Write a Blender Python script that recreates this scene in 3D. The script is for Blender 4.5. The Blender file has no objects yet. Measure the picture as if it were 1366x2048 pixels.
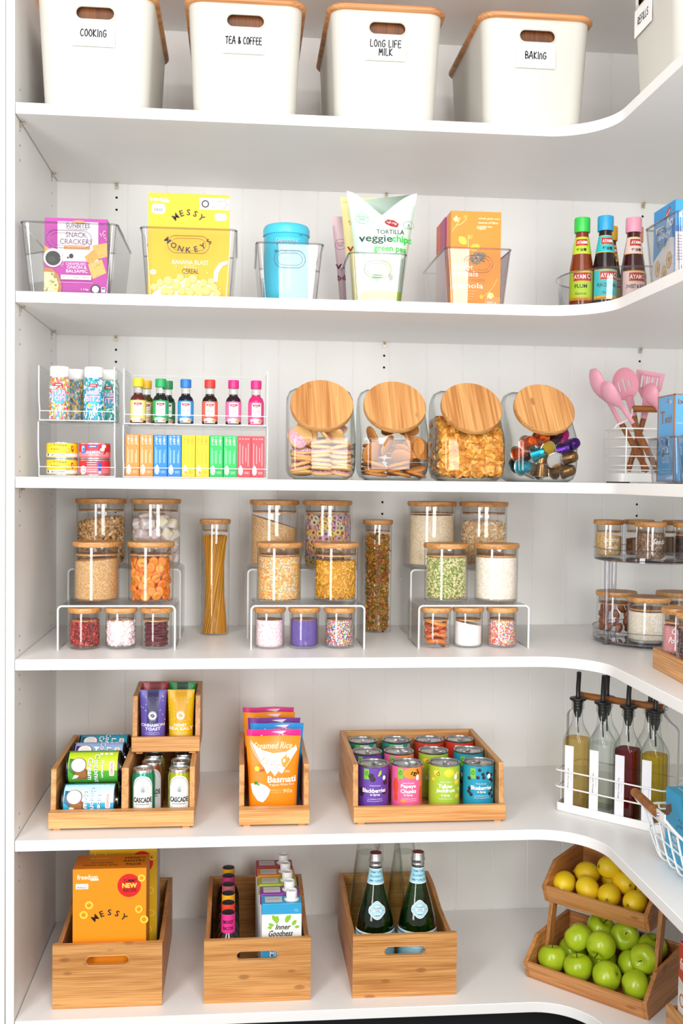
import bpy, bmesh, math, random
from mathutils import Vector, Matrix, Euler
S = bpy.context.scene
COL = S.collection
PI = math.pi
random.seed(7)

# ------------------------------------------------------------ camera
cam_d = bpy.data.cameras.new('camera')
cam = bpy.data.objects.new('camera', cam_d)
COL.objects.link(cam)
S.camera = cam
YAW, PIT, ROL = 0.09608, -0.03209, 0.01084
cam_d.sensor_fit = 'VERTICAL'
cam_d.sensor_height = 36.0
cam_d.sensor_width = 24.0
cam_d.lens = 2096.7 / 2048 * 36.0
cam_d.clip_start = 0.05
fw = Vector((math.sin(YAW), math.cos(YAW), 0))
rt = Vector((math.cos(YAW), -math.sin(YAW), 0))
up = Vector((0, 0, 1))
fw, up = fw * math.cos(PIT) + up * math.sin(PIT), up * math.cos(PIT) - fw * math.sin(PIT)
rt, up = rt * math.cos(ROL) + up * math.sin(ROL), up * math.cos(ROL) - rt * math.sin(ROL)
mw = Matrix((rt, up, -fw)).transposed().to_4x4()
mw.translation = Vector((0.48723, -2.32636, 1.32278))
cam.matrix_world = mw

# ------------------------------------------------------------ light
S.view_settings.view_transform = 'Standard'
S.view_settings.look = 'None'
S.view_settings.gamma = 1.0
S.view_settings.exposure = 0.05
S.cycles.max_bounces = 12
S.cycles.diffuse_bounces = 5
S.cycles.glossy_bounces = 4
S.cycles.transmission_bounces = 6
S.cycles.transparent_max_bounces = 28
S.cycles.caustics_reflective = False
S.cycles.caustics_refractive = False
S.cycles.use_denoising = True
wd = bpy.data.worlds.new('room_light')
S.world = wd
wd.use_nodes = True
wd.node_tree.nodes['Background'].inputs[0].default_value = (1.0, 0.972, 0.945, 1)
wd.node_tree.nodes['Background'].inputs[1].default_value = 0.55


def area(name, loc, target, sx, sy, power, col=(1, 1, 1)):
    d = bpy.data.lights.new(name, 'AREA')
    d.shape = 'RECTANGLE'
    d.size, d.size_y, d.energy, d.color = sx, sy, power, col
    o = bpy.data.objects.new(name, d)
    COL.objects.link(o)
    o.location = loc
    o.rotation_euler = (Vector(target) - Vector(loc)).to_track_quat('-Z', 'Y').to_euler()
    return o


area('strip_softbox', (-0.75, -2.30, 1.45), (0.5, 0.2, 1.35), 0.62, 2.3, 48)
area('window_light', (1.10, -2.75, 1.80), (0.75, 0.2, 1.65), 0.92, 1.7, 48, (1, 0.985, 0.96))
area('bounce_light', (0.45, -3.2, 3.5), (0.6, 0.3, 1.4), 2.6, 1.2, 40)


# ------------------------------------------------------------ materials
def lin(h):
    h = h.lstrip('#')
    c = [int(h[i:i + 2], 16) / 255 for i in (0, 2, 4)]
    return tuple(v / 12.92 if v <= 0.04045 else ((v + 0.055) / 1.055) ** 2.4 for v in c)


MATS = {}


def new_mat(name):
    m = bpy.data.materials.new(name)
    m.use_nodes = True
    return m, m.node_tree.nodes, m.node_tree.links


def M(hexc, rough=0.45, metal=0.0, spec=0.5):
    k = (hexc, rough, metal, spec)
    if k not in MATS:
        m, n, l = new_mat('colour_' + hexc.lstrip('#'))
        b = n['Principled BSDF']
        b.inputs['Base Color'].default_value = (*lin(hexc), 1)
        b.inputs['Roughness'].default_value = rough
        b.inputs['Metallic'].default_value = metal
        b.inputs['Specular IOR Level'].default_value = spec
        MATS[k] = m
    return MATS[k]


def clear(name, tint='#ffffff', edge='#b9c2c0', refl=1.0, power=2.2, rough=0.0):
    """thin clear sheet: see-through, tinted towards its edge, mirror-like at a grazing angle"""
    if name in MATS:
        return MATS[name]
    m, n, l = new_mat(name)
    n.remove(n['Principled BSDF'])
    lw = n.new('ShaderNodeLayerWeight')
    lw.inputs[0].default_value = 0.5
    p5 = n.new('ShaderNodeMath'); p5.operation = 'POWER'; p5.inputs[1].default_value = 5
    mu = n.new('ShaderNodeMath'); mu.operation = 'MULTIPLY_ADD'
    mu.inputs[1].default_value = 0.92 * refl; mu.inputs[2].default_value = 0.045 * refl
    p2 = n.new('ShaderNodeMath'); p2.operation = 'POWER'; p2.inputs[1].default_value = power
    mx = n.new('ShaderNodeMix'); mx.data_type = 'RGBA'
    mx.inputs[6].default_value = (*lin(tint), 1); mx.inputs[7].default_value = (*lin(edge), 1)
    t = n.new('ShaderNodeBsdfTransparent')
    g = n.new('ShaderNodeBsdfGlossy'); g.inputs['Roughness'].default_value = rough
    ms = n.new('ShaderNodeMixShader')
    l.new(lw.outputs['Facing'], p5.inputs[0]); l.new(p5.outputs[0], mu.inputs[0])
    l.new(lw.outputs['Facing'], p2.inputs[0]); l.new(p2.outputs[0], mx.inputs[0])
    l.new(mx.outputs[2], t.inputs[0]); l.new(mu.outputs[0], ms.inputs[0])
    l.new(t.outputs[0], ms.inputs[1]); l.new(g.outputs[0], ms.inputs[2])
    l.new(ms.outputs[0], n['Material Output'].inputs[0])
    MATS[name] = m
    return m


def bamboo(name, a='#dcA468', b='#b97c40', axis=0, rough=0.42, scale=1.0, knots=True, lam=0.022):
    """glued bamboo strips with fine grain along one axis and short dark knots"""
    if name in MATS:
        return MATS[name]
    m, n, l = new_mat(name)
    bs = n['Principled BSDF']; bs.inputs['Roughness'].default_value = rough
    tc = n.new('ShaderNodeTexCoord')
    oi = n.new('ShaderNodeObjectInfo')
    add = n.new('ShaderNodeVectorMath'); add.operation = 'ADD'
    rnd = n.new('ShaderNodeMath'); rnd.operation = 'MULTIPLY'; rnd.inputs[1].default_value = 7.0
    l.new(oi.outputs['Random'], rnd.inputs[0])
    l.new(tc.outputs['Object'], add.inputs[0]); l.new(rnd.outputs[0], add.inputs[1])
    def scaled(v):
        mp = n.new('ShaderNodeMapping'); mp.inputs['Scale'].default_value = v
        l.new(add.outputs[0], mp.inputs[0]); return mp
    ax = (axis,) if isinstance(axis, int) else axis
    fine = [9 * scale if k in ax else 420 * scale for k in range(3)]
    med = [3 * scale if k in ax else 60 * scale for k in range(3)]
    kn = [20 if k in ax else 46 for k in range(3)]
    nf = n.new('ShaderNodeTexNoise'); nf.inputs['Scale'].default_value = 1; nf.inputs['Detail'].default_value = 2
    l.new(scaled(fine).outputs[0], nf.inputs[0])
    nm = n.new('ShaderNodeTexNoise'); nm.inputs['Scale'].default_value = 1; nm.inputs['Detail'].default_value = 1
    l.new(scaled(med).outputs[0], nm.inputs[0])
    mix = n.new('ShaderNodeMath'); mix.operation = 'MULTIPLY_ADD'; mix.inputs[1].default_value = 0.55
    half = n.new('ShaderNodeMath'); half.operation = 'MULTIPLY'; half.inputs[1].default_value = 0.45
    l.new(nf.outputs[0], mix.inputs[0]); l.new(nm.outputs[0], half.inputs[0]); l.new(half.outputs[0], mix.inputs[2])
    r = n.new('ShaderNodeValToRGB')
    r.color_ramp.elements[0].position = 0.38; r.color_ramp.elements[0].color = (*lin(b), 1)
    r.color_ramp.elements[1].position = 0.60; r.color_ramp.elements[1].color = (*lin(a), 1)
    l.new(mix.outputs[0], r.inputs[0])
    out = r.outputs[0]
    if knots:
        vo = n.new('ShaderNodeTexVoronoi'); vo.inputs['Scale'].default_value = 0.55
        l.new(scaled(kn).outputs[0], vo.inputs[0])
        kr = n.new('ShaderNodeValToRGB')
        kr.color_ramp.elements[0].position = 0.10; kr.color_ramp.elements[0].color = (1, 1, 1, 1)
        kr.color_ramp.elements[1].position = 0.17; kr.color_ramp.elements[1].color = (0, 0, 0, 1)
        l.new(vo.outputs['Distance'], kr.inputs[0])
        kf = n.new('ShaderNodeMath'); kf.operation = 'MULTIPLY'
        l.new(kr.outputs[0], kf.inputs[0]); l.new(nf.outputs[0], kf.inputs[1])
        km = n.new('ShaderNodeMix'); km.data_type = 'RGBA'; km.inputs[7].default_value = (*lin('#7a4718'), 1)
        l.new(kf.outputs[0], km.inputs[0]); l.new(out, km.inputs[6]); out = km.outputs[2]
    l.new(out, bs.inputs['Base Color'])
    MATS[name] = m
    return m


def grain(name, cols, scale, rough=0.7, bump=0.4, stretch=(1, 1, 1), dist=0.0007):
    """packed grains: one random colour of the list per cell, rounded by a bump"""
    if name in MATS:
        return MATS[name]
    m, n, l = new_mat(name)
    bs = n['Principled BSDF']; bs.inputs['Roughness'].default_value = rough
    tc = n.new('ShaderNodeTexCoord')
    mp = n.new('ShaderNodeMapping'); mp.inputs['Scale'].default_value = stretch
    l.new(tc.outputs['Object'], mp.inputs[0])
    vo = n.new('ShaderNodeTexVoronoi'); vo.inputs['Scale'].default_value = scale
    l.new(mp.outputs[0], vo.inputs[0])
    sp = n.new('ShaderNodeSeparateColor'); l.new(vo.outputs['Color'], sp.inputs[0])
    r = n.new('ShaderNodeValToRGB'); r.color_ramp.interpolation = 'CONSTANT'
    e = r.color_ramp.elements
    while len(e) > 1:
        e.remove(e[0])
    for i, c in enumerate(cols):
        q = e[0] if i == 0 else e.new(i / len(cols))
        q.position = i / len(cols); q.color = (*lin(c), 1)
    l.new(sp.outputs[0], r.inputs[0]); l.new(r.outputs[0], bs.inputs['Base Color'])
    if bump:
        bp = n.new('ShaderNodeBump'); bp.inputs['Strength'].default_value = bump
        bp.inputs['Distance'].default_value = dist; bp.invert = True
        l.new(vo.outputs['Distance'], bp.inputs['Height']); l.new(bp.outputs[0], bs.inputs['Normal'])
    MATS[name] = m
    return m


def speckle(name, base, dots, scale, thr=0.18, rough=0.4, bump=0.0):
    """plain colour with small spots"""
    if name in MATS:
        return MATS[name]
    m, n, l = new_mat(name)
    bs = n['Principled BSDF']; bs.inputs['Roughness'].default_value = rough
    tc = n.new('ShaderNodeTexCoord')
    vo = n.new('ShaderNodeTexVoronoi'); vo.inputs['Scale'].default_value = scale
    l.new(tc.outputs['Object'], vo.inputs[0])
    r = n.new('ShaderNodeValToRGB')
    r.color_ramp.elements[0].position = thr * 0.6; r.color_ramp.elements[0].color = (*lin(dots), 1)
    r.color_ramp.elements[1].position = thr; r.color_ramp.elements[1].color = (*lin(base), 1)
    l.new(vo.outputs['Distance'], r.inputs[0]); l.new(r.outputs[0], bs.inputs['Base Color'])
    if bump:
        bp = n.new('ShaderNodeBump'); bp.inputs['Strength'].default_value = bump; bp.inputs['Distance'].default_value = 0.001
        l.new(vo.outputs['Distance'], bp.inputs['Height']); l.new(bp.outputs[0], bs.inputs['Normal'])
    MATS[name] = m
    return m


def fruit_skin(name, a, b, scale, rough, bump):
    if name in MATS:
        return MATS[name]
    m, n, l = new_mat(name)
    bs = n['Principled BSDF']; bs.inputs['Roughness'].default_value = rough
    tc = n.new('ShaderNodeTexCoord')
    no = n.new('ShaderNodeTexNoise'); no.inputs['Scale'].default_value = 22; no.inputs['Detail'].default_value = 3
    l.new(tc.outputs['Object'], no.inputs[0])
    r = n.new('ShaderNodeValToRGB')
    r.color_ramp.elements[0].position = 0.3; r.color_ramp.elements[0].color = (*lin(a), 1)
    r.color_ramp.elements[1].position = 0.7; r.color_ramp.elements[1].color = (*lin(b), 1)
    l.new(no.outputs[0], r.inputs[0]); l.new(r.outputs[0], bs.inputs['Base Color'])
    vo = n.new('ShaderNodeTexVoronoi'); vo.inputs['Scale'].default_value = scale
    l.new(tc.outputs['Object'], vo.inputs[0])
    bp = n.new('ShaderNodeBump'); bp.inputs['Strength'].default_value = bump; bp.inputs['Distance'].default_value = 0.0006
    l.new(vo.outputs['Distance'], bp.inputs['Height']); l.new(bp.outputs[0], bs.inputs['Normal'])
    MATS[name] = m
    return m


MELAMINE = M('#f0efed', 0.38)
WALLP = M('#f6f6f4', 0.5)
JARGLASS = clear('jar_glass', '#ffffff', '#ccd4d0', 1.7, 5.0)
COOKIEGLASS = clear('cookie_jar_glass', '#fdfefd', '#667a72', 1.0, 2.4)
ACRYL = clear('clear_acrylic', '#fbfbfb', '#b4b4b6', 1.8, 3.0)
ORGAN = clear('organiser_acrylic', '#ffffff', '#eceef0', 0.3, 3.0)
ACRYL_RIM = clear('acrylic_rim', '#e6e5e8', '#a5a4aa', 2.6, 1.6)


def frosted(name, amount):
    """polished cut edge of clear sheet: half see-through, half bright"""
    m, n, l = new_mat(name)
    t = n.new('ShaderNodeBsdfTransparent'); ms = n.new('ShaderNodeMixShader'); ms.inputs[0].default_value = amount
    n['Principled BSDF'].inputs['Base Color'].default_value = (.93, .93, .94, 1)
    l.new(t.outputs[0], ms.inputs[1]); l.new(n['Principled BSDF'].outputs[0], ms.inputs[2])
    l.new(ms.outputs[0], n['Material Output'].inputs[0])
    return m


ACRYL_EDGE = frosted('polished_acrylic_edge', .55)
BOTTLEGLASS = clear('bottle_glass', '#fbfdfc', '#93a39c', .9, 3.0)
STEEL = M('#c9cacb', 0.28, 1.0)
BAMX = bamboo('bamboo_across', '#e2ab6e', '#bf8044', 0)
CRATEW = bamboo('crate_bamboo', '#d59d5e', '#ad7138', 0)
BAMZ = bamboo('bamboo_upright', '#dba468', '#b57a40', 2)
BAMY = bamboo('bamboo_lengthwise', '#dba468', '#b67c42', 1)
LIDW = bamboo('bamboo_lid', '#d6a064', '#b1763c', 0, scale=0.7, knots=False)
LIDTOP = bamboo('bamboo_lid_top', '#d9a264', '#ae7038', (1, 2), scale=0.5)
ACACIA = bamboo('brown_wood', '#a8682e', '#7c4a1c', 0, knots=False)
WOODZ = bamboo('brown_wood_upright', '#ad6a35', '#84491d', 2, knots=False)
SEAL = clear('silicone_seal', '#f2efeb', '#d5d0ca', 0.8, 1.5)
WIRE = M('#f3f3f1', 0.35)


# ------------------------------------------------------------ geometry helpers
def rrect(w, d, r, n=5):
    """rounded rectangle outline, counter-clockwise"""
    r = min(r, w / 2 - 1e-5, d / 2 - 1e-5)
    pts = []
    for cx, cy, a in ((w / 2 - r, -d / 2 + r, -PI / 2), (w / 2 - r, d / 2 - r, 0), (-w / 2 + r, d / 2 - r, PI / 2), (-w / 2 + r, -d / 2 + r, PI)):
        for i in range(n + 1):
            t = a + PI / 2 * i / n
            pts.append((cx + r * math.cos(t), cy + r * math.sin(t)))
    return pts


def circle(r, n=32, cx=0, cy=0):
    return [(cx + r * math.cos(2 * PI * i / n), cy + r * math.sin(2 * PI * i / n)) for i in range(n)]


def stadium(w, h, n=8):
    return rrect(w, h, h / 2 - 1e-4, n)


class B:
    """collects shapes and links them as ONE mesh object"""
    def __init__(s):
        s.bm = bmesh.new(); s.uses = 0

    def face(s, vs, mi=0):
        try:
            f = s.bm.faces.new(vs); f.material_index = mi; return f
        except ValueError:
            return None

    def loft(s, secs, mi=0, cap0=True, cap1=True, closed=True):
        rows = [[s.bm.verts.new(p) for p in sec] for sec in secs]
        n = len(rows[0])
        for a, b in zip(rows, rows[1:]):
            for i in range(n if closed else n - 1):
                j = (i + 1) % n
                s.face((a[i], a[j], b[j], b[i]), mi)
        if cap0: s.face(rows[0][::-1], mi)
        if cap1: s.face(rows[-1], mi)
        return s

    def box(s, x0, y0, z0, x1, y1, z1, mi=0):
        q = [(x0, y0), (x1, y0), (x1, y1), (x0, y1)]
        return s.loft([[(x, y, z0) for x, y in q], [(x, y, z1) for x, y in q]], mi)

    def lathe(s, prof, seg=40, mi=0, c=(0, 0)):
        rows = []
        for r, z in prof:
            rows.append([s.bm.verts.new((c[0], c[1], z))] if r < 1e-6 else [s.bm.verts.new((c[0] + r * math.cos(2 * PI * i / seg), c[1] + r * math.sin(2 * PI * i / seg), z)) for i in range(seg)])
        for a, b in zip(rows, rows[1:]):
            for i in range(seg):
                j = (i + 1) % seg
                if len(a) == 1 and len(b) == 1: break
                if len(a) == 1: s.face((a[0], b[j], b[i]), mi)
                elif len(b) == 1: s.face((a[i], a[j], b[0]), mi)
                else: s.face((a[i], a[j], b[j], b[i]), mi)
        return s

    def prism(s, poly, f, t0, t1, mi=0):
        """2D outline carried by f(a, b, t) from t0 to t1"""
        return s.loft([[f(a, b, t0) for a, b in poly], [f(a, b, t1) for a, b in poly]], mi)

    def tube(s, path, r, seg=8, mi=0, closed=False):
        P_ = [Vector(p) for p in path]
        n = len(P_); secs = []; prev = None
        for i in range(n):
            if closed: d = P_[(i + 1) % n] - P_[i - 1]
            else: d = P_[min(i + 1, n - 1)] - P_[max(i - 1, 0)]
            d.normalize()
            if prev is None:
                a = Vector((0, 0, 1)) if abs(d.z) < 0.9 else Vector((1, 0, 0))
                u = d.cross(a).normalized()
            else:
                u = (prev - d * prev.dot(d)).normalized()
            prev = u; v = d.cross(u)
            secs.append([tuple(P_[i] + (u * math.cos(2 * PI * k / seg) + v * math.sin(2 * PI * k / seg)) * r) for k in range(seg)])
        if closed: secs.append(secs[0])
        return s.loft(secs, mi, not closed, not closed)

    def ball(s, c, rx, ry=None, rz=None, seg=20, rings=12, mi=0):
        ry = ry or rx; rz = rz or rx
        prof = [(math.sin(PI * i / rings), -math.cos(PI * i / rings)) for i in range(rings + 1)]
        rows = []
        for r, z in prof:
            rows.append([s.bm.verts.new((c[0], c[1], c[2] + z * rz))] if r < 1e-6 else [s.bm.verts.new((c[0] + rx * r * math.cos(2 * PI * i / seg), c[1] + ry * r * math.sin(2 * PI * i / seg), c[2] + z * rz)) for i in range(seg)])
        for a, b in zip(rows, rows[1:]):
            for i in range(seg):
                j = (i + 1) % seg
                if len(a) == 1: s.face((a[0], b[j], b[i]), mi)
                elif len(b) == 1: s.face((a[i], a[j], b[0]), mi)
                else: s.face((a[i], a[j], b[j], b[i]), mi)
        return s

    def done(s, name, mats, parent=None, loc=None, bevel=0.0, segs=2, smooth=38, rot=None, even=False):
        bmesh.ops.remove_doubles(s.bm, verts=s.bm.verts, dist=1e-6)
        bmesh.ops.recalc_face_normals(s.bm, faces=s.bm.faces)
        me = bpy.data.meshes.new(name)
        s.bm.to_mesh(me); s.bm.free()
        for m in (mats if isinstance(mats, (list, tuple)) else [mats]):
            me.materials.append(m)
        for p in me.polygons: p.use_smooth = True
        me.set_sharp_from_angle(angle=math.radians(smooth))
        o = bpy.data.objects.new(name, me)
        COL.objects.link(o)
        if parent: o.parent = parent
        if loc: o.location = loc
        if rot: o.rotation_euler = rot
        if bevel:
            md = o.modifiers.new('edge', 'BEVEL'); md.width = bevel; md.segments = segs; md.limit_method = 'ANGLE'
            md.angle_limit = math.radians(40)
        if even:
            md = o.modifiers.new('even_shading', 'WEIGHTED_NORMAL'); md.keep_sharp = True; md.weight = 100
        return o


def tag(o, label=None, cat=None, group=None, kind=None):
    if label: o['label'] = label
    if cat: o['category'] = cat
    if group: o['group'] = group
    if kind: o['kind'] = kind
    return o


def thing(name, label, cat, loc=(0, 0, 0), rz=0.0, group=None, rot=None):
    o = bpy.data.objects.new(name, None)
    COL.objects.link(o)
    o.empty_display_size = 0.02
    o.location = loc
    o.rotation_euler = rot if rot else (0, 0, rz)
    return tag(o, label, cat, group)


KIDS = {}


def dup(root, loc, rz=None, label=None, group=None, rot=None):
    """a copy of a thing with copies of its parts and sub-parts"""
    r = root.copy(); COL.objects.link(r); r.location = loc
    if rz is not None: r.rotation_euler = (0, 0, rz)
    if rot is not None: r.rotation_euler = rot
    if label: r['label'] = label
    if group: r['group'] = group
    for ch in list(root.children):
        c = ch.copy(); COL.objects.link(c); c.parent = r
        for g in list(ch.children):
            d = g.copy(); COL.objects.link(d); d.parent = c
    return r


def cut(o, cutters):
    """subtract closed cutter meshes, keep the result as o's own mesh"""
    for c in cutters:
        md = o.modifiers.new('cut', 'BOOLEAN'); md.operation = 'DIFFERENCE'; md.object = c; md.solver = 'EXACT'
    dg = bpy.context.evaluated_depsgraph_get()
    me = bpy.data.meshes.new_from_object(o.evaluated_get(dg))
    o.modifiers.clear()
    o.data = me
    for c in cutters:
        bpy.data.objects.remove(c)


# ------------------------------------------------------------ printing: lettering, shapes and marks laid on a surface
TXT = {}


def text2d(s, off=0.0):
    k = (s, off)
    if k not in TXT:
        cu = bpy.data.curves.new('lettering', 'FONT')
        cu.body = s; cu.size = 1.0; cu.resolution_u = 2; cu.offset = off; cu.align_x = 'LEFT'
        o = bpy.data.objects.new('lettering', cu)
        COL.objects.link(o)
        me = bpy.data.meshes.new_from_object(o)
        V = [(v.co.x, v.co.y) for v in me.vertices]
        Fc = [tuple(p.vertices) for p in me.polygons]
        bpy.data.objects.remove(o); bpy.data.meshes.remove(me)
        if not V: V, Fc = [(0, 0), (1, 0), (1, 1)], []
        x0 = min(v[0] for v in V); x1 = max(v[0] for v in V); y0 = min(v[1] for v in V); y1 = max(v[1] for v in V)
        TXT[k] = ([((x - x0) / max(x1 - x0, 1e-6) - 0.5, (y - y0) / max(y1 - y0, 1e-6) - 0.5) for x, y in V], Fc, (x1 - x0) / max(y1 - y0, 1e-6))
    return TXT[k]


HAND = {
    'A': [[(0, 0), (.42, 1), (.55, .95), (.8, 0)], [(.18, .36), (.7, .4)]], 'B': [[(.08, 0), (.1, 1), (.5, .92), (.52, .62), (.12, .52), (.62, .4), (.6, .1), (.08, 0)]],
    'C': [[(.62, .88), (.4, 1), (.12, .72), (.08, .3), (.3, 0), (.62, .14)]], 'E': [[(.6, .98), (.12, .96), (.08, .02), (.6, .04)], [(.1, .52), (.52, .54)]],
    'F': [[(.6, .98), (.12, .95), (.08, 0)], [(.1, .5), (.5, .53)]], 'G': [[(.64, .86), (.42, 1), (.12, .7), (.1, .25), (.36, 0), (.66, .2), (.66, .46), (.4, .46)]],
    'I': [[(.14, 1), (.12, 0)]], 'K': [[(.1, 1), (.1, 0)], [(.62, .98), (.12, .45), (.64, .02)]], 'L': [[(.12, 1), (.1, .02), (.56, .06)]],
    'M': [[(.06, 0), (.16, 1), (.42, .3), (.7, 1), (.8, 0)]], 'N': [[(.08, 0), (.12, .66), (.3, .8), (.52, .66), (.56, 0)]],
    'O': [[(.38, 1), (.1, .7), (.1, .26), (.36, 0), (.64, .28), (.62, .74), (.38, 1)]], 'R': [[(.1, 0), (.12, 1), (.56, .84), (.5, .56), (.14, .48), (.62, 0)]],
    'S': [[(.58, .9), (.34, 1), (.12, .8), (.3, .54), (.58, .3), (.42, .02), (.08, .12)]], 'T': [[(0, .96), (.66, 1)], [(.34, .98), (.3, 0)]],
    '&': [[(.7, .1), (.2, .76), (.36, 1), (.5, .78), (.12, .28), (.3, 0), (.66, .42)]]}


def ribbon(pts, w):
    V, Fc = [], []
    n = len(pts)
    for i, (x, y) in enumerate(pts):
        a = pts[max(i - 1, 0)]; b = pts[min(i + 1, n - 1)]
        dx, dy = b[0] - a[0], b[1] - a[1]; q = math.hypot(dx, dy) or 1
        V += [(x - dy / q * w / 2, y + dx / q * w / 2), (x + dy / q * w / 2, y - dx / q * w / 2)]
        if i: Fc.append((2 * i - 2, 2 * i - 1, 2 * i + 1, 2 * i))
    for e in (pts[0], pts[-1]):
        k = len(V)
        V += [(e[0] + w / 2 * math.cos(PI * j / 4), e[1] + w / 2 * math.sin(PI * j / 4)) for j in range(8)]
        Fc.append(tuple(range(k, k + 8)))
    return V, Fc


def spline(pts, n=5):
    if len(pts) < 3: return pts
    out = []
    for i in range(len(pts) - 1):
        p0 = pts[max(i - 1, 0)]; p1 = pts[i]; p2 = pts[i + 1]; p3 = pts[min(i + 2, len(pts) - 1)]
        for k in range(n):
            t = k / n
            out.append(tuple(0.5 * (2 * p1[j] + (p2[j] - p0[j]) * t + (2 * p0[j] - 5 * p1[j] + 4 * p2[j] - p3[j]) * t * t + (3 * p1[j] - p0[j] - 3 * p2[j] + p3[j]) * t ** 3) for j in range(len(p1))))
    return out + [pts[-1]]


def shape2d(it):
    k = it[0]
    if k == 'r':      # rectangle: cx cy w h colour
        _, x, y, w, h, c = it[:6]
        return [(x - w / 2, y - h / 2), (x + w / 2, y - h / 2), (x + w / 2, y + h / 2), (x - w / 2, y + h / 2)], [(0, 1, 2, 3)], c
    if k == 'rr':     # rounded rectangle: cx cy w h radius colour
        _, x, y, w, h, r, c = it
        V = [(x + a, y + b) for a, b in rrect(w, h, r, 4)]
        return V, [tuple(range(len(V)))], c
    if k == 'e':      # ellipse: cx cy rx ry colour
        _, x, y, a, b, c = it
        return [(x + a * math.cos(2 * PI * i / 28), y + b * math.sin(2 * PI * i / 28)) for i in range(28)], [tuple(range(28))], c
    if k == 'ring':   # ring: cx cy rx ry width colour
        _, x, y, a, b, w, c = it
        V = []
        for i in range(32):
            t = 2 * PI * i / 32; V += [(x + a * math.cos(t), y + b * math.sin(t)), (x + (a - w) * math.cos(t), y + (b - w) * math.sin(t))]
        return V, [(2 * i, (2 * i + 2) % 64, (2 * i + 3) % 64, 2 * i + 1) for i in range(32)], c
    if k == 'p':      # polygon
        return list(it[1]), [tuple(range(len(it[1])))], it[2]
    if k == 'l':      # stroke: points width colour
        V, Fc = ribbon(spline(it[1]), it[2])
        return V, Fc, it[3]
    if k == 't':      # lettering fitted into a box: text cx cy w h colour [weight] [shear] [turn]
        _, s, x, y, w, h, c = it[:7]
        off = it[7] if len(it) > 7 else 0.0; sh = it[8] if len(it) > 8 else 0.0; tn = it[9] if len(it) > 9 else 0.0
        V, Fc, asp = text2d(s, off)
        if not w: w = h * asp
        ct, st = math.cos(tn), math.sin(tn)
        Q = [(a * w + b * h * sh, b * h) for a, b in V]
        return [(x + a * ct - b * st, y + a * st + b * ct) for a, b in Q], Fc, c
    if k == 'ta':     # lettering along an arc: text cx cy R from to height colour weight
        _, s, x, y, R, a0, a1, h, c, off = it
        V, Fc = [], []
        for i, ch in enumerate(s):
            if ch == ' ': continue
            t = a0 + (a1 - a0) * (i + 0.5) / len(s)
            v, f, asp = text2d(ch, off)
            k0 = len(V); sgn = -1 if a1 > a0 else 1
            ux, uy = math.sin(t) * sgn, -math.cos(t) * sgn; rx, ry = math.cos(t) * sgn, math.sin(t) * sgn
            V += [(x + R * math.cos(t) + a * h * asp * ux + b * h * rx, y + R * math.sin(t) + a * h * asp * uy + b * h * ry) for a, b in v]
            Fc += [tuple(j + k0 for j in q) for q in f]
        return V, Fc, c
    if k == 'h':      # hand lettering: text cx cy w h colour stroke
        _, s, x, y, w, h, c, sw = it
        adv = 0; strokes = []
        for ch in s:
            if ch == ' ': adv += .5; continue
            for st in HAND[ch]: strokes.append([(p[0] + adv, p[1]) for p in st])
            adv += max(p[0] for st in HAND[ch] for p in st) + .24
        adv -= .24
        V, Fc = [], []
        for st in strokes:
            v, f = ribbon(spline([(x + (p[0] / adv - .5) * w, y + (p[1] - .5) * h) for p in st], 4), sw)
            k0 = len(V); V += v; Fc += [tuple(j + k0 for j in q) for q in f]
        return V, Fc, c
    raise ValueError(k)


def art(parent, items, f, name='front_print', cell=0.0, celly=0.0, step=5e-5, base=1.5e-4, rough=0.45, vmin=None):
    """flat artwork carried onto a surface by f(u, v, lift); one mesh, one material slot per colour"""
    V, Fc, mi, cols = [], [], [], []
    for i, it in enumerate(items):
        v2, f2, c = shape2d(it)
        if vmin is not None: v2 = [(p, max(q, vmin)) for p, q in v2]
        if cell:
            bm = bmesh.new()
            vs = [bm.verts.new((a, b, 0)) for a, b in v2]
            for q in f2:
                try: bm.faces.new([vs[j] for j in q])
                except ValueError: pass
            x0 = min(a for a, b in v2); x1 = max(a for a, b in v2)
            for k in range(math.ceil(x0 / cell), math.floor(x1 / cell) + 1):
                bmesh.ops.bisect_plane(bm, geom=bm.verts[:] + bm.edges[:] + bm.faces[:], plane_co=(k * cell, 0, 0), plane_no=(1, 0, 0))
            if celly:
                y0 = min(b for a, b in v2); y1 = max(b for a, b in v2)
                for k in range(math.ceil(y0 / celly), math.floor(y1 / celly) + 1):
                    bmesh.ops.bisect_plane(bm, geom=bm.verts[:] + bm.edges[:] + bm.faces[:], plane_co=(0, k * celly, 0), plane_no=(0, 1, 0))
            bm.verts.index_update()
            v2 = [(w.co.x, w.co.y) for w in bm.verts]; f2 = [tuple(w.index for w in q.verts) for q in bm.faces]
            bm.free()
        k0 = len(V)
        if c not in cols: cols.append(c)
        V += [f(a, b, base + i * step) for a, b in v2]
        Fc += [tuple(j + k0 for j in q) for q in f2]; mi += [cols.index(c)] * len(f2)
    me = bpy.data.meshes.new(name)
    me.from_pydata([tuple(v) for v in V], [], Fc)
    for c in cols: me.materials.append(M(c, rough) if isinstance(c, str) else c)
    for p, k in zip(me.polygons, mi): p.material_index = k
    me.update()
    o = bpy.data.objects.new(name, me); COL.objects.link(o); o.parent = parent
    return o


def flat(y0, z0=0.0, x0=0.0):
    """artwork on a front face at y = y0"""
    return lambda u, v, d: (x0 + u, y0 - d, z0 + v)


def onleft(x0, yc, z0=0.0):
    """artwork on the face that looks towards -x"""
    return lambda u, v, d: (x0 - d, yc - u, z0 + v)


def ontop(z0, x0=0.0, y0=0.0):
    return lambda u, v, d: (x0 + u, y0 + v, z0 + d)


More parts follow.
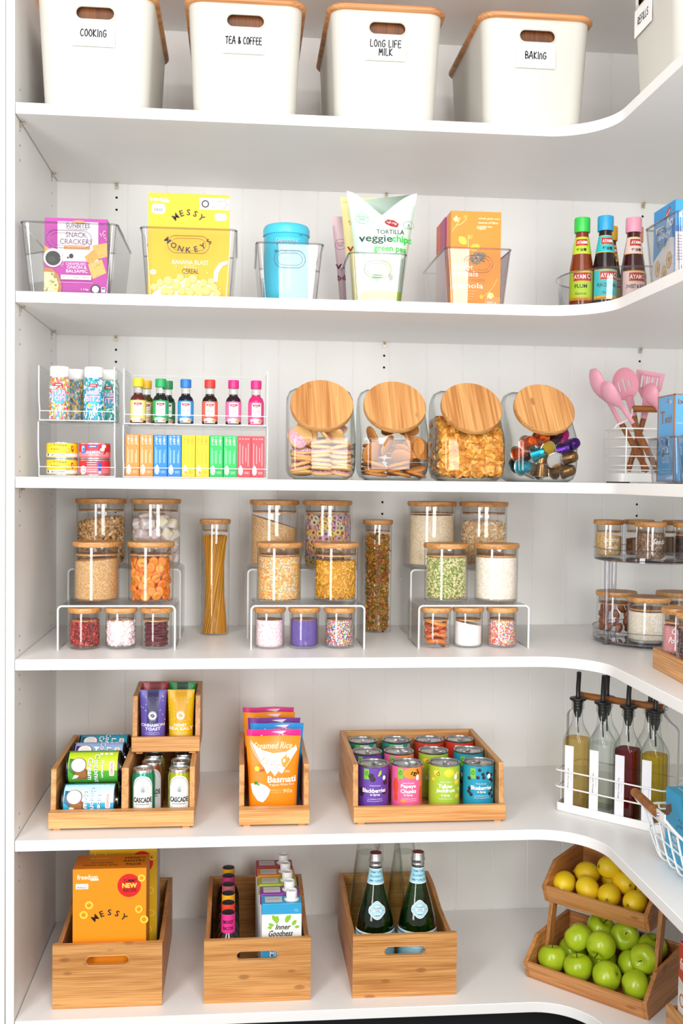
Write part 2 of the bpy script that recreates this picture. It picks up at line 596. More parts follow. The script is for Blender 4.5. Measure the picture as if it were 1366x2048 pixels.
def wrap(r, z0=0.0, turn=0.0, ref=None):
    """artwork round a cylinder (r a number, or a function of height)"""
    def f(u, v, d):
        rr = r(v) if callable(r) else r
        a = u / (ref or (r(0) if callable(r) else r)) + turn
        return (math.sin(a) * (rr + d), -math.cos(a) * (rr + d), z0 + v)
    return f


# ------------------------------------------------------------ loose fill
def bit(shape):
    if shape == 'flake':
        V = [(math.cos(a), math.sin(a), .12 * math.sin(2 * a)) for a in [2 * PI * i / 7 for i in range(7)]] + [(0, 0, .22), (0, 0, -.22)]
        return V, [(i, (i + 1) % 7, 7) for i in range(7)] + [((i + 1) % 7, i, 8) for i in range(7)]
    if shape == 'ball':
        t = (1 + 5 ** .5) / 2
        V = [Vector(v).normalized() for v in ((-1, t, 0), (1, t, 0), (-1, -t, 0), (1, -t, 0), (0, -1, t), (0, 1, t), (0, -1, -t), (0, 1, -t), (t, 0, -1), (t, 0, 1), (-t, 0, -1), (-t, 0, 1))]
        return [tuple(v) for v in V], [(0, 11, 5), (0, 5, 1), (0, 1, 7), (0, 7, 10), (0, 10, 11), (1, 5, 9), (5, 11, 4), (11, 10, 2), (10, 7, 6), (7, 1, 8), (3, 9, 4), (3, 4, 2), (3, 2, 6), (3, 6, 8), (3, 8, 9), (4, 9, 5), (2, 4, 11), (6, 2, 10), (8, 6, 7), (9, 8, 1)]
    if shape == 'bean':
        V, Fc = bit('ball')
        return [(x * .42, y * .42, z) for x, y, z in V], Fc
    if shape == 'rod':
        V = [(.26 * math.cos(PI * i / 3), .26 * math.sin(PI * i / 3), z) for z in (-1, 1) for i in range(6)]
        return V, [(i, (i + 1) % 6, 6 + (i + 1) % 6, 6 + i) for i in range(6)] + [(5, 4, 3, 2, 1, 0), (6, 7, 8, 9, 10, 11)]
    if shape == 'seed':
        V = [(0, 0, -1), (0, 0, 1)] + [(.42 * math.cos(PI * i / 3), .42 * math.sin(PI * i / 3), 0) for i in range(6)]
        return V, [(2 + i, 2 + (i + 1) % 6, 1) for i in range(6)] + [(2 + (i + 1) % 6, 2 + i, 0) for i in range(6)]
    if shape == 'cube':
        V = [(x * .7, y * .7, z * .85) for z in (-1, 1) for x, y in ((-1, -1), (1, -1), (1, 1), (-1, 1))]
        V += [(x * .95, y * .95, 0) for x, y in ((-1, -1), (1, -1), (1, 1), (-1, 1))]
        return V, [(3, 2, 1, 0), (4, 5, 6, 7)] + [(i, (i + 1) % 4, 8 + (i + 1) % 4, 8 + i) for i in range(4)] + [(8 + i, 8 + (i + 1) % 4, 4 + (i + 1) % 4, 4 + i) for i in range(4)]
    if shape == 'twist':
        V, Fc = [], []
        for k in range(9):
            a = k * .75; z = -1 + k / 4
            V += [(.36 * math.cos(a), .36 * math.sin(a), z), (-.36 * math.cos(a), -.36 * math.sin(a), z)]
            if k: Fc.append((2 * k - 2, 2 * k - 1, 2 * k + 1, 2 * k))
        return V, Fc
    if shape == 'tubey':
        V, Fc = [], []
        for k in range(5):
            a = -0.5 + k * .25
            for i in range(6):
                t = 2 * PI * i / 6
                V.append(((1.1 + .34 * math.cos(t)) * math.cos(a) - 1.1, .34 * math.sin(t), (1.6 + .34 * math.cos(t)) * math.sin(a)))
                if k: Fc.append((6 * k - 6 + i, 6 * k - 6 + (i + 1) % 6, 6 * k + (i + 1) % 6, 6 * k + i))
        return V, Fc


def fill(name, label, core, cols, shape, n, size, loc=(0, 0, 0), corecol=None, group=None, lay=0.35, rough=0.6, vary=0.3, sink=0.5, rz=0.0):
    """loose fill nobody would count: a solid heart with bits all over its surface, one mesh"""
    bm = core.bm
    bmesh.ops.recalc_face_normals(bm, faces=bm.faces)
    tri = bmesh.ops.triangulate(bm, faces=bm.faces[:])['faces']
    V = [tuple(v.co) for v in bm.verts]; bm.verts.index_update()
    Fc = [tuple(v.index for v in f.verts) for f in bm.faces]; mi = [0] * len(Fc)
    fs = list(bm.faces); cum = []; tot = 0
    for f in fs:
        tot += f.calc_area(); cum.append(tot)
    import bisect
    bv, bf = bit(shape)
    for _ in range(n):
        f = fs[min(bisect.bisect(cum, random.random() * tot), len(fs) - 1)]
        a, b = random.random(), random.random()
        if a + b > 1: a, b = 1 - a, 1 - b
        p = f.verts[0].co + (f.verts[1].co - f.verts[0].co) * a + (f.verts[2].co - f.verts[0].co) * b
        nr = f.normal
        ax = (nr + Vector((random.gauss(0, lay), random.gauss(0, lay), random.gauss(0, lay)))).normalized()
        if shape in ('rod', 'seed', 'twist', 'tubey', 'bean'):
            rv = Vector((random.gauss(0, 1), random.gauss(0, 1), random.gauss(0, 1)))
            ax = (rv - nr * rv.dot(nr) * (1 - lay)).normalized()
        q = ax.to_track_quat('Z', 'X').to_matrix() @ Matrix.Rotation(random.uniform(0, 6.28), 3, 'Z')
        sc = size * (1 + random.uniform(-vary, vary)); k0 = len(V)
        p = p - nr * size * sink
        V += [tuple(p + q @ (Vector(v) * sc)) for v in bv]
        Fc += [tuple(j + k0 for j in g) for g in bf]; mi += [1 + random.randrange(len(cols))] * len(bf)
    bm.free()
    me = bpy.data.meshes.new(name); me.from_pydata(V, [], Fc)
    me.materials.append(M(corecol or cols[0], 0.8))
    for c in cols: me.materials.append(M(c, rough))
    for p, k in zip(me.polygons, mi): p.material_index = k; p.use_smooth = shape in ('ball', 'rod', 'tubey', 'cube', 'bean')
    o = bpy.data.objects.new(name, me); COL.objects.link(o); o.location = loc; o.rotation_euler = (0, 0, rz)
    return tag(o, label, None, group, 'stuff')


def heap(r, h, seg=36, slope=0.0, dome=0.0, z0=0.004):
    """the outline of what fills a round jar: straight wall, uneven top"""
    b = B()
    rows = [[(0.9 * r * math.cos(2 * PI * i / seg), 0.9 * r * math.sin(2 * PI * i / seg), z0) for i in range(seg)],
            [(r * math.cos(2 * PI * i / seg), r * math.sin(2 * PI * i / seg), z0 + 0.004) for i in range(seg)]]
    for k in range(1, 4):
        z = z0 + 0.004 + (h - z0 - 0.004) * k / 3
        rows.append([(r * math.cos(2 * PI * i / seg), r * math.sin(2 * PI * i / seg), z + (slope * math.cos(2 * PI * i / seg) if k == 3 else 0)) for i in range(seg)])
    for q in (0.6, 0.2):
        rows.append([(r * q * math.cos(2 * PI * i / seg), r * q * math.sin(2 * PI * i / seg), h + slope * q * math.cos(2 * PI * i / seg) + dome * (1 - q * q)) for i in range(seg)])
    return b.loft(rows)


def stuff(name, label, core, mat, loc, group=None):
    o = core.done(name, mat, None, loc)
    return tag(o, label, None, group, 'stuff')


# ------------------------------------------------------------ the setting
Z1, Z2, Z3, Z4, Z5, Z6 = 2.12, 1.7185, 1.3188, 0.921, 0.522, 0.12
D, WX, TH = 0.522, 1.2964, 0.0241
XR = WX + D
CEIL = 2.503


def structure(name, b, mat, **k):
    return tag(b.done(name, mat, None, **k), None, None, None, 'structure')


# back wall of grooved boards, 101 mm pitch
b = B()
poly = [(-0.02, D)]
i = 0
while 0.08283 + i * 0.10103 < XR:
    x = 0.08283 + i * 0.10103
    if x > 0.0: poly += [(x - 0.0022, D), (x - 0.0006, D + 0.0022), (x + 0.0006, D + 0.0022), (x + 0.0022, D)]
    i += 1
poly += [(XR, D), (XR, D + 0.03), (-0.02, D + 0.03)]
b.prism(poly, lambda x, y, t: (x, y, t), 0.0, CEIL + 0.02)
wall_back = structure('wall_back', b, WALLP, smooth=20)
# right wall of the same boards (out of the picture)
b = B()
poly = [(D + 0.03, XR)]
y = 0.47
while y > -1.0:
    poly += [(y + 0.0022, XR), (y + 0.0006, XR + 0.0022), (y - 0.0006, XR + 0.0022), (y - 0.0022, XR)]
    y -= 0.10103
poly += [(-1.1, XR), (-1.1, XR + 0.03), (D + 0.03, XR + 0.03)]
b.prism(poly, lambda y, x, t: (x, y, t), 0.0, CEIL + 0.02)
structure('wall_right', b, WALLP, smooth=20)
structure('wall_left', B().box(-0.0185, 0, 0, 0, D, CEIL + 0.02), MELAMINE, bevel=0.0008)
structure('trim_1', B().box(-1.0, -0.004, 0, -0.0195, 0.10, CEIL + 0.02), MELAMINE, bevel=0.001)
b = B().box(-0.02, 0.0, CEIL, XR, D, CEIL + 0.02)
b.box(WX, -1.1, CEIL, XR, 0.0, CEIL + 0.02)
structure('ceiling', b, MELAMINE)
structure('floor', B().box(-0.5, -1.3, -0.03, XR + 0.05, D + 0.04, 0.0), M('#0b0b0e', 0.6))  # near-black colour paints in the shade of the void below the lowest shelf
b = B().box(0.0, 0.06, 0.0, WX + 0.06, 0.075, Z6 - TH - 0.0005)
b.box(WX + 0.06, -1.1, 0.0, WX + 0.075, 0.075, Z6 - TH - 0.0005)
structure('baseboard_back', b, M('#0c0c12', 0.6))  # kick board; the dark under the shelf is put into its colour


# peg holes as flat discs on the walls, their inner shade painted dark
def dot(f, n=10):
    return [f(math.cos(2 * PI * i / n), math.sin(2 * PI * i / n)) for i in range(n)]


b = B()
for x in (0.154, 0.874, 1.594):
    for z in [Z - TH - q for Z in (Z1, Z2, Z3, Z4) for q in (0.036, 0.068)] + [Z6 + 0.03 + 0.032 * q for q in (0,)]:
        vs = [b.bm.verts.new(p) for p in dot(lambda a, c: (x + 0.0032 * a, D - 0.0004, z + 0.0032 * c))]
        b.face(vs)
o = b.done('peg_hole_dots', M('#15120f', 0.9), wall_back)
b = B()
wl = [q for q in S.objects if q.name == 'wall_left'][0]
for y in (0.052, 0.44):
    for z in [Z - TH - q for Z in (Z1, Z2, Z3, Z4, Z5) for q in (0.02, 0.052, 0.084)] + [Z + q for Z in (Z1, Z3, Z4, Z5) for q in (0.012, 0.044)]:
        vs = [b.bm.verts.new(p) for p in dot(lambda a, c: (0.0004, y + 0.0026 * a, z + 0.0026 * c))]
        b.face(vs)
b.done('peg_hole_dots', M('#5d554c', 0.9), wl)


# the six shelves, each a bay with a wing and a rounded inner corner
def shelf_outline(R=0.135):
    pts = [(0.0015, D - 0.001), (0.0015, 0.0)]
    cx, cy = WX - R, -R
    for i in range(17):
        a = PI / 2 - PI / 2 * i / 16
        pts.append((cx + R * math.cos(a), cy + R * math.sin(a)))
    return pts + [(WX, -1.08), (XR - 0.001, -1.08), (XR - 0.001, D - 0.001)]


SHELF_LABELS = [
    (Z1, 'topmost white shelf, carrying the white tubs with wooden lids'),
    (Z2, 'white shelf below the tubs, carrying clear bins of cereal and snack boxes'),
    (Z3, 'white shelf carrying four slanted cookie jars and stacked clear organisers'),
    (Z4, 'white shelf carrying glass jars on clear risers'),
    (Z5, 'white shelf carrying bamboo trays of cans and the oil bottles'),
    (Z6, 'lowest white shelf, carrying three bamboo crates and the fruit stand')]
for z, lb in SHELF_LABELS:
    o = B().prism(shelf_outline(), lambda x, y, t: (x, y, t), z - TH, z).done('pantry_shelf', MELAMINE, None, bevel=0.0012)
    tag(o, lb, 'shelf', 'white corner shelves of the pantry')


# small metal pins that carry the shelves
def pin(loc, rz, label):
    b = B()
    b.tube([(0, 0.0005, -0.004), (0, -0.004, -0.004), (0, -0.012, -0.0015)], 0.0022, 8)
    b.box(-0.004, -0.003, -0.013, 0.004, -0.0008, -0.002)
    o = b.done('shelf_pin', M('#c8b9a2', 0.35, 0.8), None, loc, rot=(0, 0, rz))
    tag(o, label, 'shelf pin', 'metal shelf pins')


for z, what in ((Z1, 'top shelf'), (Z2, 'clear bin shelf'), (Z3, 'cookie jar shelf')):
    for y, w2 in ((0.052, 'front'), (0.44, 'back')):
        if not (z == Z3 and w2 == 'back'):
            pin((0, y, z - TH - 0.0006), PI / 2, f'small metal pin under the {what}, {w2} of side panel')
    if z != Z3:
        for x, w2 in ((0.154, 'near the side panel'), (0.874, 'mid back wall'), (1.594, 'near the wing')):
            pin((x, D, z - TH - 0.0006), 0.0, f'small metal pin under the {what}, {w2}')

# ------------------------------------------------------------ top shelf: white tubs with wooden lids
INK = '#1c1b1c'
TUBWHITE = M('#cfccc3', 0.42)


def make_tub(name, label, loc, rz, words, hx=0.0):
    t = thing(name, label, 'storage tub', loc, rz, 'white tubs with wooden lids on the top shelf')
    H = 0.236
    b = B()
    def sec(w, d, z, r): return [(x, y, z) for x, y in rrect(w, d, r, 6)]
    out = [sec(.214, .336, 0, .03), sec(.226, .350, .006, .034)]
    for k in range(1, 9):
        q = k / 8; out.append(sec(.226 + .024 * q, .350 + .024 * q, .006 + (H - .006) * q, .034))
    inn = [sec(.244, .368, H, .031), sec(.222, .346, .01, .031)]
    b.loft(out + inn)
    body = b.done('tub_body', TUBWHITE, t, smooth=50)
    c = B().prism([(hx + x, .200 + y) for x, y in stadium(.080, .0255)], lambda x, z, y: (x, y, z), -.23, -.12).done('cutter', TUBWHITE, t)
    cut(body, [c])
    for p in body.data.polygons: p.use_smooth = True
    body.data.set_sharp_from_angle(angle=math.radians(30))
    yf = -(.350 + .024 * .85) / 2
    b = B()
    ring = stadium(.0835, .029, 10)
    b.tube([(hx + x, yf - .0004 - .0, .200 + z) for x, z in ring], .0018, 6, closed=True)
    b.done('handle_rim', TUBWHITE, t)
    B().box(hx - .055, yf + .012, .178, hx + .055, yf + .015, .222).done('handle_backing', bamboo('dark_inlay', '#7a4412', '#5a2e0c', 2, knots=False), t)
    b = B()
    prof = [(.0, .262, .386), (.004, .268, .392), (.009, .268, .392), (.014, .260, .384)]
    b.loft([sec(w, d, H + z, .04) for z, w, d in prof])
    b.done('lid', bamboo('tub_lid', '#cf9560', '#a9693a', 0, knots=False, scale=.6), t, smooth=50)
    # name card hung below the handle
    cy = .157
    yc = -(.350 + .024 * .65) / 2 - .0025
    tilt = .012 / .115
    card = B().box(hx - .046 - .004, yc - .0012, cy - .028, hx + .046 - .004, yc + .0004, cy + .028).done('name_card', M('#fbfbfb', 0.35), t, bevel=.0006)
    items = []
    n = len(words)
    for i, wd_ in enumerate(words):
        wid = min(.078, .0112 * len(wd_) * .62 + .006)
        if len(wd_) <= 5: wid = .0084 * len(wd_) - .004
        items.append(('h', wd_, -.004 + hx, ((n - 1) / 2 - i) * .0185, wid, .0150, INK, .0027))
    art(card, items, flat(yc - .0012, cy), 'lettering')
    return t


for nm, x, w_, lb, extra in (
        ('storage_tub', .167, ['COOKING'], 'white tub lettered COOKING beside the side panel on the top shelf', 0),
        ('storage_tub', .490, ['TEA & COFFEE'], 'white wooden-lidded tub lettered TEA & COFFEE on the top shelf', 0),
        ('storage_tub', .803, ['LONG LIFE', 'MILK'], 'white wooden-lidded tub lettered LONG LIFE MILK on the top shelf', 0),
        ('storage_tub', 1.143, ['BAKING'], 'white wooden-lidded tub lettered BAKING on the top shelf', 0)):
    make_tub(nm, lb, (x, .195, Z1), 0, w_)
make_tub('storage_tub', 'white tub lettered REFILLS standing on the corner wing of the top shelf', (1.312 + .175, -.262, Z1), -PI / 2, ['REFILLS'], -.045)


# ------------------------------------------------------------ second shelf: clear bins
def make_bin(label, loc, w0, w1, d, h, rz=0.0, hw=.052, hz=None):
    """open clear bin with a pill-shaped grip; stands with its front towards local -y"""
    t = thing('clear_bin', label, 'storage bin', loc, rz, 'clear plastic bins')
    f = (w1 - w0)
    b = B()
    secs = []
    for k in range(5):
        q = k / 4
        secs.append([(x, y, h * q) for x, y in rrect(w0 + f * q, d - f * .5 + f * q, .012, 4)])
    b.loft(secs, cap1=False)
    b.done('bin_body', ACRYL, t, smooth=50, even=True)
    b = B()
    b.tube([(x, y, h) for x, y in rrect(w1 + .002, d + f * .5 + .002, .012, 4)], .0022, 6, closed=True)
    b.tube([(x, y, .001) for x, y in rrect(w0, d - f * .5, .012, 4)], .0011, 6, closed=True)
    for sx in (-1, 1):
        b.tube([(sx * (w0 / 2 - .002), -(d - f * .5) / 2 + .002, 0), (sx * (w1 / 2 - .002), -(d + f * .5) / 2 + .002, h)], .0016, 6)
    b.done('bin_rim', ACRYL_RIM, t)
    hz = hz or h - .034
    yq = lambda z: -(d - f * .5 + f * z / h) / 2 - .0004
    b = B()
    for k, rr in ((1.0, .0013), (.82, .0009)):
        b.tube([(x * k, yq(hz + z * k), hz + z * (.7 if k < 1 else 1)) for x, z in stadium(hw, .037 if hw > .04 else .034, 8)], rr, 6, closed=True)
    b.done('grip_rim', ACRYL_RIM, t)
    return t


ZB = .0022
make_bin('clear bin holding the purple cracker box', (.112, .165, Z2 + .0015), .176, .205, .285, .150, hw=.096)
make_bin('clear bin holding the yellow cereal box', (.369, .165, Z2 + .0015), .186, .208, .285, .147, hw=.091)
make_bin('narrow clear bin holding the blue tin', (.592, .165, Z2 + .0015), .124, .147, .285, .122, hw=.069)
make_bin('narrow clear bin holding the bags of vegetable chips', (.789, .165, Z2 + .0015), .110, .128, .285, .106, hw=.060)
make_bin('narrow clear bin holding the granola boxes', (1.017, .165, Z2 + .0015), .127, .151, .285, .124, hw=.067)


def carton(name, label, cat, loc, w, d, h, side, rz=0.0, group=None, top=None, rot=None, part='carton'):
    """printed cardboard box; origin at the middle of its base, front towards local -y"""
    t = thing(name, label, cat, loc, rz, group, rot)
    b = B().box(-w / 2, -d / 2, 0, w / 2, d / 2, h)
    if top:
        b.bm.faces.ensure_lookup_table()
        for f in b.bm.faces:
            if all(abs(v.co.z - h) < 1e-6 for v in f.verts): f.material_index = 1
    b.done(part, [M(side, .4), M(top or side, .4)], t, bevel=.0008)
    return t


# crackers
t = carton('cracker_box', 'purple snack cracker box in a clear bin by the side panel', 'box', (.122, .072, Z2 + .004), .136, .05, .166, '#8e6a8c')
W, H = .136, .166
it = [('r', 0, H / 2, W - .001, H - .001, '#b6369f'), ('r', .004, .118, .088, .092, '#efe4ec'), ('r', 0, .162, W - .001, .007, '#b6369f'),
      ('p', [(-.068, .106), (-.05, .092), (-.034, .084), (-.052, .082), (-.068, .084)], '#e59a2c'), ('l', [(-.064, .101), (-.05, .09), (-.038, .086)], .002, '#f2c05a'),
      ('e', .006, .158, .014, .0035, '#e8a04b'), ('t', 'SUNBITES', .004, .1505, .052, .0105, '#3a2a1e', .012),
      ('t', 'WHOLEGRAIN', .002, .1425, .046, .0042, '#4a3a44'), ('t', 'SNACK', 0, .130, .044, .0115, '#6b3f62'), ('t', 'CRACKERS', 0, .115, .070, .0118, '#6b3f62'),
      ('r', .002, .1015, .056, .0068, '#f08a24'), ('t', 'WHOLEGRAIN', .002, .1015, .044, .0036, '#ffd9a0'),
      ('t', 'CARAMELISED', .0, .0665, .044, .0058, '#f9e9f6'), ('t', 'ONION &', .002, .059, .042, .0068, '#ffffff'), ('t', 'BALSAMIC', .002, .0505, .046, .0068, '#ffffff')]
it += [('p', [(.036, .108), (.067, .114), (.068, .084), (.040, .076)], '#e9ad55'), ('p', [(.018, .082), (.038, .098), (.052, .082), (.030, .066)], '#e3a046'), ('p', [(.026, .066), (.056, .078), (.066, .048), (.036, .034)], '#edb45e')]
for k in range(22):
    it.append(('e', .020 + random.random() * .046, .038 + random.random() * .07, .0012, .0009, '#c9822e'))
for k in range(16):
    it.append(('e', .052 + random.random() * .014, .118 + random.random() * .022, .0012, .0008, '#f4ead2'))
it += [('e', -.049, .078, .0205, .0205, '#f1eef0'), ('e', -.049, .077, .0165, .016, '#2b2a26'), ('e', -.052, .075, .008, .006, '#3c4238'), ('e', -.010, .083, .0045, .005, '#221c1c'), ('e', -.017, .079, .0022, .002, '#30282a'),
       ('p', [(-.068, .056), (-.05, .054), (-.036, .04), (-.03, .018), (-.031, .001), (-.068, .001)], '#b8793c'), ('p', [(-.068, .047), (-.052, .046), (-.042, .036), (-.037, .018), (-.040, .001), (-.068, .001)], '#e9dba0')]
for k in range(26):
    it.append(('e', -.066 + random.random() * .024, .004 + random.random() * .04, .003, .0022, random.choice(['#f7efc4', '#d4c27a', '#a9a04e', '#fffbe6', '#8d8a3c'])))
for k in range(14): it.append(('e', -.036 + random.random() * .012, .056 + random.random() * .04, .001, .0008, '#f3e6d8'))
it += [('rr', .001, .036, .066, .010, .001, '#f4f1ee'), ('t', '45% LESS', -.019, .036, .015, .004, '#4a4440'), ('t', 'REAL', .002, .036, .011, .0045, '#4a4440'), ('t', 'BAKED', .023, .036, .014, .004, '#4a4440'),
       ('r', .0, .0245, W - .06, .0008, '#e9b7df'), ('t', '110g', .020, .0095, .016, .0048, '#ffffff'), ('e', .043, .011, .0105, .0105, '#f7f5f5'), ('ring', .043, .011, .0105, .0105, .003, '#262223'), ('r', .060, .010, .009, .011, '#f2eef2'), ('r', .060, .0125, .007, .003, '#54306c')]
art(t, it, flat(-.025), vmin=.0008)

# banana cereal
t = carton('cereal_box', 'tall yellow banana cereal box standing in a clear bin', 'box', (.368, .078, Z2 + .004), .178, .058, .229, '#f1c22c', top='#e2b01c')
W, H = .180, .229
Yw = '#efbb1a'
it = [('r', 0, H / 2, W - .001, H - .001, Yw), ('t', 'freedom', -.066, .2155, .040, .0095, '#fffaf0', .014), ('rr', -.052, .2105, .017, .0042, .001, '#fffaf0'), ('t', 'FOODS', -.052, .2105, .012, .0026, '#d7a020'),
      ('rr', -.067, .194, .030, .023, .008, '#fffdf4'), ('t', 'GLUTEN', -.067, .1985, .021, .0048, '#3a3530'), ('t', 'FREE', -.067, .1915, .018, .0065, '#3a3530', .012),
      ('r', .056, .2085, .066, .026, '#fbf9f4'), ('e', .036, .208, .0085, .0085, '#ffffff'), ('ring', .036, .208, .0085, .0085, .003, '#2a2625'), ('t', 'D', .036, .208, None, .004, '#2a2625'),
      ('l', [(.052, .215), (.076, .215)], .0008, '#3a3530'), ('l', [(.052, .201), (.076, .201)], .0008, '#3a3530'), ('l', [(.052, .215), (.052, .201)], .0008, '#3a3530'), ('l', [(.076, .219), (.086, .208)], .0009, '#3a3530'), ('l', [(.076, .197), (.086, .208)], .0009, '#3a3530'),
      ('t', 'HIDDEN', .065, .2105, .016, .0035, '#3a3530'), ('t', 'GOODNESS', .065, .2055, .021, .0035, '#3a3530'),
      ('rr', .070, .180, .027, .017, .007, '#fffdf4'), ('t', 'SOURCE OF', .070, .184, .014, .0024, '#7a6a50'), ('t', 'PROTEIN', .070, .180, .017, .0034, '#3a3530'), ('t', 'CALCIUM', .070, .1758, .017, .0034, '#3a3530'),
      ('ta', 'MESSY', -.001, .145, .043, math.radians(142), math.radians(38), .0135, '#33261c', .018), ('ta', 'MONKEYS', -.001, .167, .062, math.radians(215), math.radians(325), .0125, '#33261c', .018),
      ('t', 'BANANA BLAST', .004, .0775, .080, .0098, '#fff6dc', .012), ('t', 'FLAVOUR', .004, .0695, .016, .003, '#fff6dc'), ('r', .004, .0655, .030, .0007, '#fff6dc'), ('t', 'CEREAL', .004, .058, .036, .0108, '#4d3b14'),
      ('rr', -.078, .054, .014, .011, .005, '#fff7d8'), ('t', 'YUM!', -.078, .054, .009, .0036, '#5d4a1a')]
it += [('p', [(.086, .084), (.068, .078), (.056, .060), (.055, .036), (.064, .036), (.066, .058), (.076, .072), (.086, .076)], '#fdfbf4'), ('e', -.006, .004, .070, .038, '#f6f1e4'), ('e', -.006, .002, .075, .022, '#fffdf8')]
for x, y, r in ((-.075, .020, .009), (-.062, .030, .0085), (-.052, .012, .010), (-.044, .034, .0115), (-.040, .006, .010), (-.026, .024, .0105), (-.018, .043, .0085), (-.014, .012, .0105), (-.002, .030, .010), (.004, .006, .0105), (.010, .040, .0105), (.020, .020, .012), (.026, .003, .0105), (.034, .032, .009), (.040, .014, .011), (.050, .036, .008), (.056, .022, .0095), (.064, .009, .009)):
    it += [('e', x, max(y, r), r, r, '#e9c452'), ('e', x - r * .15, max(y, r) + r * .15, r * .8, r * .8, '#f6dc84')]
for k in range(24): it.append(('e', -.08 + random.random() * .15, .018 + random.random() * .05, .0012, .0016, '#fffdf4'))
it += [('r', .0, .0008, W - .001, .0016, Yw)]
art(t, it, flat(-.029), vmin=.0008)

# blue tin
t = thing('biscuit_tin', 'light blue round tin with a pressed lid in a narrow clear bin', 'tin', (.587, .095, Z2 + .004))
TEAL = M('#3fb9d6', .3)
B().lathe([(0, 0), (.050, 0), (.0515, .002), (.0515, .158), (.050, .160), (0, .160)], 48).done('tin_body', TEAL, t)
lid = B().lathe([(.0522, .150), (.0535, .151), (.0535, .165), (.052, .168), (.050, .172), (.047, .1735), (.044, .171), (0, .171)], 48).done('lid', M('#48bedb', .28), t)
it = [('r', .004, .137, .056, .003, '#54c7de'), ('t', 'Jeaunne', -.002, .130, .052, .016, '#e9f8fb', .012, .1), ('t', 'Jeaunne', -.002, .1296, .050, .0145, '#22566c', 0, .1), ('t', 'FINEST', .033, .147, .010, .0028, '#2b5d70'),
      ('t', 'WAFER ROLLS', 0, .1085, .060, .0075, '#1d3d4c', .02), ('t', 'VANILLA', -.002, .0925, .034, .0062, '#1f5e78')]
art(t, it, wrap(.0515), 'lettering', cell=.004)


# bags of chips
def pouch(name, label, cat, loc, w, h, t_, wtop, colr, rz=0.0, group=None, tilt=0.0, notch=0.0, wave=0.0, bottom=.6, part='bag'):
    """soft bag: full below, pinched flat at the top seal"""
    root = thing(name, label, cat, loc, rz, group, (tilt, 0, rz))
    N = 12
    def half(z):
        q = z / h
        return max(.0012, t_ / 2 * (bottom + (1 - bottom) * min(q / .15, 1)) * math.cos(PI / 2 * max(0, (q - .25) / .72)) ** .8 if q < .97 else .0012)
    def wid(z):
        q = z / h
        return w + (wtop - w) * q - w * .03 * math.sin(PI * q)
    b = B(); secs = []
    for k in range(17):
        z = h * k / 16
        hf, ww = half(z), wid(z) / 2
        top = [(ww * (2 * i / N - 1)) for i in range(N + 1)]
        ring = []
        for i, x in enumerate(top):
            q = 2 * i / N - 1
            dip = notch * (k / 16) ** 6 * (1 - abs(q)) ** 1.5 if notch else 0
            wv = wave * (k / 16) ** 5 * math.sin(4.2 * q + .6)
            y = -hf * (1 - abs(q) ** 2.4) - .0006
            ring.append((x, y + wv, z - dip))
        for i, x in reversed(list(enumerate(top))):
            q = 2 * i / N - 1
            dip = notch * (k / 16) ** 6 * (1 - abs(q)) ** 1.5 if notch else 0
            wv = wave * (k / 16) ** 5 * math.sin(4.2 * q + .6)
            ring.append((x, hf * (1 - abs(q) ** 2.4) + .0006 + wv, z - dip))
        secs.append(ring)
    b.loft(secs)
    b.done(part, M(colr, .32), root, smooth=80)
    def f(u, v, d):
        z = v
        q = max(-1, min(1, u / (wid(z) / 2)))
        dip = notch * (z / h) ** 6 * (1 - abs(q)) ** 1.5
        return (u, -half(z) * (1 - abs(q) ** 2.4) - .0014 - d + wave * (z / h) ** 5 * math.sin(4.2 * q + .6), z - dip)
    return root, f


PALE = '#cfe8d6'
root, f = pouch('chip_bag', 'pale green bag of vegetable chips, foremost of the three bags', 'bag', (.806, .086, Z2 + .003), .092, .262, .058, .164, PALE, tilt=-.03, notch=.055, group='bags of vegetable chips')
it = [('r', 0, .125, .082, .235, PALE), ('e', -.046, .200, .0145, .0145, '#b9dcc4'), ('ring', -.046, .200, .0145, .0145, .0006, '#3c9a55'), ('t', 'GLUTEN', -.046, .2035, .022, .0048, '#3c9a55'), ('t', 'FREE', -.046, .1965, .013, .0042, '#3c9a55'),
      ('p', [(.004, .1985), (.012, .205), (.026, .199), (.038, .188), (.034, .179), (.020, .182), (.008, .190)], '#a8262c'), ('t', 'Vege Chips', .021, .192, .026, .0068, '#f7e3df', .01, .2, -.35),
      ('ring', .062, .186, .013, .0095, .0006, '#5a7a66'), ('t', 'A', .062, .186, None, .006, '#44604e'), ('t', 'SMILE', .064, .180, .012, .0026, '#44604e'),
      ('t', 'TORTILLA', .018, .168, .066, .0115, '#31473c', .008), ('t', 'veggie', -.016, .148, .076, .0225, '#1f4a3a', .015), ('t', 'chips', .046, .149, .050, .0215, '#2fc144', .02), ('t', 'green pea', .018, .123, .078, .0145, '#4fbe4a', .018),
      ('p', [(.004, .108), (.012, .096), (.020, .082), (.024, .066), (-.020, .066), (-.012, .084), (-.004, .096)], '#d3e07a'), ('e', .0, .062, .036, .022, '#e8efa8')]
it += [('e', -.019, .0615, .0065, .006, '#2f7a4a'), ('e', -.0085, .0615, .0065, .006, '#2f7a4a'), ('p', [(-.0253, .060), (-.002, .060), (-.0138, .046)], '#2f7a4a'), ('e', .018, .060, .006, .008, '#3a4a42')]
it += [('r', 0, .020, .096, .020, '#b8d83c'), ('l', [(-.03, .044), (0, .034), (.032, .046)], .0014, '#c4d4bc')]
art(root, it, f, cell=.012, celly=.012, step=3e-5, rough=.35)
root, f = pouch('chip_bag', 'pale yellow bag of vegetable chips behind the pale green bag', 'bag', (.790, .158, Z2 + .003), .100, .262, .05, .150, '#e9dd9a', tilt=.03, group='bags of vegetable chips')
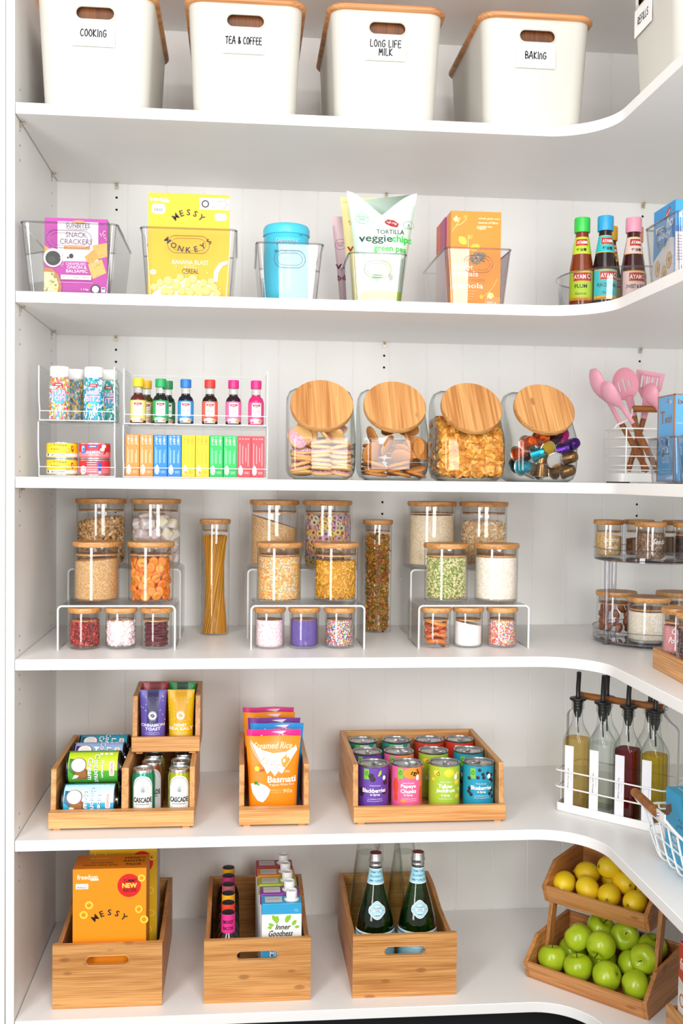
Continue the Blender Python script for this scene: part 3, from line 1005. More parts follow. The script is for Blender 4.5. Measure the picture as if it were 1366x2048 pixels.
art(root, [('r', 0, .125, .088, .25, '#e9dd9a'), ('r', 0, .255, .146, .012, '#dfcf84'), ('t', 'GLUTEN', -.046, .205, .022, .0048, '#c28a3a'), ('t', 'FREE', -.046, .1985, .013, .0042, '#c28a3a'), ('t', 'veggie', -.018, .140, .080, .022, '#a3271f', .015), ('t', 'chips', .044, .141, .046, .021, '#c9702a', .02)], f, cell=.012, celly=.012, rough=.35)
root, f = pouch('chip_bag', 'dusty pink bag of vegetable chips at the back of its bin', 'bag', (.772, .222, Z2 + .003), .092, .232, .045, .146, '#cfb3ba', tilt=.05, group='bags of vegetable chips')
art(root, [('ring', -.050, .165, .013, .013, .0007, '#a7425a'), ('t', 'GLUTEN', -.050, .168, .019, .0042, '#a7425a'), ('t', 'FREE', -.050, .162, .012, .0038, '#a7425a'), ('t', 'veggie', -.022, .112, .078, .022, '#5b2438', .015), ('t', 'beetroot', -.022, .086, .066, .013, '#7c2f4a', .015)], f, cell=.012, celly=.012, rough=.35)

# granola boxes
def granola(x, y, col, label):
    return carton('granola_box', label, 'box', (x, y, Z2 + .004), .117, .052, .213, col, group='granola boxes in a clear bin')


t = granola(1.018, .075, '#f08a1e', 'orange granola box, foremost of the three in the bin')
W, H = .117, .213
it = [('r', 0, H / 2, W - .001, H - .001, '#f2881a'), ('t', 'whole grain oats', .030, .197, .050, .0052, '#ffe9c4', .01), ('t', 'source of fibre', .028, .188, .046, .0052, '#ffe9c4', .01), ('t', 'suitable for', .020, .179, .036, .0048, '#ffe9c4', .01), ('t', 'vegans', .012, .1735, .021, .0044, '#ffe9c4', .01)]
leafs = lambda x, y, a, l, w, c: ('p', [(x + math.cos(a) * l * s_ - math.sin(a) * w * q, y + math.sin(a) * l * s_ + math.cos(a) * w * q) for s_, q in ((0, 0), (.2, .7), (.5, 1), (.8, .7), (1, 0), (.8, -.7), (.5, -1), (.2, -.7))], c)
it += [('l', [(-.055, .166), (-.047, .178), (-.034, .184), (-.022, .196)], .0011, '#ffd98a'), ('l', [(-.047, .178), (-.04, .19), (-.036, .198)], .0011, '#ffd98a'), leafs(-.046, .188, 2.2, .011, .003, '#f4f7a0'), leafs(-.046, .188, 1.6, .014, .003, '#fdfbe0'), leafs(-.046, .188, 1.0, .011, .003, '#cde05a'),
       leafs(-.022, .138, 2.4, .024, .0085, '#ecd93c'), leafs(-.016, .126, .35, .028, .0085, '#f6b830'), leafs(-.020, .152, .3, .014, .005, '#f6a428'), leafs(-.03, .196, 0.6, .012, .004, '#f6a428'), ('l', [(-.017, .160), (-.018, .14), (-.015, .11)], .001, '#ffd98a'),
       ('p', [(-.012, .112), (-.004, .120), (.010, .121), (.022, .119), (.024, .110), (.016, .100), (.004, .092), (-.006, .094), (-.013, .102)], '#8d7a62')]
for k in range(18): it.append(('e', -.008 + random.random() * .027, .096 + random.random() * .021, .0022, .0014, random.choice(['#c9b18a', '#5d4a38', '#ab9068', '#43342a'])))
it += [('t', 'dorset', -.030, .086, .048, .0135, '#fff4dc', .008), ('t', 'cereals', -.024, .071, .060, .0120, '#fff4dc', .008), ('t', 'simply nutty', -.014, .0565, .076, .011, '#b08150', .006), ('t', 'granola', -.018, .042, .072, .0150, '#fff4dc', .012),
       ('l', [(.050, .060), (.040, .040), (.030, .030), (.018, .020)], .001, '#ffd98a'), leafs(.034, .030, -1.9, .016, .004, '#cde05a'), leafs(.034, .030, -1.4, .016, .004, '#fdfbe0'), leafs(.034, .030, -.9, .015, .004, '#f4d95a'), leafs(.012, .024, -1.2, .012, .005, '#f6b830'), ('t', '460 g', .038, .006, .022, .0055, '#ffe9c4', .01)]
for k in range(4): it.append(('r', -.024, .031 - k * .006, .05 - k * .006, .0016, '#f9b468'))
art(t, it, flat(-.026))
granola(1.016, .134, '#a8347e', 'magenta granola box behind the orange granola box')
granola(1.016, .190, '#d9532c', 'red granola box at the back of the granola bin')


# sauce bottles on a clear turntable
def turntable(label, loc, R, hh, tiers=None):
    t = thing('turntable', label, 'turntable', loc)
    b = B().lathe([(0, .010), (R - .006, .010), (R - .002, .012), (R, .018), (R + .001, hh - .006), (R + .006, hh)], 64)
    b.done('tray', ACRYL, t, smooth=50)
    b = B()
    b.tube([((R + .005) * math.cos(2 * PI * i / 64), (R + .005) * math.sin(2 * PI * i / 64), hh) for i in range(64)], .002, 6, closed=True)
    b.tube([((R - .002) * math.cos(2 * PI * i / 64), (R - .002) * math.sin(2 * PI * i / 64), .011) for i in range(64)], .002, 6, closed=True)
    b.done('tray_rim', ACRYL_RIM, t)
    B().lathe([(0, 0), (R * .62, 0), (R * .62, .008), (0, .008)], 48).done('base', ACRYL_RIM, t)
    return t


turntable('clear turntable carrying the sauce bottles with bright caps', (1.392, .125, Z2), .150, .088)


def sauce(label, loc, liquid, cap, lab, name_txt, rz=0.0, full=True):
    t = thing('sauce_bottle', label, 'bottle', loc, rz, 'sauce bottles on the turntable')
    prof = [(0, 0), (.025, 0), (.0275, .003), (.0275, .088), (.026, .096), (.0155, .160), (.0145, .172)]
    B().lathe(prof, 36).done('bottle_body', M(liquid, .12), t)
    B().lathe([(.0145, .172), (.014, .180), (0, .180)], 32).done('bottle_neck', M(liquid, .2), t)
    b = B(); n = 48
    rr = lambda i, q: .0182 * q + (.0003 if i % 2 else 0)
    b.loft([[(rr(i, q) * math.cos(2 * PI * i / n), rr(i, q) * math.sin(2 * PI * i / n), z) for i in range(n)] for q, z in ((.97, .172), (1, .174), (1, .203), (.95, .206), (.5, .207))])
    b.done('cap', M(cap, .35), t)
    R = lambda v: .0279
    it = [('r', 0, .046, .072, .068, lab), ('r', 0, .0795, .072, .0022, '#e4b040'), ('r', 0, .0155, .072, .008, '#e9a824'), ('r', 0, .0132, .072, .0012, '#8a5a1a'), ('r', .004, .066, .046, .021, '#e0b23c'), ('r', .004, .066, .044, .0185, '#b71f26'),
          ('t', 'AYAM', -.003, .066, .028, .0105, '#fff4ea', .018), ('e', .019, .067, .0048, .0056, '#f3d9c0'), ('e', .0195, .0672, .003, .0037, '#54303a')]
    for i, w_ in enumerate(name_txt):
        it.append(('t', w_, 0, .044 - i * .0115, min(.050, .0072 * len(w_)), .0088, '#1c1a18', .012))
    it += [('t', 'Sauce', 0, .0275, .026, .006, '#2a2622', 0, .3), ('r', 0, .0155, .034, .0012, '#a8661a')]
    art(t, it, wrap(.0277), 'label_print', cell=.004)
    rn = lambda v: .0228 - (v - .116) * .158 if v < .1605 else .0157
    it = [('r', 0, .140, .056, .038, lab), ('r', 0, .1595, .056, .0016, '#e4b040'), ('r', 0, .1205, .056, .0016, '#e4b040'), ('r', 0, .147, .031, .017, '#e0b23c'), ('r', 0, .147, .029, .015, '#b71f26'), ('t', 'AYAM', -.002, .147, .020, .008, '#fff4ea', .018), ('e', .011, .147, .003, .0036, '#f3d9c0'), ('t', '醬油膏', 0, .1295, .021, .0075, '#1c1a18', .02)]
    art(t, it, wrap(rn, ref=.019), 'label_print', cell=.004, celly=.006, base=4e-4)
    return t


ZT = Z2 + .0125
sauce('sauce bottle with green cap and lime plum label', (1.279, .085, ZT), '#7a3412', '#37c24a', '#b6d62e', ['PLUM'], rz=-.35)
sauce('dark sauce bottle with blue cap and turquoise label', (1.327, .062, ZT), '#1d0c0a', '#2f9fd6', '#2bbcc2', ['PUN CHOY BAO'], rz=-.05)
sauce('brown sauce bottle with pink cap and pale pink label', (1.397, .068, ZT), '#3f1210', '#f09cb2', '#f3cfc9', ['SWEET & SOUR'], rz=.0)
sauce('sauce bottle with yellow cap behind the blue capped one', (1.372, .158, ZT), '#3a1a0c', '#d9a520', '#d9a94a', [], rz=0)
sauce('sauce bottle with salmon cap behind the pink capped one', (1.437, .160, ZT), '#6e2c16', '#e08878', '#c7b24a', [], rz=0)

# teddy biscuits in a bin on the wing
make_bin('clear bin on the corner wing holding the blue biscuit box', (1.318 + .14, -.273, Z2 + .0015), .140, .160, .26, .126, rz=-PI / 2, hw=.05)
t = carton('biscuit_box', 'blue and white biscuit box at the corner wing beside the sauce bottles', 'box', (1.335 + .105, -.262, Z2 + .004), .21, .108, .157, '#2e96d6')
f = onleft(-.105, .0)
it = [('r', 0, .0785, .107, .155, '#2b93d4'), ('p', [(-.053, .001), (.053, .001), (.053, .083), (.03, .088), (-.053, .054)], '#e6e4e4'), ('p', [(.002, .128), (.008, .14), (.026, .15), (.032, .146), (.026, .136), (.008, .127)], '#b5262b'),
      ('t', 'Arnott', .018, .139, .022, .006, '#f7e3df', .01, .2, .45), ('t', 'tiny', -.022, .113, .040, .018, '#fbf8f2', .02, .2), ('t', 'ho', .030, .120, .030, .022, '#fbf8f2', .02, .2), ('t', 'teddy', -.002, .097, .074, .018, '#dfe9f4', .02, .2)]
for x, y in ((-.03, .036), (.004, .020), (.028, .043)):
    it += [('e', x, y, .013, .017, '#c49a62'), ('e', x, y, .0105, .0145, '#e0c396'), ('e', x + .002, y, .004, .006, '#b88850')]
art(t, it, f)
it = [('r', 0, .0785, .208, .155, '#3d9bd8'), ('t', 'teddy', -.056, .128, .086, .024, '#fbf8f2', .02, .2), ('r', 0, .05, .208, .100, '#dcd6da'), ('r', 0, .1, .208, .012, '#2f6fb4')]
for k in range(9): it.append(('r', -.078, .086 - k * .0058, .044, .0022, '#8f7f86'))
it += [('r', -.076, .018, .036, .026, '#f4f2f0')] + [('r', -.091 + k * .0031, .018, .0014, .022, '#2a2626') for k in range(11)]
art(t, it, flat(-.054))

# ------------------------------------------------------------ third shelf: stacked clear organisers
frosted_edge = frosted('organiser_edge', .45)


def organiser(label, loc, w, d, h, lip):
    """clear stacking bin, low lip in front, sides swept up to full height"""
    t = thing('stacking_organiser', label, 'organiser', loc, 0, 'clear stacking organisers')
    side = [(0, 0), (d, 0), (d, h)] + [(d * .0 + .006, h)]
    prof = spline([(0, lip), (-.001, lip + .008), (-.008, h * .42), (-.010, h * .8), (-.009, h)], 4)
    poly = [(d, 0), (d, h)] + prof[::-1] + [(0, 0)]
    for x in (-w / 2, w / 2 - .0022):
        B().prism(poly, lambda y, z, x_: (x_, y, z), x, x + .0022).done('side_panel', ORGAN, t)
    B().box(-w / 2 + .0022, 0, 0, w / 2 - .0022, d, .0022).done('bottom_panel', ORGAN, t)
    B().box(-w / 2 + .0022, d - .0022, .0022, w / 2 - .0022, d, h).done('back_panel', ORGAN, t)
    B().box(-w / 2 + .0022, 0, .0022, w / 2 - .0022, .0018, lip).done('front_lip', ORGAN, t)
    b = B()
    for x in (-w / 2 + .0011, w / 2 - .0011):
        b.tube([(x, y - .0004, z) for y, z in prof], .0017, 6)
        b.tube([(x, -.0006, .001), (x, -.0006, lip)], .0014, 6)
    b.tube([(-w / 2, -.0004, lip), (w / 2, -.0004, lip)], .0011, 6)
    b.tube([(-w / 2, -.0004, .0012), (w / 2, -.0004, .0012)], .0016, 6)
    b.tube([(-w / 2, d, h), (w / 2, d, h)], .0010, 6)
    b.done('polished_edge', frosted_edge, t)
    return t


OY = .085
organiser('lower clear organiser holding the tuna and salmon tins', (.120, OY, Z3 + .001), .170, .150, .123, .022)
organiser('upper clear organiser holding the sprinkle jars', (.120, OY, Z3 + .1265), .168, .150, .122, .022)
organiser('lower long clear organiser holding the row of jelly boxes', (.385, OY, Z3 + .001), .326, .150, .118, .022)
organiser('upper long clear organiser holding the food colour bottles', (.385, OY, Z3 + .1215), .324, .150, .124, .022)


def tin(label, loc, r, h, items, group, rz=0.0, side='#e8e8e6', name='fish_tin', rot=None, cell=.004):
    t = thing(name, label, 'can', loc, rz, group, rot)
    B().lathe([(0, .001), (r - .003, .001), (r - .001, 0), (r, .0012), (r, .0025), (r - .0006, .0032), (r - .0006, h - .0032), (r, h - .0025), (r, h - .0008), (r - .0012, h), (r - .003, h - .001), (r - .004, h - .004), (0, h - .004)], 40).done('tin_body', M('#cfcfce', .3, .9), t)
    B().lathe([(r - .0004, .0034), (r - .0003, h - .0034)], 40).done('label_sleeve', M(side, .4), t)
    art(t, items, wrap(r - .0003), 'label_print', cell=cell)
    return t


TY = ['#f7cf1e', '#f2b61c']
def tuna_items():
    it = [('r', 0, .0235, .200, .026, '#f6cb1c'), ('r', 0, .0085, .200, .0072, '#f4f2ee'), ('ta', 'SIRENA', -.009, -.030, .0620, math.radians(107), math.radians(72), .0046, '#5a3a28', .02),
          ('t', 'TUNA', -.012, .0215, .022, .0042, '#9a6a1a', .02), ('t', 'LEMON & PEPPER', -.006, .0085, .034, .0038, '#44403c', .01), ('e', .018, .0185, .0055, .0065, '#f0a02a'), ('e', .0175, .0195, .0040, .0048, '#f8c24a'), ('e', .013, .030, .0028, .0012, '#5f8a2e'),
          ('p', [(.026, .030), (.032, .029), (.034, .020), (.029, .014), (.026, .020)], '#a8481e'), ('e', .030, .024, .002, .003, '#e8b02a'), ('r', -.031, .009, .005, .005, '#2a2a5a')]
    return it
for k in range(2):
    tin(f'yellow tuna tin, {["bottom", "top"][k]} of its stack of two', (.080, .128, Z3 + .0035 + .038 * k), .0355, .0375, tuna_items(), 'yellow tuna tins', side='#f6cb1c')
def salmon_items(k):
    it = [('r', 0, .0265, .200, .021, '#d8283c'), ('r', 0, .0115, .200, .0105, ['#ef7a84', '#f0808c'][k])]
    if k:
        it += [('rr', -.024, .0225, .011, .019, .002, '#2d7fd0'), ('e', -.024, .024, .004, .006, '#ffffff'), ('e', -.023, .023, .003, .004, '#2d7fd0'), ('rr', .000, .029, .022, .007, .003, '#2b58b8'), ('r', .0, .029, .014, .0016, '#ffffff'), ('t', 'SALMON', .001, .0165, .030, .0062, '#fff3ee', .02), ('t', 'SWEET CHILLI', .002, .0098, .024, .003, '#fff3ee'),
               ('e', .026, .029, .006, .005, '#f6ece0'), ('e', .022, .022, .006, .004, '#f2d8c8'), ('l', [(.030, .025), (.031, .018), (.026, .013)], .0035, '#b8231f'), ('l', [(.029, .025), (.031, .028)], .001, '#4f8a2a')]
    else:
        it += [('e', -.024, .013, .009, .010, '#fdf6f2'), ('ring', -.021, .013, .004, .005, .0012, '#3a6aa8'), ('rr', .016, .020, .0075, .022, .002, '#2b58b8'), ('r', .016, .008, .006, .006, '#f4c6c8')]
        for q in range(5): it.append(('r', -.002, .030 - q * .005, .022, .0014, '#fbd7d8'))
    return it
for k in range(2):
    tin(f'red salmon tin, {["bottom", "top"][k]} of its stack of two', (.153, .128, Z3 + .0035 + .0375 * k), .0355, .037, salmon_items(k), 'red salmon tins', side='#e35462')


# sprinkle jars
def sprinkle(label, loc, cols, title, tcol, seen=True):
    t = thing('sprinkle_jar', label, 'jar', loc, 0, 'sprinkle jars with white caps')
    g = grain('sprinkles_' + '_'.join(c.lstrip('#') for c in cols[:2]), cols, 330, .5, .3, (1, 1, .55))
    B().lathe([(0, 0), (.0215, 0), (.0232, .002), (.0232, .086), (.0215, .092), (.0185, .097)], 36).done('jar_body', g, t)
    B().lathe([(.0188, .094), (.0182, .101)], 32).done('neck', M('#e9e3e0', .3), t)
    B().lathe([(.0205, .099), (.0212, .100), (.0212, .120), (.0200, .122), (0, .122)], 36).done('cap', M('#f8f8f7', .4), t)
    it = []
    if title:
        it = [('e', .004, .052, .018, .016, '#47b3dc'), ('p', [(-.008, .083), (.010, .083), (.012, .076), (-.010, .076)], '#b5303a'), ('r', .001, .0795, .012, .0016, '#ffffff')]
        for i, w in enumerate(title):
            yy = .062 - i * .0125
            it += [('t', w, .001, yy, .0345, .0135, tcol, .06), ('t', w, .001, yy, .0335, .0115, '#ffffff', .01)]
        it += [('e', -.008, .034, .004, .004, '#f4d23a'), ('l', [(-.014, .034), (-.004, .028), (.010, .032)], .0016, '#ffffff')]
        art(t, it, wrap(.0233), 'label_print', cell=.004)
    return t


ZU = Z3 + .1292
CS = ['#d8413f', '#f3f0ea', '#e8a53a', '#7fb84a', '#e37fb0', '#4aa3d0', '#f4efe8', '#e86a3a']
CB = ['#1fa6b8', '#e9f3f2', '#2a8fc0', '#39b59a', '#ffffff', '#1b7fa8']
sprinkle('jar of multicoloured star sprinkles with white cap in the upper organiser', (.074, .125, ZU), CS, ['STAR', 'TOPS'], '#c2308f')
sprinkle('jar of blue and white sprinkles with white cap in the upper organiser', (.151, .125, ZU), CB, ['JURASSIC', 'BITZ'], '#c2308f')
sprinkle('white capped sprinkle jar behind the multicoloured star sprinkles', (.100, .185, ZU - .0), ['#8e8577', '#d8b23a', '#5d6a74', '#c9c4bc', '#3f8fb0'], None, '#b88a2a')
sprinkle('white capped sprinkle jar behind the blue and white sprinkles', (.178, .185, ZU - .0), ['#17a39c', '#e5f2ee', '#1d8aa0', '#3fc0a8'], ['JURASSIC', 'BITZ'], '#c2308f')


# food colour bottles
def dye(label, loc, liquid, cap, lab, word, wc, rz=0.0):
    t = thing('food_colour_bottle', label, 'bottle', loc, rz, 'small food colour bottles in the upper long organiser')
    B().lathe([(0, 0), (.0165, 0), (.0180, .0025), (.0180, .052), (.0160, .060), (.0108, .066)], 36).done('bottle_body', M(liquid, .12), t)
    B().lathe([(.0108, .066), (.0102, .072), (.0102, .084), (.0112, .085)], 28).done('neck', BOTTLEGLASS, t)
    B().lathe([(0, .066), (.0099, .0665), (.0099, .070), (0, .071)], 24).done('liquid', M(liquid, .15), t)
    b = B(); n = 36
    b.loft([[(q * (.0122 + (.0004 if i % 2 else 0)) * math.cos(2 * PI * i / n), q * (.0122 + (.0004 if i % 2 else 0)) * math.sin(2 * PI * i / n), z) for i in range(n)] for q, z in ((.97, .084), (1, .0855), (1, .101), (.93, .103), (.5, .1035))])
    b.done('cap', M(cap, .4), t)
    it = [('r', 0, .030, .113, .046, lab), ('rr', .001, .034, .022, .032, .003, '#fbf6f2'), ('p', [(-.009, .047), (.011, .047), (.009, .0425), (.001, .0405), (-.007, .0425)], '#a8232c'), ('t', "Queen", .001, .0440, .011, .0032, '#fff2ee', .01),
          ('t', 'food colour', .001, .0375, .014, .0025, '#a8a09a'), ('t', word, .001, .0305, .0030 * len(word) + .004, .0058, wc, .01), ('p', [(-.014, .013), (.0, .015), (.014, .012), (.013, .003), (-.013, .003)], '#e9e2da'), ('e', .010, .008, .0055, .004, '#c8a277'), ('e', -.008, .006, .004, .0022, lab)]
    art(t, it, wrap(.0181), 'label_print', cell=.004)
    return t


ZV = Z3 + .1242
DX = [.252, .303, .360, .415, .469, .521]
dye('yellow food colour bottle at the front of the organiser', (DX[0], .115, ZV), '#5a1a10', '#f3c822', '#f3d878', 'YELLOW', '#f0cf4a')
dye('green food colour bottle with green cap, front one', (DX[1], .115, ZV), '#0e1a14', '#22a45c', '#2aa866', 'GREEN', '#5fb583')
dye('blue food colour bottle with blue cap', (DX[2], .115, ZV), '#0a0f22', '#2476c8', '#2f95d8', 'BLUE', '#4a9ad8')
dye('red food colour bottle with red cap', (DX[3], .115, ZV), '#1c0a0a', '#e2352f', '#e8604a', 'RED', '#e8604a')
dye('food colour bottle with magenta cap and light pink label', (DX[4], .115, ZV), '#260a18', '#d9237c', '#ea74a8', 'PINK', '#c98aa4')
dye('rose pink food colour bottle with pink liquid beside the light pink one', (DX[5], .115, ZV), '#d8246c', '#e0267e', '#e8528e', 'ROSE', '#d8528a')
dye('yellow capped food colour bottle standing behind the front yellow one', (DX[0] + .014, .165, ZV), '#4a3a10', '#e3b422', '#d8c050', 'YELLOW', '#d9b93a')
dye('green capped food colour bottle standing behind the front green one', (DX[1] + .012, .165, ZV), '#0e1a14', '#1f8f50', '#1f7f50', 'GREEN', '#5fb583')


# jelly crystal boxes
JC = [('#f08a3c', 'orange'), ('#f08a3c', 'orange'), ('#1f7fd6', 'blue'), ('#1f7fd6', 'blue'), ('#f7c815', 'yellow'), ('#f7c815', 'yellow'), ('#12b455', 'green'), ('#12b455', 'green'), ('#e23b48', 'red'), ('#e23b48', 'red')]
for i, (c, nm) in enumerate(JC):
    nb = ['beside the clear side panel', 'next to the blue pair', 'next to the orange pair', 'next to the yellow pair', 'next to the blue pair', 'next to the green pair', 'next to the yellow pair', 'next to the red pair', 'next to the green pair', 'last of the row'][i]
    t = carton('jelly_box', f'{nm} jelly crystal box in the row, {nb}', 'box', (.2415 + .0316 * i, .132, Z3 + .0036), .0305, .080, .095, c, group='row of jelly boxes')
    pale = {'orange': '#fbd3ae', 'blue': '#a9d2f6', 'yellow': '#c9a21c', 'green': '#a8ecc4', 'red': '#fac2c6'}[nm]
    W_ = '#fff6ee' if nm != 'yellow' else '#a8860e'
    it = []
    if nm != 'red':
        for j, x in enumerate((-.0095, -.001, .0085)):
            it.append(('t', ['I JELLY', 'I SET', 'I HEAT'][j], x, .082, .020, .0048, W_, .012, 0, -PI / 2))
            it += [('r', x - .001, .048 - .003 * j, .0011, .038 - .008 * j, pale), ('r', x + .0014, .046, .0009, .030, pale)]
    else:
        for j, x in enumerate((-.0095, -.003, .004, .0095)): it += [('r', x, .052, .0011, .052 - .010 * (j % 3), pale), ('t', 'FLAVOUR', x, .088, .0040, .0030, W_, 0)]
    it += [('e', -.0075, .0135, .0052, .0085, '#fdf2f0'), ('p', [(-.013, .020), (-.0075, .028), (-.002, .019)], '#fdf2f0'), ('e', -.006, .010, .003, .004, pale), ('r', .006, .012, .010, .0012, pale), ('r', .006, .009, .010, .0012, pale)]
    art(t, it, flat(-.040))


# ------------------------------------------------------------ slanted cookie jars
def cookie_jar(label, loc, rz):
    t = thing('cookie_jar', label, 'jar', loc, rz, 'slanted glass cookie jars with round wooden lids')
    prof = [(.018, 0), (.004, .012), (0, .026), (.000, .088), (.006, .104), (.088, .206), (.098, .212), (.128, .212), (.146, .200), (.152, .184), (.152, .030), (.148, .014), (.134, 0)]
    cy, cz = .076, .104
    def sec(x, q): return [(x, cy + (y - cy) * q, cz + (z - cz) * (q if z > cz else q)) for y, z in prof]
    b = B()
    b.loft([sec(-.0775, .60), sec(-.0765, .80), sec(-.070, .93), sec(-.056, 1.0), sec(0, 1.0), sec(.056, 1.0), sec(.070, .93), sec(.0765, .80), sec(.0775, .60)])
    b.done('glass_body', COOKIEGLASS, t, smooth=50, even=True)
    lid = bpy.data.objects.new('lid', None)
    # lid frame: disc on the slanted mouth
    tilt = math.radians(54)
    mat = Matrix.Translation((0, .047, .157)) @ Matrix.Rotation(tilt, 4, 'X')
    b = B().lathe([(0, .010), (.0680, .010), (.0712, .0115), (.0718, .014), (.0718, .023), (.0706, .0255), (0, .0255)], 56)
    bmesh.ops.transform(b.bm, matrix=mat, verts=b.bm.verts)
    for f in b.bm.faces:
        if f.normal.dot(mat.to_3x3() @ Vector((0, 0, 1))) > .9: f.material_index = 1
    o = b.done('lid', [LIDW, LIDTOP], t)
    b = B().lathe([(.058, -.004), (.058, .0098)], 48)
    bmesh.ops.transform(b.bm, matrix=mat, verts=b.bm.verts)
    b.done('glass_neck', COOKIEGLASS, t)
    b = B().lathe([(.050, .004), (.0545, .004), (.0545, .0099), (.050, .0099)], 48)
    bmesh.ops.transform(b.bm, matrix=mat, verts=b.bm.verts)
    b.done('seal', SEAL, o)
    bpy.data.objects.remove(lid)
    return t


JX = [.669, .836, 1.016, 1.187]
JY = .022
cookie_jar('slanted glass jar of pink sprinkled cookies', (JX[0], JY, Z3 + .0005), 0)
cookie_jar('slanted glass jar of round brown oat cookies', (JX[1], JY, Z3 + .0005), 0)
cookie_jar('slanted glass jar of golden corn flakes', (JX[2], JY, Z3 + .0005), .05)
cookie_jar('slanted glass jar of coloured coffee capsules', (JX[3], JY, Z3 + .0005), .05)


def cookie(name, label, r, th, mats, group, topdots=False):
    t = thing(name, label, 'cookie', (0, 0, 0), 0, group)
    b = B(); n = 26
    rows = []
    for q, z in ((.0, 0), (.85, 0), (.97, th * .2), (1.0, th * .45), (.95, th * .8), (.80, th), (0, th * 1.04)):
        if q == 0: rows.append((0, z))
        else: rows.append((r * q, z))
    b.lathe(rows, n)
    for v in b.bm.verts:
        a = math.atan2(v.co.y, v.co.x)
        v.co.x *= 1 + .025 * math.sin(3 * a + 1) + .012 * math.sin(7 * a); v.co.y *= 1 + .025 * math.cos(2 * a)
        v.co.z += .0004 * math.sin(9 * a)
    if len(mats) > 1:
        for f in b.bm.faces:
            if f.calc_center_median().z > th * .72: f.material_index = 1
    b.done('biscuit', mats, t)
    if topdots:
        b = B()
        for k in range(60):
            a = random.random() * 6.28; q = r * .9 * math.sqrt(random.random())
            b.ball((q * math.cos(a), q * math.sin(a), th * (1.03 if q < r * .78 else .86)), .0011, seg=6, rings=4, mi=k % 2)
        b.done('sprinkle_dots', [M('#fdf4f2', .5), M('#d98fb4', .5)], t)
    return t


def stackplaces(R, th, cols, zs):
    out = []
    for (x, y, n, tx, ty) in cols:
        for k in range(n):
            out.append((x + random.uniform(-.003, .003), y + random.uniform(-.003, .003), zs + k * th, tx + random.uniform(-.05, .05), ty + random.uniform(-.07, .07)))
    return out


PINKTOP = speckle('pink_icing', '#d9a3b4', '#f5dfe2', 420, .3, .6, .3)
DOUGH = speckle('pale_biscuit', '#d9ab68', '#c08c48', 300, .15, .7)
proto = cookie('sprinkled_cookie', 'round cookie with pink sprinkled icing inside the glass jar',   .0262, .0080, [DOUGH, PINKTOP], 'pink sprinkled cookies in a jar', True)
spots = stackplaces(.0255, .0098, [(-.044, .036, 6, .16, .14), (.000, .034, 8, .10, -.02), (.044, .036, 8, .10, -.15), (-.040, .094, 8, 0, .1), (.014, .092, 9, 0, 0), (.050, .104, 8, 0, -.1)], Z3 + .012)
spots += [(-.056, .032, Z3 + .094, 0, 1.2), (-.046, .030, Z3 + .098, 0, 1.1), (-.034, .030, Z3 + .100, .1, 1.0), (.000, .022, Z3 + .104, .92, 0), (.026, .022, Z3 + .100, .82, .2), (-.028, .066, Z3 + .122, .9, .4), (.04, .06, Z3 + .106, .6, -.3)]
first = True
for (x, y, z, ax, ay) in spots:
    o = proto if first else dup(proto, (0, 0, 0))
    first = False
    o.location = (JX[0] + x, JY + y, z); o.rotation_euler = (ax, ay, random.uniform(0, 6))
OAT = speckle('oat_biscuit', '#b9752c', '#d29a50', 260, .28, .75, .6)
proto = cookie('oat_cookie', 'round brown oat cookie inside the glass jar', .0265, .0080, [OAT], 'brown oat cookies in a jar')
spots = stackplaces(.0265, .0108, [(-.042, .038, 3, .22, .1), (.012, .036, 3, .2, -.1), (.050, .046, 2, .15, -.2), (-.040, .096, 7, 0, 0), (.016, .098, 8, 0, 0), (.05, .11, 5, 0, 0)], Z3 + .012)
spots += [(-.050, .028, Z3 + .062, 1.15, .25), (-.052, .040, Z3 + .098, 1.1, .45), (-.014, .022, Z3 + .078, 1.12, -.05), (.018, .034, Z3 + .052, .45, .45), (.022, .040, Z3 + .064, .5, .5), (.030, .034, Z3 + .092, .3, 1.25), (.046, .034, Z3 + .076, .1, 1.35), (.060, .036, Z3 + .072, .05, 1.4), (.0, .07, Z3 + .12, .7, 0), (.036, .066, Z3 + .118, .6, .5)]
first = True
for (x, y, z, ax, ay) in spots:
    o = proto if first else dup(proto, (0, 0, 0))
    first = False
    o.location = (JX[1] + x, JY + y, z); o.rotation_euler = (ax, ay, random.uniform(0, 6))


def jarheart(q, ztop):
    prof = [(.020, .006), (.008, .016), (.005, .028), (.005, .086), (.010, .102), (.060, min(.166, ztop)), (.140, min(.166, ztop)), (.146, .03), (.140, .012), (.13, .006)]
    cy, cz = .076, .09
    sec = lambda x, s: [(x, cy + (y - cy) * s, cz + (z - cz) * s) for y, z in prof]
    return B().loft([sec(-.072, .7), sec(-.066, .88), sec(-.052, q), sec(0, q), sec(.052, q), sec(.066, .88), sec(.072, .7)])


fill('corn_flakes', 'golden corn flakes filling a slanted glass jar', jarheart(.90, .152), ['#e8a640', '#dd952e', '#f0b95c', '#c97f22', '#e9ae52'], 'flake', 1700, .0088, (JX[2], JY, Z3 + .001), '#c98a2c', lay=.9, sink=.15, rz=.05, rough=.5)


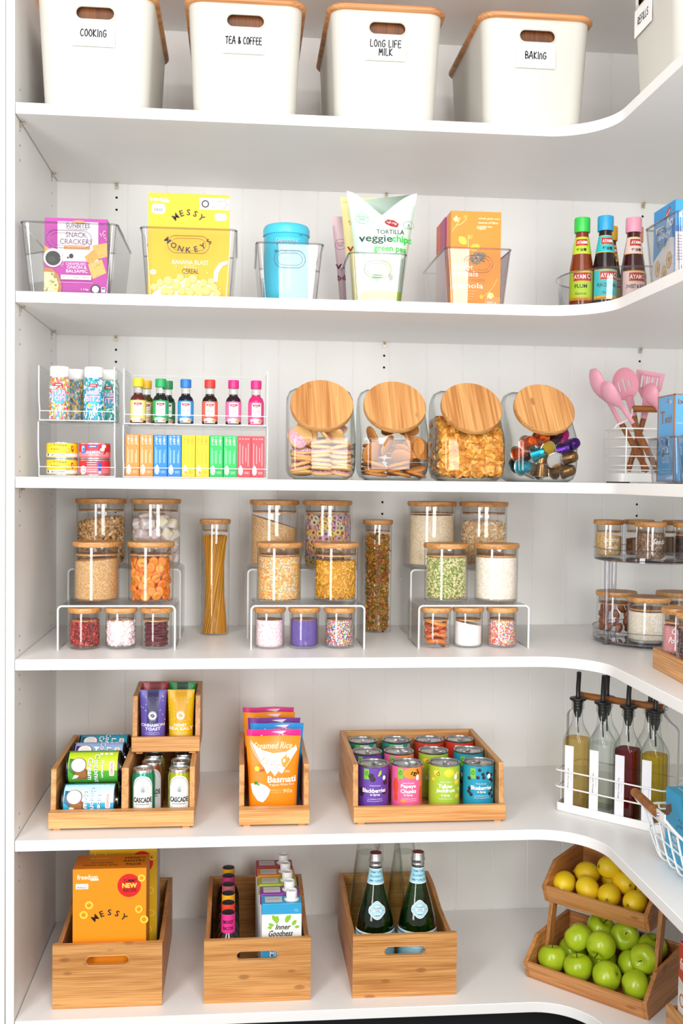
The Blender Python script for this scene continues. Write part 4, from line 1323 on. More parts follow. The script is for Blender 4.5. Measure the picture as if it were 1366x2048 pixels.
# coffee capsules
def capsule(label, col, foil, body_rough=.25):
    t = thing('coffee_capsule', label, 'coffee capsule', (0, 0, 0), 0, 'coffee capsules in a glass jar')
    b = B(); n = 30
    secs = []
    for q, z in ((.0075, .027), (.0088, .0265), (.0110, .0215), (.0118, .018), (.0142, .0012)):
        secs.append([((q + (.0004 if (i % 3 == 0 and z < .026 and z > .016) else 0)) * math.cos(2 * PI * i / n), (q + (.0004 if (i % 3 == 0 and z < .026 and z > .016) else 0)) * math.sin(2 * PI * i / n), z) for i in range(n)])
    b.loft(secs)
    b.done('capsule_cup', M(col, body_rough, .85), t)
    B().lathe([(.0142, .0012), (.0172, .0014), (.0180, .0008), (.0172, 0), (.0160, .0002)], 30).done('rim', M('#d8d6d4', .25, .9), t)
    B().lathe([(0, .0002), (.0160, .0004)], 30).done('foil_lid', M(foil, .35, .6), t)
    return t


BR, TL, PU, OR, GO, SI, MG, CH = '#7a5a34', '#1aa0b8', '#4a1a78', '#e2622a', '#c8a020', '#c9c8c6', '#d0106a', '#4a2a30'
caps = [(-.056, .030, .030, TL, TL, (1.5, .3), 'teal capsule showing its ribbed end, near the bottom of the jar'), (-.028, .030, .058, TL, '#3fb4c6', (1.0, 1.0), 'large teal capsule lying in the middle of the jar'), (-.040, .030, .012, BR, '#d8d8d6', (.35, .35), 'brown capsule standing on its rim low in the jar'),
        (-.006, .030, .012, BR, '#d8d8d6', (.25, -.05), 'brown capsule upside down in the bottom middle of the jar'), (-.008, .032, .040, BR, SI, (.2, .1), 'brown capsule stacked above another brown capsule'), (.006, .018, .072, GO, '#d0a626', (-1.30, .15), 'capsule showing its gold foil lid'),
        (.024, .020, .046, '#b8b6b2', '#cfcecc', (-1.15, .15), 'capsule showing its silver foil lid'), (.048, .028, .052, BR, BR, (1.4, .2), 'brown capsule showing its round end'), (.044, .030, .020, BR, '#a88a5a', (.9, 1.2), 'bronze capsule lying on its side at the bottom'),
        (.026, .040, .022, BR, '#a88a5a', (1.2, 1.0), 'bronze capsule behind the silver lidded one'), (-.044, .026, .084, OR, '#e8905a', (1.3, .5), 'orange capsule beneath the wooden lid'), (-.014, .028, .094, OR, '#d8704a', (1.1, -.9), 'orange brown capsule under the lid, beside the first orange one'),
        (.020, .034, .096, CH, '#6a4a4a', (1.0, -.5), 'dark chocolate coloured capsule under the lid'), (.040, .026, .104, MG, '#d8147a', (-1.2, .25), 'capsule showing its magenta foil lid'), (.036, .036, .070, PU, '#6a3aa0', (1.1, 1.0), 'purple capsule beside the gold foil one'),
        (.058, .036, .080, PU, '#6a3aa0', (1.2, .5), 'purple capsule near the glass side'), (-.060, .050, .060, OR, '#e8905a', (1.3, .2), 'orange capsule against the glass side'), (-.058, .060, .034, '#24506a', '#3a6a8a', (1.2, .6), 'dark blue capsule against the glass side'),
        (0, .080, .020, BR, SI, (1.2, .3), 'bronze capsule deep in the jar, on its floor'), (.03, .085, .06, PU, SI, (1.2, .3), 'purple capsule deep in the jar'), (-.03, .085, .06, CH, SI, (1.0, .3), 'chocolate coloured capsule deep in the jar')]
for (x, y, z, c, fo, (ax, ay), lb) in caps:
    t = capsule(lb, c, fo)
    t.scale = (1.14, 1.14, 1.14)
    t.location = (JX[3] + x, JY + y, Z3 + z + .004); t.rotation_euler = (ax, ay, random.uniform(0, 1))


# ------------------------------------------------------------ utensil caddy on the corner wing
t = thing('wire_caddy', 'white wire caddy with wooden handle holding the pink utensils', 'caddy', (1.508, .225, Z3), 0)
b = B().loft([[(x, y, z) for x, y in rrect(.196, .13, .012, 4)] for z in (.003, .024)])
b.done('base_tray', WIRE, t, bevel=.001)
b = B()
for sx in (-.08, .08): b.box(sx - .012, -.05, 0, sx + .012, .05, .003)
b.done('feet', M('#2a2a2a', .6), t)
b = B()
for z in (.032, .043, .066, .089, .112):
    b.tube([(x, y, z) for x, y in rrect(.190, .124, .012, 4)], .0015, 6, closed=True)
b.tube([(x, y, .134) for x, y in rrect(.190, .124, .012, 4)], .0019, 6, closed=True)
for sx in (-1, 1):
    for yy in (-.062, .062):
        b.tube([(sx * .083, yy, .02), (sx * .083, yy, .134)], .0018, 6)
b.done('wire_frame', WIRE, t)
b = B()
for sx in (-1, 1):
    b.tube(spline([(sx * .092, 0, .134), (sx * .082, 0, .146), (sx * .060, 0, .156), (sx * .048, 0, .168), (sx * .046, 0, .186)], 4), .0028, 8)
b.done('handle_bracket', WIRE, t)
b = B(); b.tube([(-.044, 0, .186), (.044, 0, .186)], .0085, 14)
b.done('handle', ACACIA, t, bevel=.0012)


def utensil(label, p0, p1, p2, head, group='pink silicone kitchen utensils'):
    """wooden handle from p0 to p1, pink head from p1 to p2"""
    t = thing('kitchen_utensil', label, 'utensil', p0, 0, group)
    v = lambda p: Vector(p) - Vector(p0)
    PK = M('#f0a9bb', .45)
    b = B(); a, c = v(p0), v(p1)
    d = (c - a).normalized()
    b.tube([a, a + d * .004, a + d * .02, (a + c) / 2, c - d * .012, c], .0074, 12)
    b.done('handle', WOODZ, t)
    head(t, v(p1), v(p2), PK)
    return t


def neck(b, a, c, r0, r1):
    n = 8; d = (c - a)
    u = d.cross(Vector((0, 1, 0))).normalized(); w = d.cross(u).normalized()
    b.loft([[tuple(a + d * k / n + (u * math.cos(2 * PI * i / 10) * (r0 + (r1 - r0) * (k / n) ** .7) + w * math.sin(2 * PI * i / 10) * min(r0, .0075 - .003 * k / n))) for i in range(10)] for k in range(n + 1)])


def slotted(t, a, c, PK):
    """round slotted head facing the front"""
    d = (c - a); L = d.length; d.normalize()
    b = B(); neck(b, a, a + d * (L * .42), .0075, .011); b.done('head_neck', PK, t)
    u = d.cross(Vector((0, 1, 0))).normalized()
    ctr = a + d * (L * .68); R = L * .34; Rw = .034
    b = B(); rows = []
    for k, (q, dep) in enumerate(((.05, .010), (.4, .009), (.8, .004), (.97, -.003), (1.0, 0))):
        rows.append([tuple(ctr + d * R * q * math.sin(2 * PI * i / 32) + u * Rw * q * math.cos(2 * PI * i / 32) + Vector((0, dep, 0))) for i in range(32)])
    back = [[tuple(Vector(p) + Vector((0, .003, 0))) for p in r] for r in rows[::-1]]
    b.loft(rows + back)
    o = b.done('slotted_head', PK, t)
    cs = []
    for k, (off, ln) in enumerate(((-.014, .020), (0, .034), (.014, .026))):
        ct = ctr + u * off - d * .002
        cb = B().loft([[tuple(ct + d * (y + 0) + u * x + Vector((0, q, 0))) for x, y in rrect(.0058, ln, .0028, 4)] for q in (-.03, .04)])
        cs.append(cb.done('cutter', PK, t))
    cut(o, cs)
    o.data.set_sharp_from_angle(angle=math.radians(40))


def ladle(t, a, c, PK):
    """deep spoon seen from its side"""
    d = (c - a); L = d.length; d.normalize()
    b = B(); n = 10
    secs = []
    u = Vector((0, 1, 0)); w = d.cross(u).normalized()
    for k in range(13):
        q = k / 12
        if q < .4: hw, dep = .0075 + .004 * q, .006
        else:
            s_ = (q - .4) / .6; hw = .0091 + .026 * math.sin(PI * min(s_ * .62 + .02, .5) ) * (1 if s_ < .8 else (1 - ((s_ - .8) / .2) ** 2 * .75)); dep = .006 + .016 * math.sin(PI * s_)
        base = a + d * L * q
        ring = []
        for i in range(n): ring.append(tuple(base + u * hw * math.cos(PI * i / (n - 1)) - w * (-.002 - dep * math.sin(PI * i / (n - 1)))))
        for i in range(n - 1, -1, -1): ring.append(tuple(base + u * hw * .92 * math.cos(PI * i / (n - 1)) - w * (.0005 - max(dep - .005, 0) * math.sin(PI * i / (n - 1)) )))
        secs.append(ring)
    b.loft(secs)
    b.done('spoon_head', PK, t, smooth=60)


def turner(t, a, c, PK):
    d = (c - a); L = d.length; d.normalize(); u = d.cross(Vector((0, 1, 0))).normalized()
    b = B(); neck(b, a, a + d * (L * .45), .0075, .012); b.done('head_neck', PK, t)
    q0 = a + d * (L * .4)
    pts = [(-.012, 0), (.012, 0), (.034, .03), (.038, L * .6), (-.038, L * .6), (-.034, .03)]
    b = B().loft([[tuple(q0 + u * x + d * y + Vector((0, q + y * .08, 0))) for x, y in pts] for q in (0, .003)])
    o = b.done('slotted_blade', PK, t, bevel=.001)
    cs = [B().loft([[tuple(q0 + u * (x + off) + d * (y + .045) + Vector((0, q, 0))) for x, y in rrect(.006, .032, .0028, 4)] for q in (-.03, .05)]).done('cutter', PK, t) for off in (-.020, -.007, .007, .020)]
    cut(o, cs)


utensil('pink deep spoon leaning outward, seen edge on', (1.512, .243, Z3 + .030), (1.440, .240, Z3 + .150), (1.362, .232, Z3 + .285), ladle)
utensil('narrow pink spatula spoon crossing in front of the slotted spoon', (1.520, .198, Z3 + .030), (1.452, .188, Z3 + .150), (1.376, .178, Z3 + .248), ladle)
utensil('pink slotted spoon with a round head', (1.512, .264, Z3 + .030), (1.480, .260, Z3 + .172), (1.438, .240, Z3 + .286), slotted)
utensil('pink slotted turner above the light blue box', (1.474, .278, Z3 + .030), (1.512, .276, Z3 + .165), (1.530, .272, Z3 + .285), turner)
utensil('pink deep spoon behind the light blue box', (1.560, .195, Z3 + .030), (1.540, .205, Z3 + .150), (1.505, .222, Z3 + .250), ladle)


# light blue boxes in slim clear bins on the wing
make_bin('slim clear bin on the wing in front of the wire caddy', (1.352 + .125, -.232, Z3 + .0005), .122, .138, .25, .094, rz=-PI / 2, hw=.034, hz=.072)
make_bin('slim clear bin on the wing, cut off by the picture edge', (1.352 + .125, -.380, Z3 + .0005), .122, .138, .25, .094, rz=-PI / 2, hw=.034, hz=.072)
SKY = '#5aa6dc'
t = carton('tea_box', 'light blue box with copper edges in a slim clear bin', 'box', (1.362 + .052, -.222, Z3 + .004), .100, .083, .178, SKY)
b = B()
for x, y in ((-.050, -.0415), (-.050, .0415), (.050, -.0415)): b.box(x - .0012, y - .0012, 0, x + .0012, y + .0012, .1785)
for z in (.0008, .1782):
    b.box(-.0512, -.0427, z - .001, -.0488, .0427, z + .001); b.box(-.0512, -.0427, z - .001, .0512, -.0403, z + .001)
b.done('copper_edge_trim', M('#c07a4a', .3, .7), t)
it = [('t', 'O', .008, .167, None, .010, '#b83a4a', .02), ('t', 'tea', .022, .165, .010, .008, '#e8eef4'), ('t', 'T', -.018, .134, None, .026, '#8a6a52', .02), ('t', 'wish', .012, .130, .036, .018, '#8a6a52', .01, .3), ('e', .004, .075, .008, .013, '#2f6fb4'), ('r', .004, .058, .034, .0026, '#33577c'), ('r', .004, .040, .040, .0015, '#a9cbe8'), ('r', .004, .026, .046, .0015, '#a9cbe8'), ('r', .004, .020, .046, .0015, '#a9cbe8')]
art(t, it, onleft(-.050, 0))
art(t, [('t', 'ix', -.036, .164, .014, .011, '#7a4a3a', .02), ('r', 0, .12, .09, .0014, '#a9cbe8'), ('r', 0, .07, .08, .0014, '#a9cbe8')], flat(-.0415))
t = carton('tea_box', 'pale grey packet in the slim clear bin at the picture edge', 'packet', (1.375 + .052, -.37, Z3 + .004), .10, .09, .085, '#c9c4d0')

# ------------------------------------------------------------ fourth shelf: glass jars on clear risers
def riser(label, loc, w, d, h):
    t = thing('acrylic_riser', label, 'riser', loc, 0, 'clear acrylic risers')
    th, r = .0042, .012
    def path(o):
        pts = [(-w / 2 + o, 0)]
        pts += [(-w / 2 + r + (r - o) * math.cos(a), h - r + (r - o) * math.sin(a)) for a in [PI - PI / 2 * i / 6 for i in range(7)]]
        pts += [(w / 2 - r + (r - o) * math.cos(a), h - r + (r - o) * math.sin(a)) for a in [PI / 2 - PI / 2 * i / 6 for i in range(7)]]
        return pts + [(w / 2 - o, 0)]
    poly = path(0) + path(th)[::-1]
    b = B().prism(poly, lambda x, z, y: (x, y, z), -d / 2 + .0006, d / 2)
    b.done('riser_body', clear('riser_acrylic', '#ffffff', '#e2e3e1', .6, 2.5), t)
    b = B()
    o_, i_ = path(0), path(th)
    for k in range(len(o_) - 1):
        q = [(o_[k][0], o_[k][1]), (o_[k + 1][0], o_[k + 1][1]), (i_[k + 1][0], i_[k + 1][1]), (i_[k][0], i_[k][1])]
        b.loft([[(x, -d / 2, z) for x, z in q], [(x, -d / 2 + .0006, z) for x, z in q]])
    b.done('polished_edge', ACRYL_EDGE, t)
    return t


RX = [.205, .647, 1.043]
where = ['of the group nearest the side panel', 'of the middle group', 'of the group beside the two-tier turntable']
for x, w, hx_ in zip(RX, where, (.202, .641, 1.052)):
    riser('low clear riser in front, ' + w, (x, .198, Z4), .270, .158, .104)
    riser('tall clear riser at the back, ' + w, (hx_ + .002, .375, Z4), .276, .170, .174)


def jar(label, loc, r, h, group=None, name='storage_jar', cat='jar', lth=.012):
    t = thing(name, label, cat, loc, random.uniform(-.4, .4), group or 'glass jars with wooden lids')
    B().lathe([(0, .0006), (r - .006, .0006), (r - .0015, .002), (r, .006), (r, .0075), (r, h - .002), (r, h)], 48).done('glass_body', JARGLASS, t, smooth=50)
    l = B().lathe([(0, h), (r + .0004, h), (r + .0026, h + .003), (r + .003, h + lth * .6), (r + .0018, h + lth), (0, h + lth)], 48).done('lid', LIDW, t)
    p = r - .0045
    B().lathe([(p - .002, h - .0165), (p, h - .0165), (p, h - .001), (p - .002, h - .001)], 40).done('seal', SEAL, l)
    B().lathe([(0, h - .020), (p - .0006, h - .020), (p - .0006, h - .0163), (0, h - .0163)], 40).done('lid_plug', LIDW, l)
    return t


SR, SH = .0350, .0840
MR, MH = .0535, .1300
GR, GH = .0610, .1580
ZL, ZH = Z4 + .1041, Z4 + .1741
yS, yM, yB = .152, .206, .372
J = {}
for key, lb, x in (('goji', 'small glass jar of red goji berries under the riser', .128), ('mallow', 'small glass jar of pink and white mini marshmallows under the riser', .211), ('lico', 'small glass jar of dark red licorice strings under the riser', .293),
                   ('pinkspr', 'small glass jar of white and pink sprinkles under the middle riser', .558), ('purple', 'small glass jar of purple sugar under the middle riser', .640), ('rainbow', 'small glass jar of mixed coloured sprinkles beside the purple sugar', .724),
                   ('snakes', 'small glass jar of orange jelly snakes under the riser', .957), ('sugar', 'small glass jar of white sugar under the riser', 1.036), ('hundreds', 'small glass jar of bright coloured sprinkles beside the white sugar', 1.119)):
    J[key] = (x, yS, Z4); jar(lb, J[key], SR, SH, 'small glass jars under the risers')
for key, lb, x in (('flax', 'medium glass jar of brown ground flax on the low riser', .148), ('apricot', 'medium glass jar of dried apricots on the low riser', .275), ('lentil', 'medium glass jar of orange and yellow soup mix on the low riser', .581), ('macaroni', 'medium glass jar of yellow macaroni on the low riser', .719),
                   ('peas', 'medium glass jar of green split peas on the low riser', .991), ('barley', 'medium glass jar of white rice on the low riser', 1.116)):
    J[key] = (x, yM, ZL); jar(lb, J[key], MR, MH, 'medium glass jars on the low risers')
for key, lb, x in (('muesli', 'large glass jar of toasted muesli on the tall riser', .136), ('twists', 'large glass jar of white marshmallow twists on the tall riser', .273), ('wheat', 'large glass jar of golden linseed on the tall riser', .574), ('loops', 'large glass jar of pastel cereal loops on the tall riser', .711),
                   ('couscous', 'large glass jar of cream coloured rice on the tall riser', .984), ('oats', 'large glass jar of rolled oats on the tall riser', 1.122)):
    J[key] = (x, yB, ZH); jar(lb, J[key], GR, GH, 'large glass jars on the tall risers')
TR, THH = .0368, .282
for key, lb, x, y in (('spag', 'tall slim glass jar of spaghetti standing on the shelf', .423, .372), ('spiral', 'tall slim glass jar of three coloured pasta spirals', .847, .405)):
    J[key] = (x, y, Z4); jar(lb, J[key], TR, THH, 'tall slim glass jars of pasta')


def up_(p, q=.0008): return (p[0], p[1], p[2] + q)


# loose contents
q = .0032
stuff('ground_flax', 'brown ground flax inside a medium glass jar', heap(MR - q, .098, slope=.004, dome=.006), grain('flax', ['#d2a670', '#c0925a', '#e2bd8c', '#b58850', '#cc9c66'], 620, .8, .5), up_(J['flax']))
stuff('golden_linseed', 'golden linseed inside a large glass jar', heap(GR - q, .114, slope=-.018), grain('linseed', ['#deb47c', '#d0a06a', '#eac896', '#c69560', '#e4be88'], 480, .6, .6), up_(J['wheat']))
stuff('soup_mix', 'orange and yellow soup mix inside a medium glass jar', heap(MR - q, .108), grain('soup', ['#ea9a3c', '#f0c264', '#e8d8b4', '#e0843a', '#d8cfc0', '#c9ac6a', '#f2b048', '#b5a890'], 300, .55, .8), up_(J['lentil']))
fill('split_peas', 'green split peas inside a medium glass jar', heap(MR - q - .0045, .106, z0=.0095), ['#86a04a', '#a9b464', '#dccf98', '#e6dcb0', '#6f8c3a', '#c4bd7c', '#e0d4a4'], 'ball', 3600, .0027, up_(J['peas']), '#8a9850', lay=.6, rough=.45, sink=.0)
stuff('white_rice', 'white rice inside a medium glass jar', heap(MR - q, .108), grain('rice', ['#f8f0e2', '#f2e6d4', '#fdf8f0', '#eaddc8'], 330, .55, .7, (1.3, 1.3, .75)), up_(J['barley']))
stuff('cream_rice', 'cream coloured rice inside a large glass jar', heap(GR - q, .134), grain('creamrice', ['#f4e2c4', '#eed8b4', '#f8ead0', '#e8cea6'], 400, .6, .6), up_(J['couscous']))
fill('rolled_oats', 'rolled oats inside a large glass jar', heap(GR - q - .0035, .114, dome=.004, z0=.0095), ['#ecd0a2', '#e2bd8a', '#f4e0bc', '#d8b07a', '#f6e6c8'], 'flake', 3600, .0042, up_(J['oats']), '#d4ae78', lay=.8, sink=-.15)
fill('toasted_muesli', 'toasted muesli inside a large glass jar', heap(GR - q - .0035, .114, slope=.008, dome=.006, z0=.0095), ['#e2bb80', '#d4a05c', '#eed2a0', '#c89250', '#e0b878', '#7a4a26'], 'flake', 3600, .0044, up_(J['muesli']), '#b8874a', lay=.8, sink=-.15)
fill('macaroni', 'yellow macaroni inside a medium glass jar', heap(MR - q - .004, .096, z0=.0095), ['#e3a41e', '#eab23a', '#d6941a', '#efc050'], 'tubey', 1300, .0046, up_(J['macaroni']), '#c88a18', lay=.2, sink=-.1, rough=.4)
fill('pasta_spirals', 'orange, green and yellow pasta spirals inside the tall jar', heap(TR - q - .0085, .248, z0=.0095), ['#c8962e', '#7d7420', '#c46a2a', '#d6aa44', '#8f8428', '#d09a38', '#b85a24'], 'twist', 1500, .0098, up_(J['spiral']), '#7a5c18', lay=.2, sink=-.1, rough=.5)
fill('goji_berries', 'red goji berries inside a small glass jar', heap(SR - q - .002, .062, dome=.004, z0=.0095), ['#a82c26', '#8c1f1e', '#c24434', '#7a1818'], 'bean', 800, .0058, up_(J['goji']), '#6a1414', lay=.35, sink=-.15, rough=.5)
fill('mini_marshmallows', 'pink and white mini marshmallows inside a small glass jar', heap(SR - q - .002, .063, dome=.003, z0=.0095), ['#f8ecec', '#fdf8f6', '#f3d0d8', '#fbf2f0'], 'cube', 520, .0040, up_(J['mallow']), '#efd8d8', lay=.9, sink=.3)
stuff('pink_sprinkles', 'white and pink sprinkles inside a small glass jar', heap(SR - q, .066), grain('pinkspr', ['#f6e9ea', '#f2c6d2', '#fbf6f4', '#f5dadf', '#efb0c4', '#fdfbfa'], 560, .5, .5), up_(J['pinkspr']))
stuff('purple_sugar', 'purple sugar inside a small glass jar', heap(SR - q, .066), grain('purplesugar', ['#5b4796', '#6a55a6', '#54408c', '#6550a0'], 900, .6, .4), up_(J['purple']))
RB = ['#d8363c', '#f2c230', '#2f8fc8', '#f4f0ea', '#6a4aa0', '#e87830', '#3fa65a', '#e478a8', '#f6f2ec', '#4a2f6a']
stuff('mixed_sprinkles', 'mixed coloured sprinkles inside a small glass jar', heap(SR - q, .066), grain('rainbow', RB, 430, .45, .8), up_(J['rainbow']))
stuff('bright_sprinkles', 'bright coloured sprinkles inside a small glass jar', heap(SR - q, .064), grain('hundreds', ['#e8542e', '#f2c230', '#f6f2ec', '#e86a9a', '#f08a30', '#4a9ac8', '#f8f4ee', '#d8363c'], 430, .45, .8), up_(J['hundreds']))
stuff('white_sugar', 'white sugar inside a small glass jar', heap(SR - q, .056, slope=-.006), grain('sugar', ['#f6f5f3', '#fbfaf9', '#efeeec'], 900, .6, .3), up_(J['sugar']))


# spaghetti: a sheaf twisted in its jar
def spaghetti():
    b = B(); r = TR - .0048
    for k in range(300):
        a = random.random() * 6.283; q_ = math.sqrt(random.uniform(.35, 1)); tw = random.uniform(1.35, 1.9); h = .250 + random.uniform(-.004, .003)
        p0 = Vector((r * q_ * math.cos(a), r * q_ * math.sin(a), .003)); q2 = q_ * random.uniform(.93, 1.0)
        p1 = Vector((r * q2 * math.cos(a + tw), r * q2 * math.sin(a + tw), h))
        b.loft([[tuple(p + Vector((.00095 * math.cos(i * PI / 2), .00095 * math.sin(i * PI / 2), 0))) for i in range(4)] for p in (p0, p1)], k % 3)
    o = b.done('spaghetti', [M('#d89a2a', .4), M('#c98a20', .4), M('#e0a63c', .4)], None, up_(J['spag']))
    tag(o, 'sheaf of spaghetti inside the tall slim jar', None, None, 'stuff')


spaghetti()


def ringspots(r, n, z, jit=.002, front=True):
    out = []
    for i in range(n):
        a = 2 * PI * (i + random.uniform(-.2, .2) + (.5 if int(z * 1000) % 2 else 0)) / n
        if front and math.sin(a) > .35: continue
        out.append((r * math.cos(a), r * math.sin(a), z + random.uniform(-jit, jit), a))
    return out


# dried apricots
protos = []
for c in ('#e8821e', '#d9721a', '#f09a3a'):
    t = thing('dried_apricot', 'dried apricot inside a medium glass jar', 'dried apricot', (0, 0, 0), 0, 'dried apricots in a jar')
    b = B().ball((0, 0, 0), .0135, .0120, .0058, 14, 8)
    for v in b.bm.verts:
        r2 = math.hypot(v.co.x, v.co.y)
        if r2 < .008 and v.co.z > 0: v.co.z -= .0040 * (1 - r2 / .008)
        v.co.z += .0008 * math.sin(v.co.x * 600) * math.cos(v.co.y * 500)
    b.done('flesh', M(c, .42), t, smooth=80); protos.append(t)
used = set()
pl = []
for k in range(7): pl += [(x, y, z, a, .0) for x, y, z, a in ringspots(.0395, 11, .014 + k * .0135)]
for k in range(5): pl += [(random.uniform(-.02, .02), random.uniform(-.02, .02), .100 + random.uniform(-.003, .004), random.random() * 6, 1)]
for x, y, z, a, top in pl:
    p = random.choice(protos)
    o = p if p.name not in used else dup(p, (0, 0, 0))
    used.add(p.name)
    o.location = (J['apricot'][0] + x, J['apricot'][1] + y, J['apricot'][2] + z)
    o.rotation_euler = (random.uniform(-.5, .5), PI / 2 + random.uniform(-.6, .6) if not top else random.uniform(-.5, .5), a) if not top else (random.uniform(-.4, .4), random.uniform(-.4, .4), a)
# marshmallow twists
protos = []
for c, c2 in (('#f7f2ea', '#efe7c9'), ('#f4f0ee', '#ecd8d6')):
    t = thing('marshmallow_twist', 'white marshmallow twist inside a large glass jar', 'marshmallow', (0, 0, 0), 0, 'marshmallow twists in a jar')
    b = B(); secs = []
    for k in range(11):
        qz = k / 10; rr_ = .0140 * (1 if 0 < k < 10 else .7)
        secs.append([(rr_ * (1 + .16 * math.cos(4 * (2 * PI * i / 20) + qz * 3)) * math.cos(2 * PI * i / 20), rr_ * (1 + .16 * math.cos(4 * (2 * PI * i / 20) + qz * 3)) * math.sin(2 * PI * i / 20), -.018 + .036 * qz) for i in range(20)])
    b.loft(secs)
    for f in b.bm.faces:
        c_ = f.calc_center_median(); a_ = math.atan2(c_.y, c_.x)
        if math.cos(2 * a_ + (c_.z + .018) / .036 * 1.5) > .5: f.material_index = 1
    b.done('marshmallow', [M(c, .7), M(c2, .7)], t, smooth=70); protos.append(t)
used = set(); pl = []
for k in range(4): pl += [(x, y, z, a) for x, y, z, a in ringspots(.0415, 8, .022 + k * .029)]
pl += [(-.022, 0, .120, 0), (.02, .004, .118, 2)]
for x, y, z, a in pl:
    p = random.choice(protos); o = p if p.name not in used else dup(p, (0, 0, 0)); used.add(p.name)
    o.location = (J['twists'][0] + x, J['twists'][1] + y, J['twists'][2] + z); o.rotation_euler = (PI / 2 + random.uniform(-.5, .5), random.uniform(-1, 1), a + PI / 2 + random.uniform(-.5, .5))
# cereal loops
protos = []
for c, nm in (('#d9a0b4', 'pink'), ('#e8cf6a', 'yellow'), ('#b9a0b8', 'mauve'), ('#cfd2ae', 'pale green'), ('#e2ab7c', 'peach')):
    b = B()
    secs = [[((.0062 + .0030 * math.cos(2 * PI * i / 8)) * math.cos(a), (.0062 + .0030 * math.cos(2 * PI * i / 8)) * math.sin(a), .0030 * math.sin(2 * PI * i / 8)) for i in range(8)] for a in [2 * PI * k / 14 for k in range(15)]]
    b.loft(secs, cap0=False, cap1=False)
    o = b.done('cereal_loop', M(c, .75)); tag(o, f'{nm} cereal loop inside a large glass jar', 'cereal loop', f'{nm} cereal loops in a jar'); protos.append(o)
used = set(); pl = []
for k in range(10): pl += ringspots(.0515, 20, .011 + k * .0128)
for x, y, z, a in pl:
    p = random.choice(protos)
    if p.name in used: o = p.copy(); COL.objects.link(o)
    else: o = p; used.add(p.name)
    o.location = (J['loops'][0] + x, J['loops'][1] + y, J['loops'][2] + z); o.rotation_euler = (random.uniform(-.7, .7), PI / 2 + random.uniform(-.6, .6), a)
b = heap(GR - .0165, .128)
stuff('loose_cereal_loops', 'packed cereal loops in the heart of the large jar', b, grain('loopheart', ['#b98a98', '#cdb66a', '#9a8498', '#c09070'], 110, .8, .6), up_(J['loops']))
stuff('apricot_heart', 'packed dried apricots in the heart of the jar', heap(MR - .022, .092), M('#b85a12', .6), up_(J['apricot']))
stuff('marshmallow_heart', 'packed marshmallow twists in the heart of the jar', heap(GR - .034, .112), M('#e9e3dc', .7), up_(J['twists']))
# licorice strings and jelly snakes
for k in range(9):
    b = B(); pts = []
    z0 = .008 + k * .0064
    for i in range(28):
        a = 2 * PI * i / 14 + k
        rr_ = .0255 - .004 * (i % 5) / 4
        pts.append((rr_ * math.cos(a), rr_ * math.sin(a), z0 + .0030 * math.sin(a * 1.5 + k) + i * .00010))
    b.tube(spline(pts, 3), .0027, 6)
    o = b.done('licorice_string', M('#5f1420', .3), None, up_(J['lico'])); tag(o, 'coiled dark red licorice string inside a small glass jar', 'licorice', 'licorice strings in a jar')
GEL = [clear('orange_jelly', '#e8821e', '#b04a0c', 1.0, 1.0), clear('amber_jelly', '#e0661c', '#a03a0c', 1.0, 1.0)]
for k in range(7):
    b = B(); pts = []
    for i in range(12):
        a = PI * 1.15 + PI * 1.5 * i / 11 + k * 1.9
        rr_ = .0225
        pts.append((rr_ * math.cos(a), rr_ * math.sin(a), .011 + k * .0078 + .005 * math.sin(i * .7 + k)))
    b.tube(spline(pts, 3), .0055, 10)
    o = b.done('jelly_snake', M(['#d8741c', '#b8501a', '#e08a2c', '#c03a22'][k % 4], .15, 0, .8), None, up_(J['snakes'])); tag(o, f'{["amber", "brown orange", "golden", "reddish"][k % 4]} jelly snake inside a small glass jar', 'jelly snake', f'{["amber", "brown", "golden", "reddish"][k % 4]} jelly snakes in a jar')


# ------------------------------------------------------------ two-tier turntable in the corner
SX, SY, SRR = 1.520, .215, .146
t = thing('tiered_turntable', 'two-tier clear turntable carrying labelled spice jars in the corner', 'turntable', (SX, SY, Z4))
for z, nm in ((.006, 'lower_tray'), (.205, 'upper_tray')):
    b = B().lathe([(0, z + .003), (SRR - .004, z + .003), (SRR, z + .006), (SRR, z + .026), (SRR + .002, z + .030)], 64)
    o = b.done(nm, ACRYL, t, smooth=50)
    b = B()
    b.tube([((SRR + .001) * math.cos(2 * PI * i / 64), (SRR + .001) * math.sin(2 * PI * i / 64), z + .030) for i in range(64)], .0013, 6, closed=True)
    b.lathe([(0, z), (SRR - .006, z), (SRR - .001, z + .0015), (SRR - .001, z + .004), (SRR - .006, z + .0045), (0, z + .0046)], 64)
    b.done('tray_edge', clear('smoky_edge', '#e2e0e6', '#a5a3aa', 2.0, 1.2), o)
for a in (198, 112, 330):
    x, y = SRR * .965 * math.cos(math.radians(a)), SRR * .965 * math.sin(math.radians(a))
    B().lathe([(0, 0), (.0085, 0), (.0085, .004), (.0068, .006), (.0068, .203), (.0085, .204), (.0085, .207), (0, .207)], 20, c=(x, y)).done('post', clear('post_plastic', '#f3f1f6', '#c4c2cc', 2.2, 1.2), t)
B().lathe([(0, 0), (.09, 0), (.09, .006), (0, .006)], 40).done('base', ACRYL_RIM, t)


def script(t, r, words, z, h=.013, u0=0.0):
    it = []
    for i, w in enumerate(words):
        it.append(('t', w, u0, z - i * h * 1.5, h * .50 * len(w), h, '#fbfaf7', .008, .28))
    art(t, it, wrap(r + .0003), 'lettering', cell=.004)


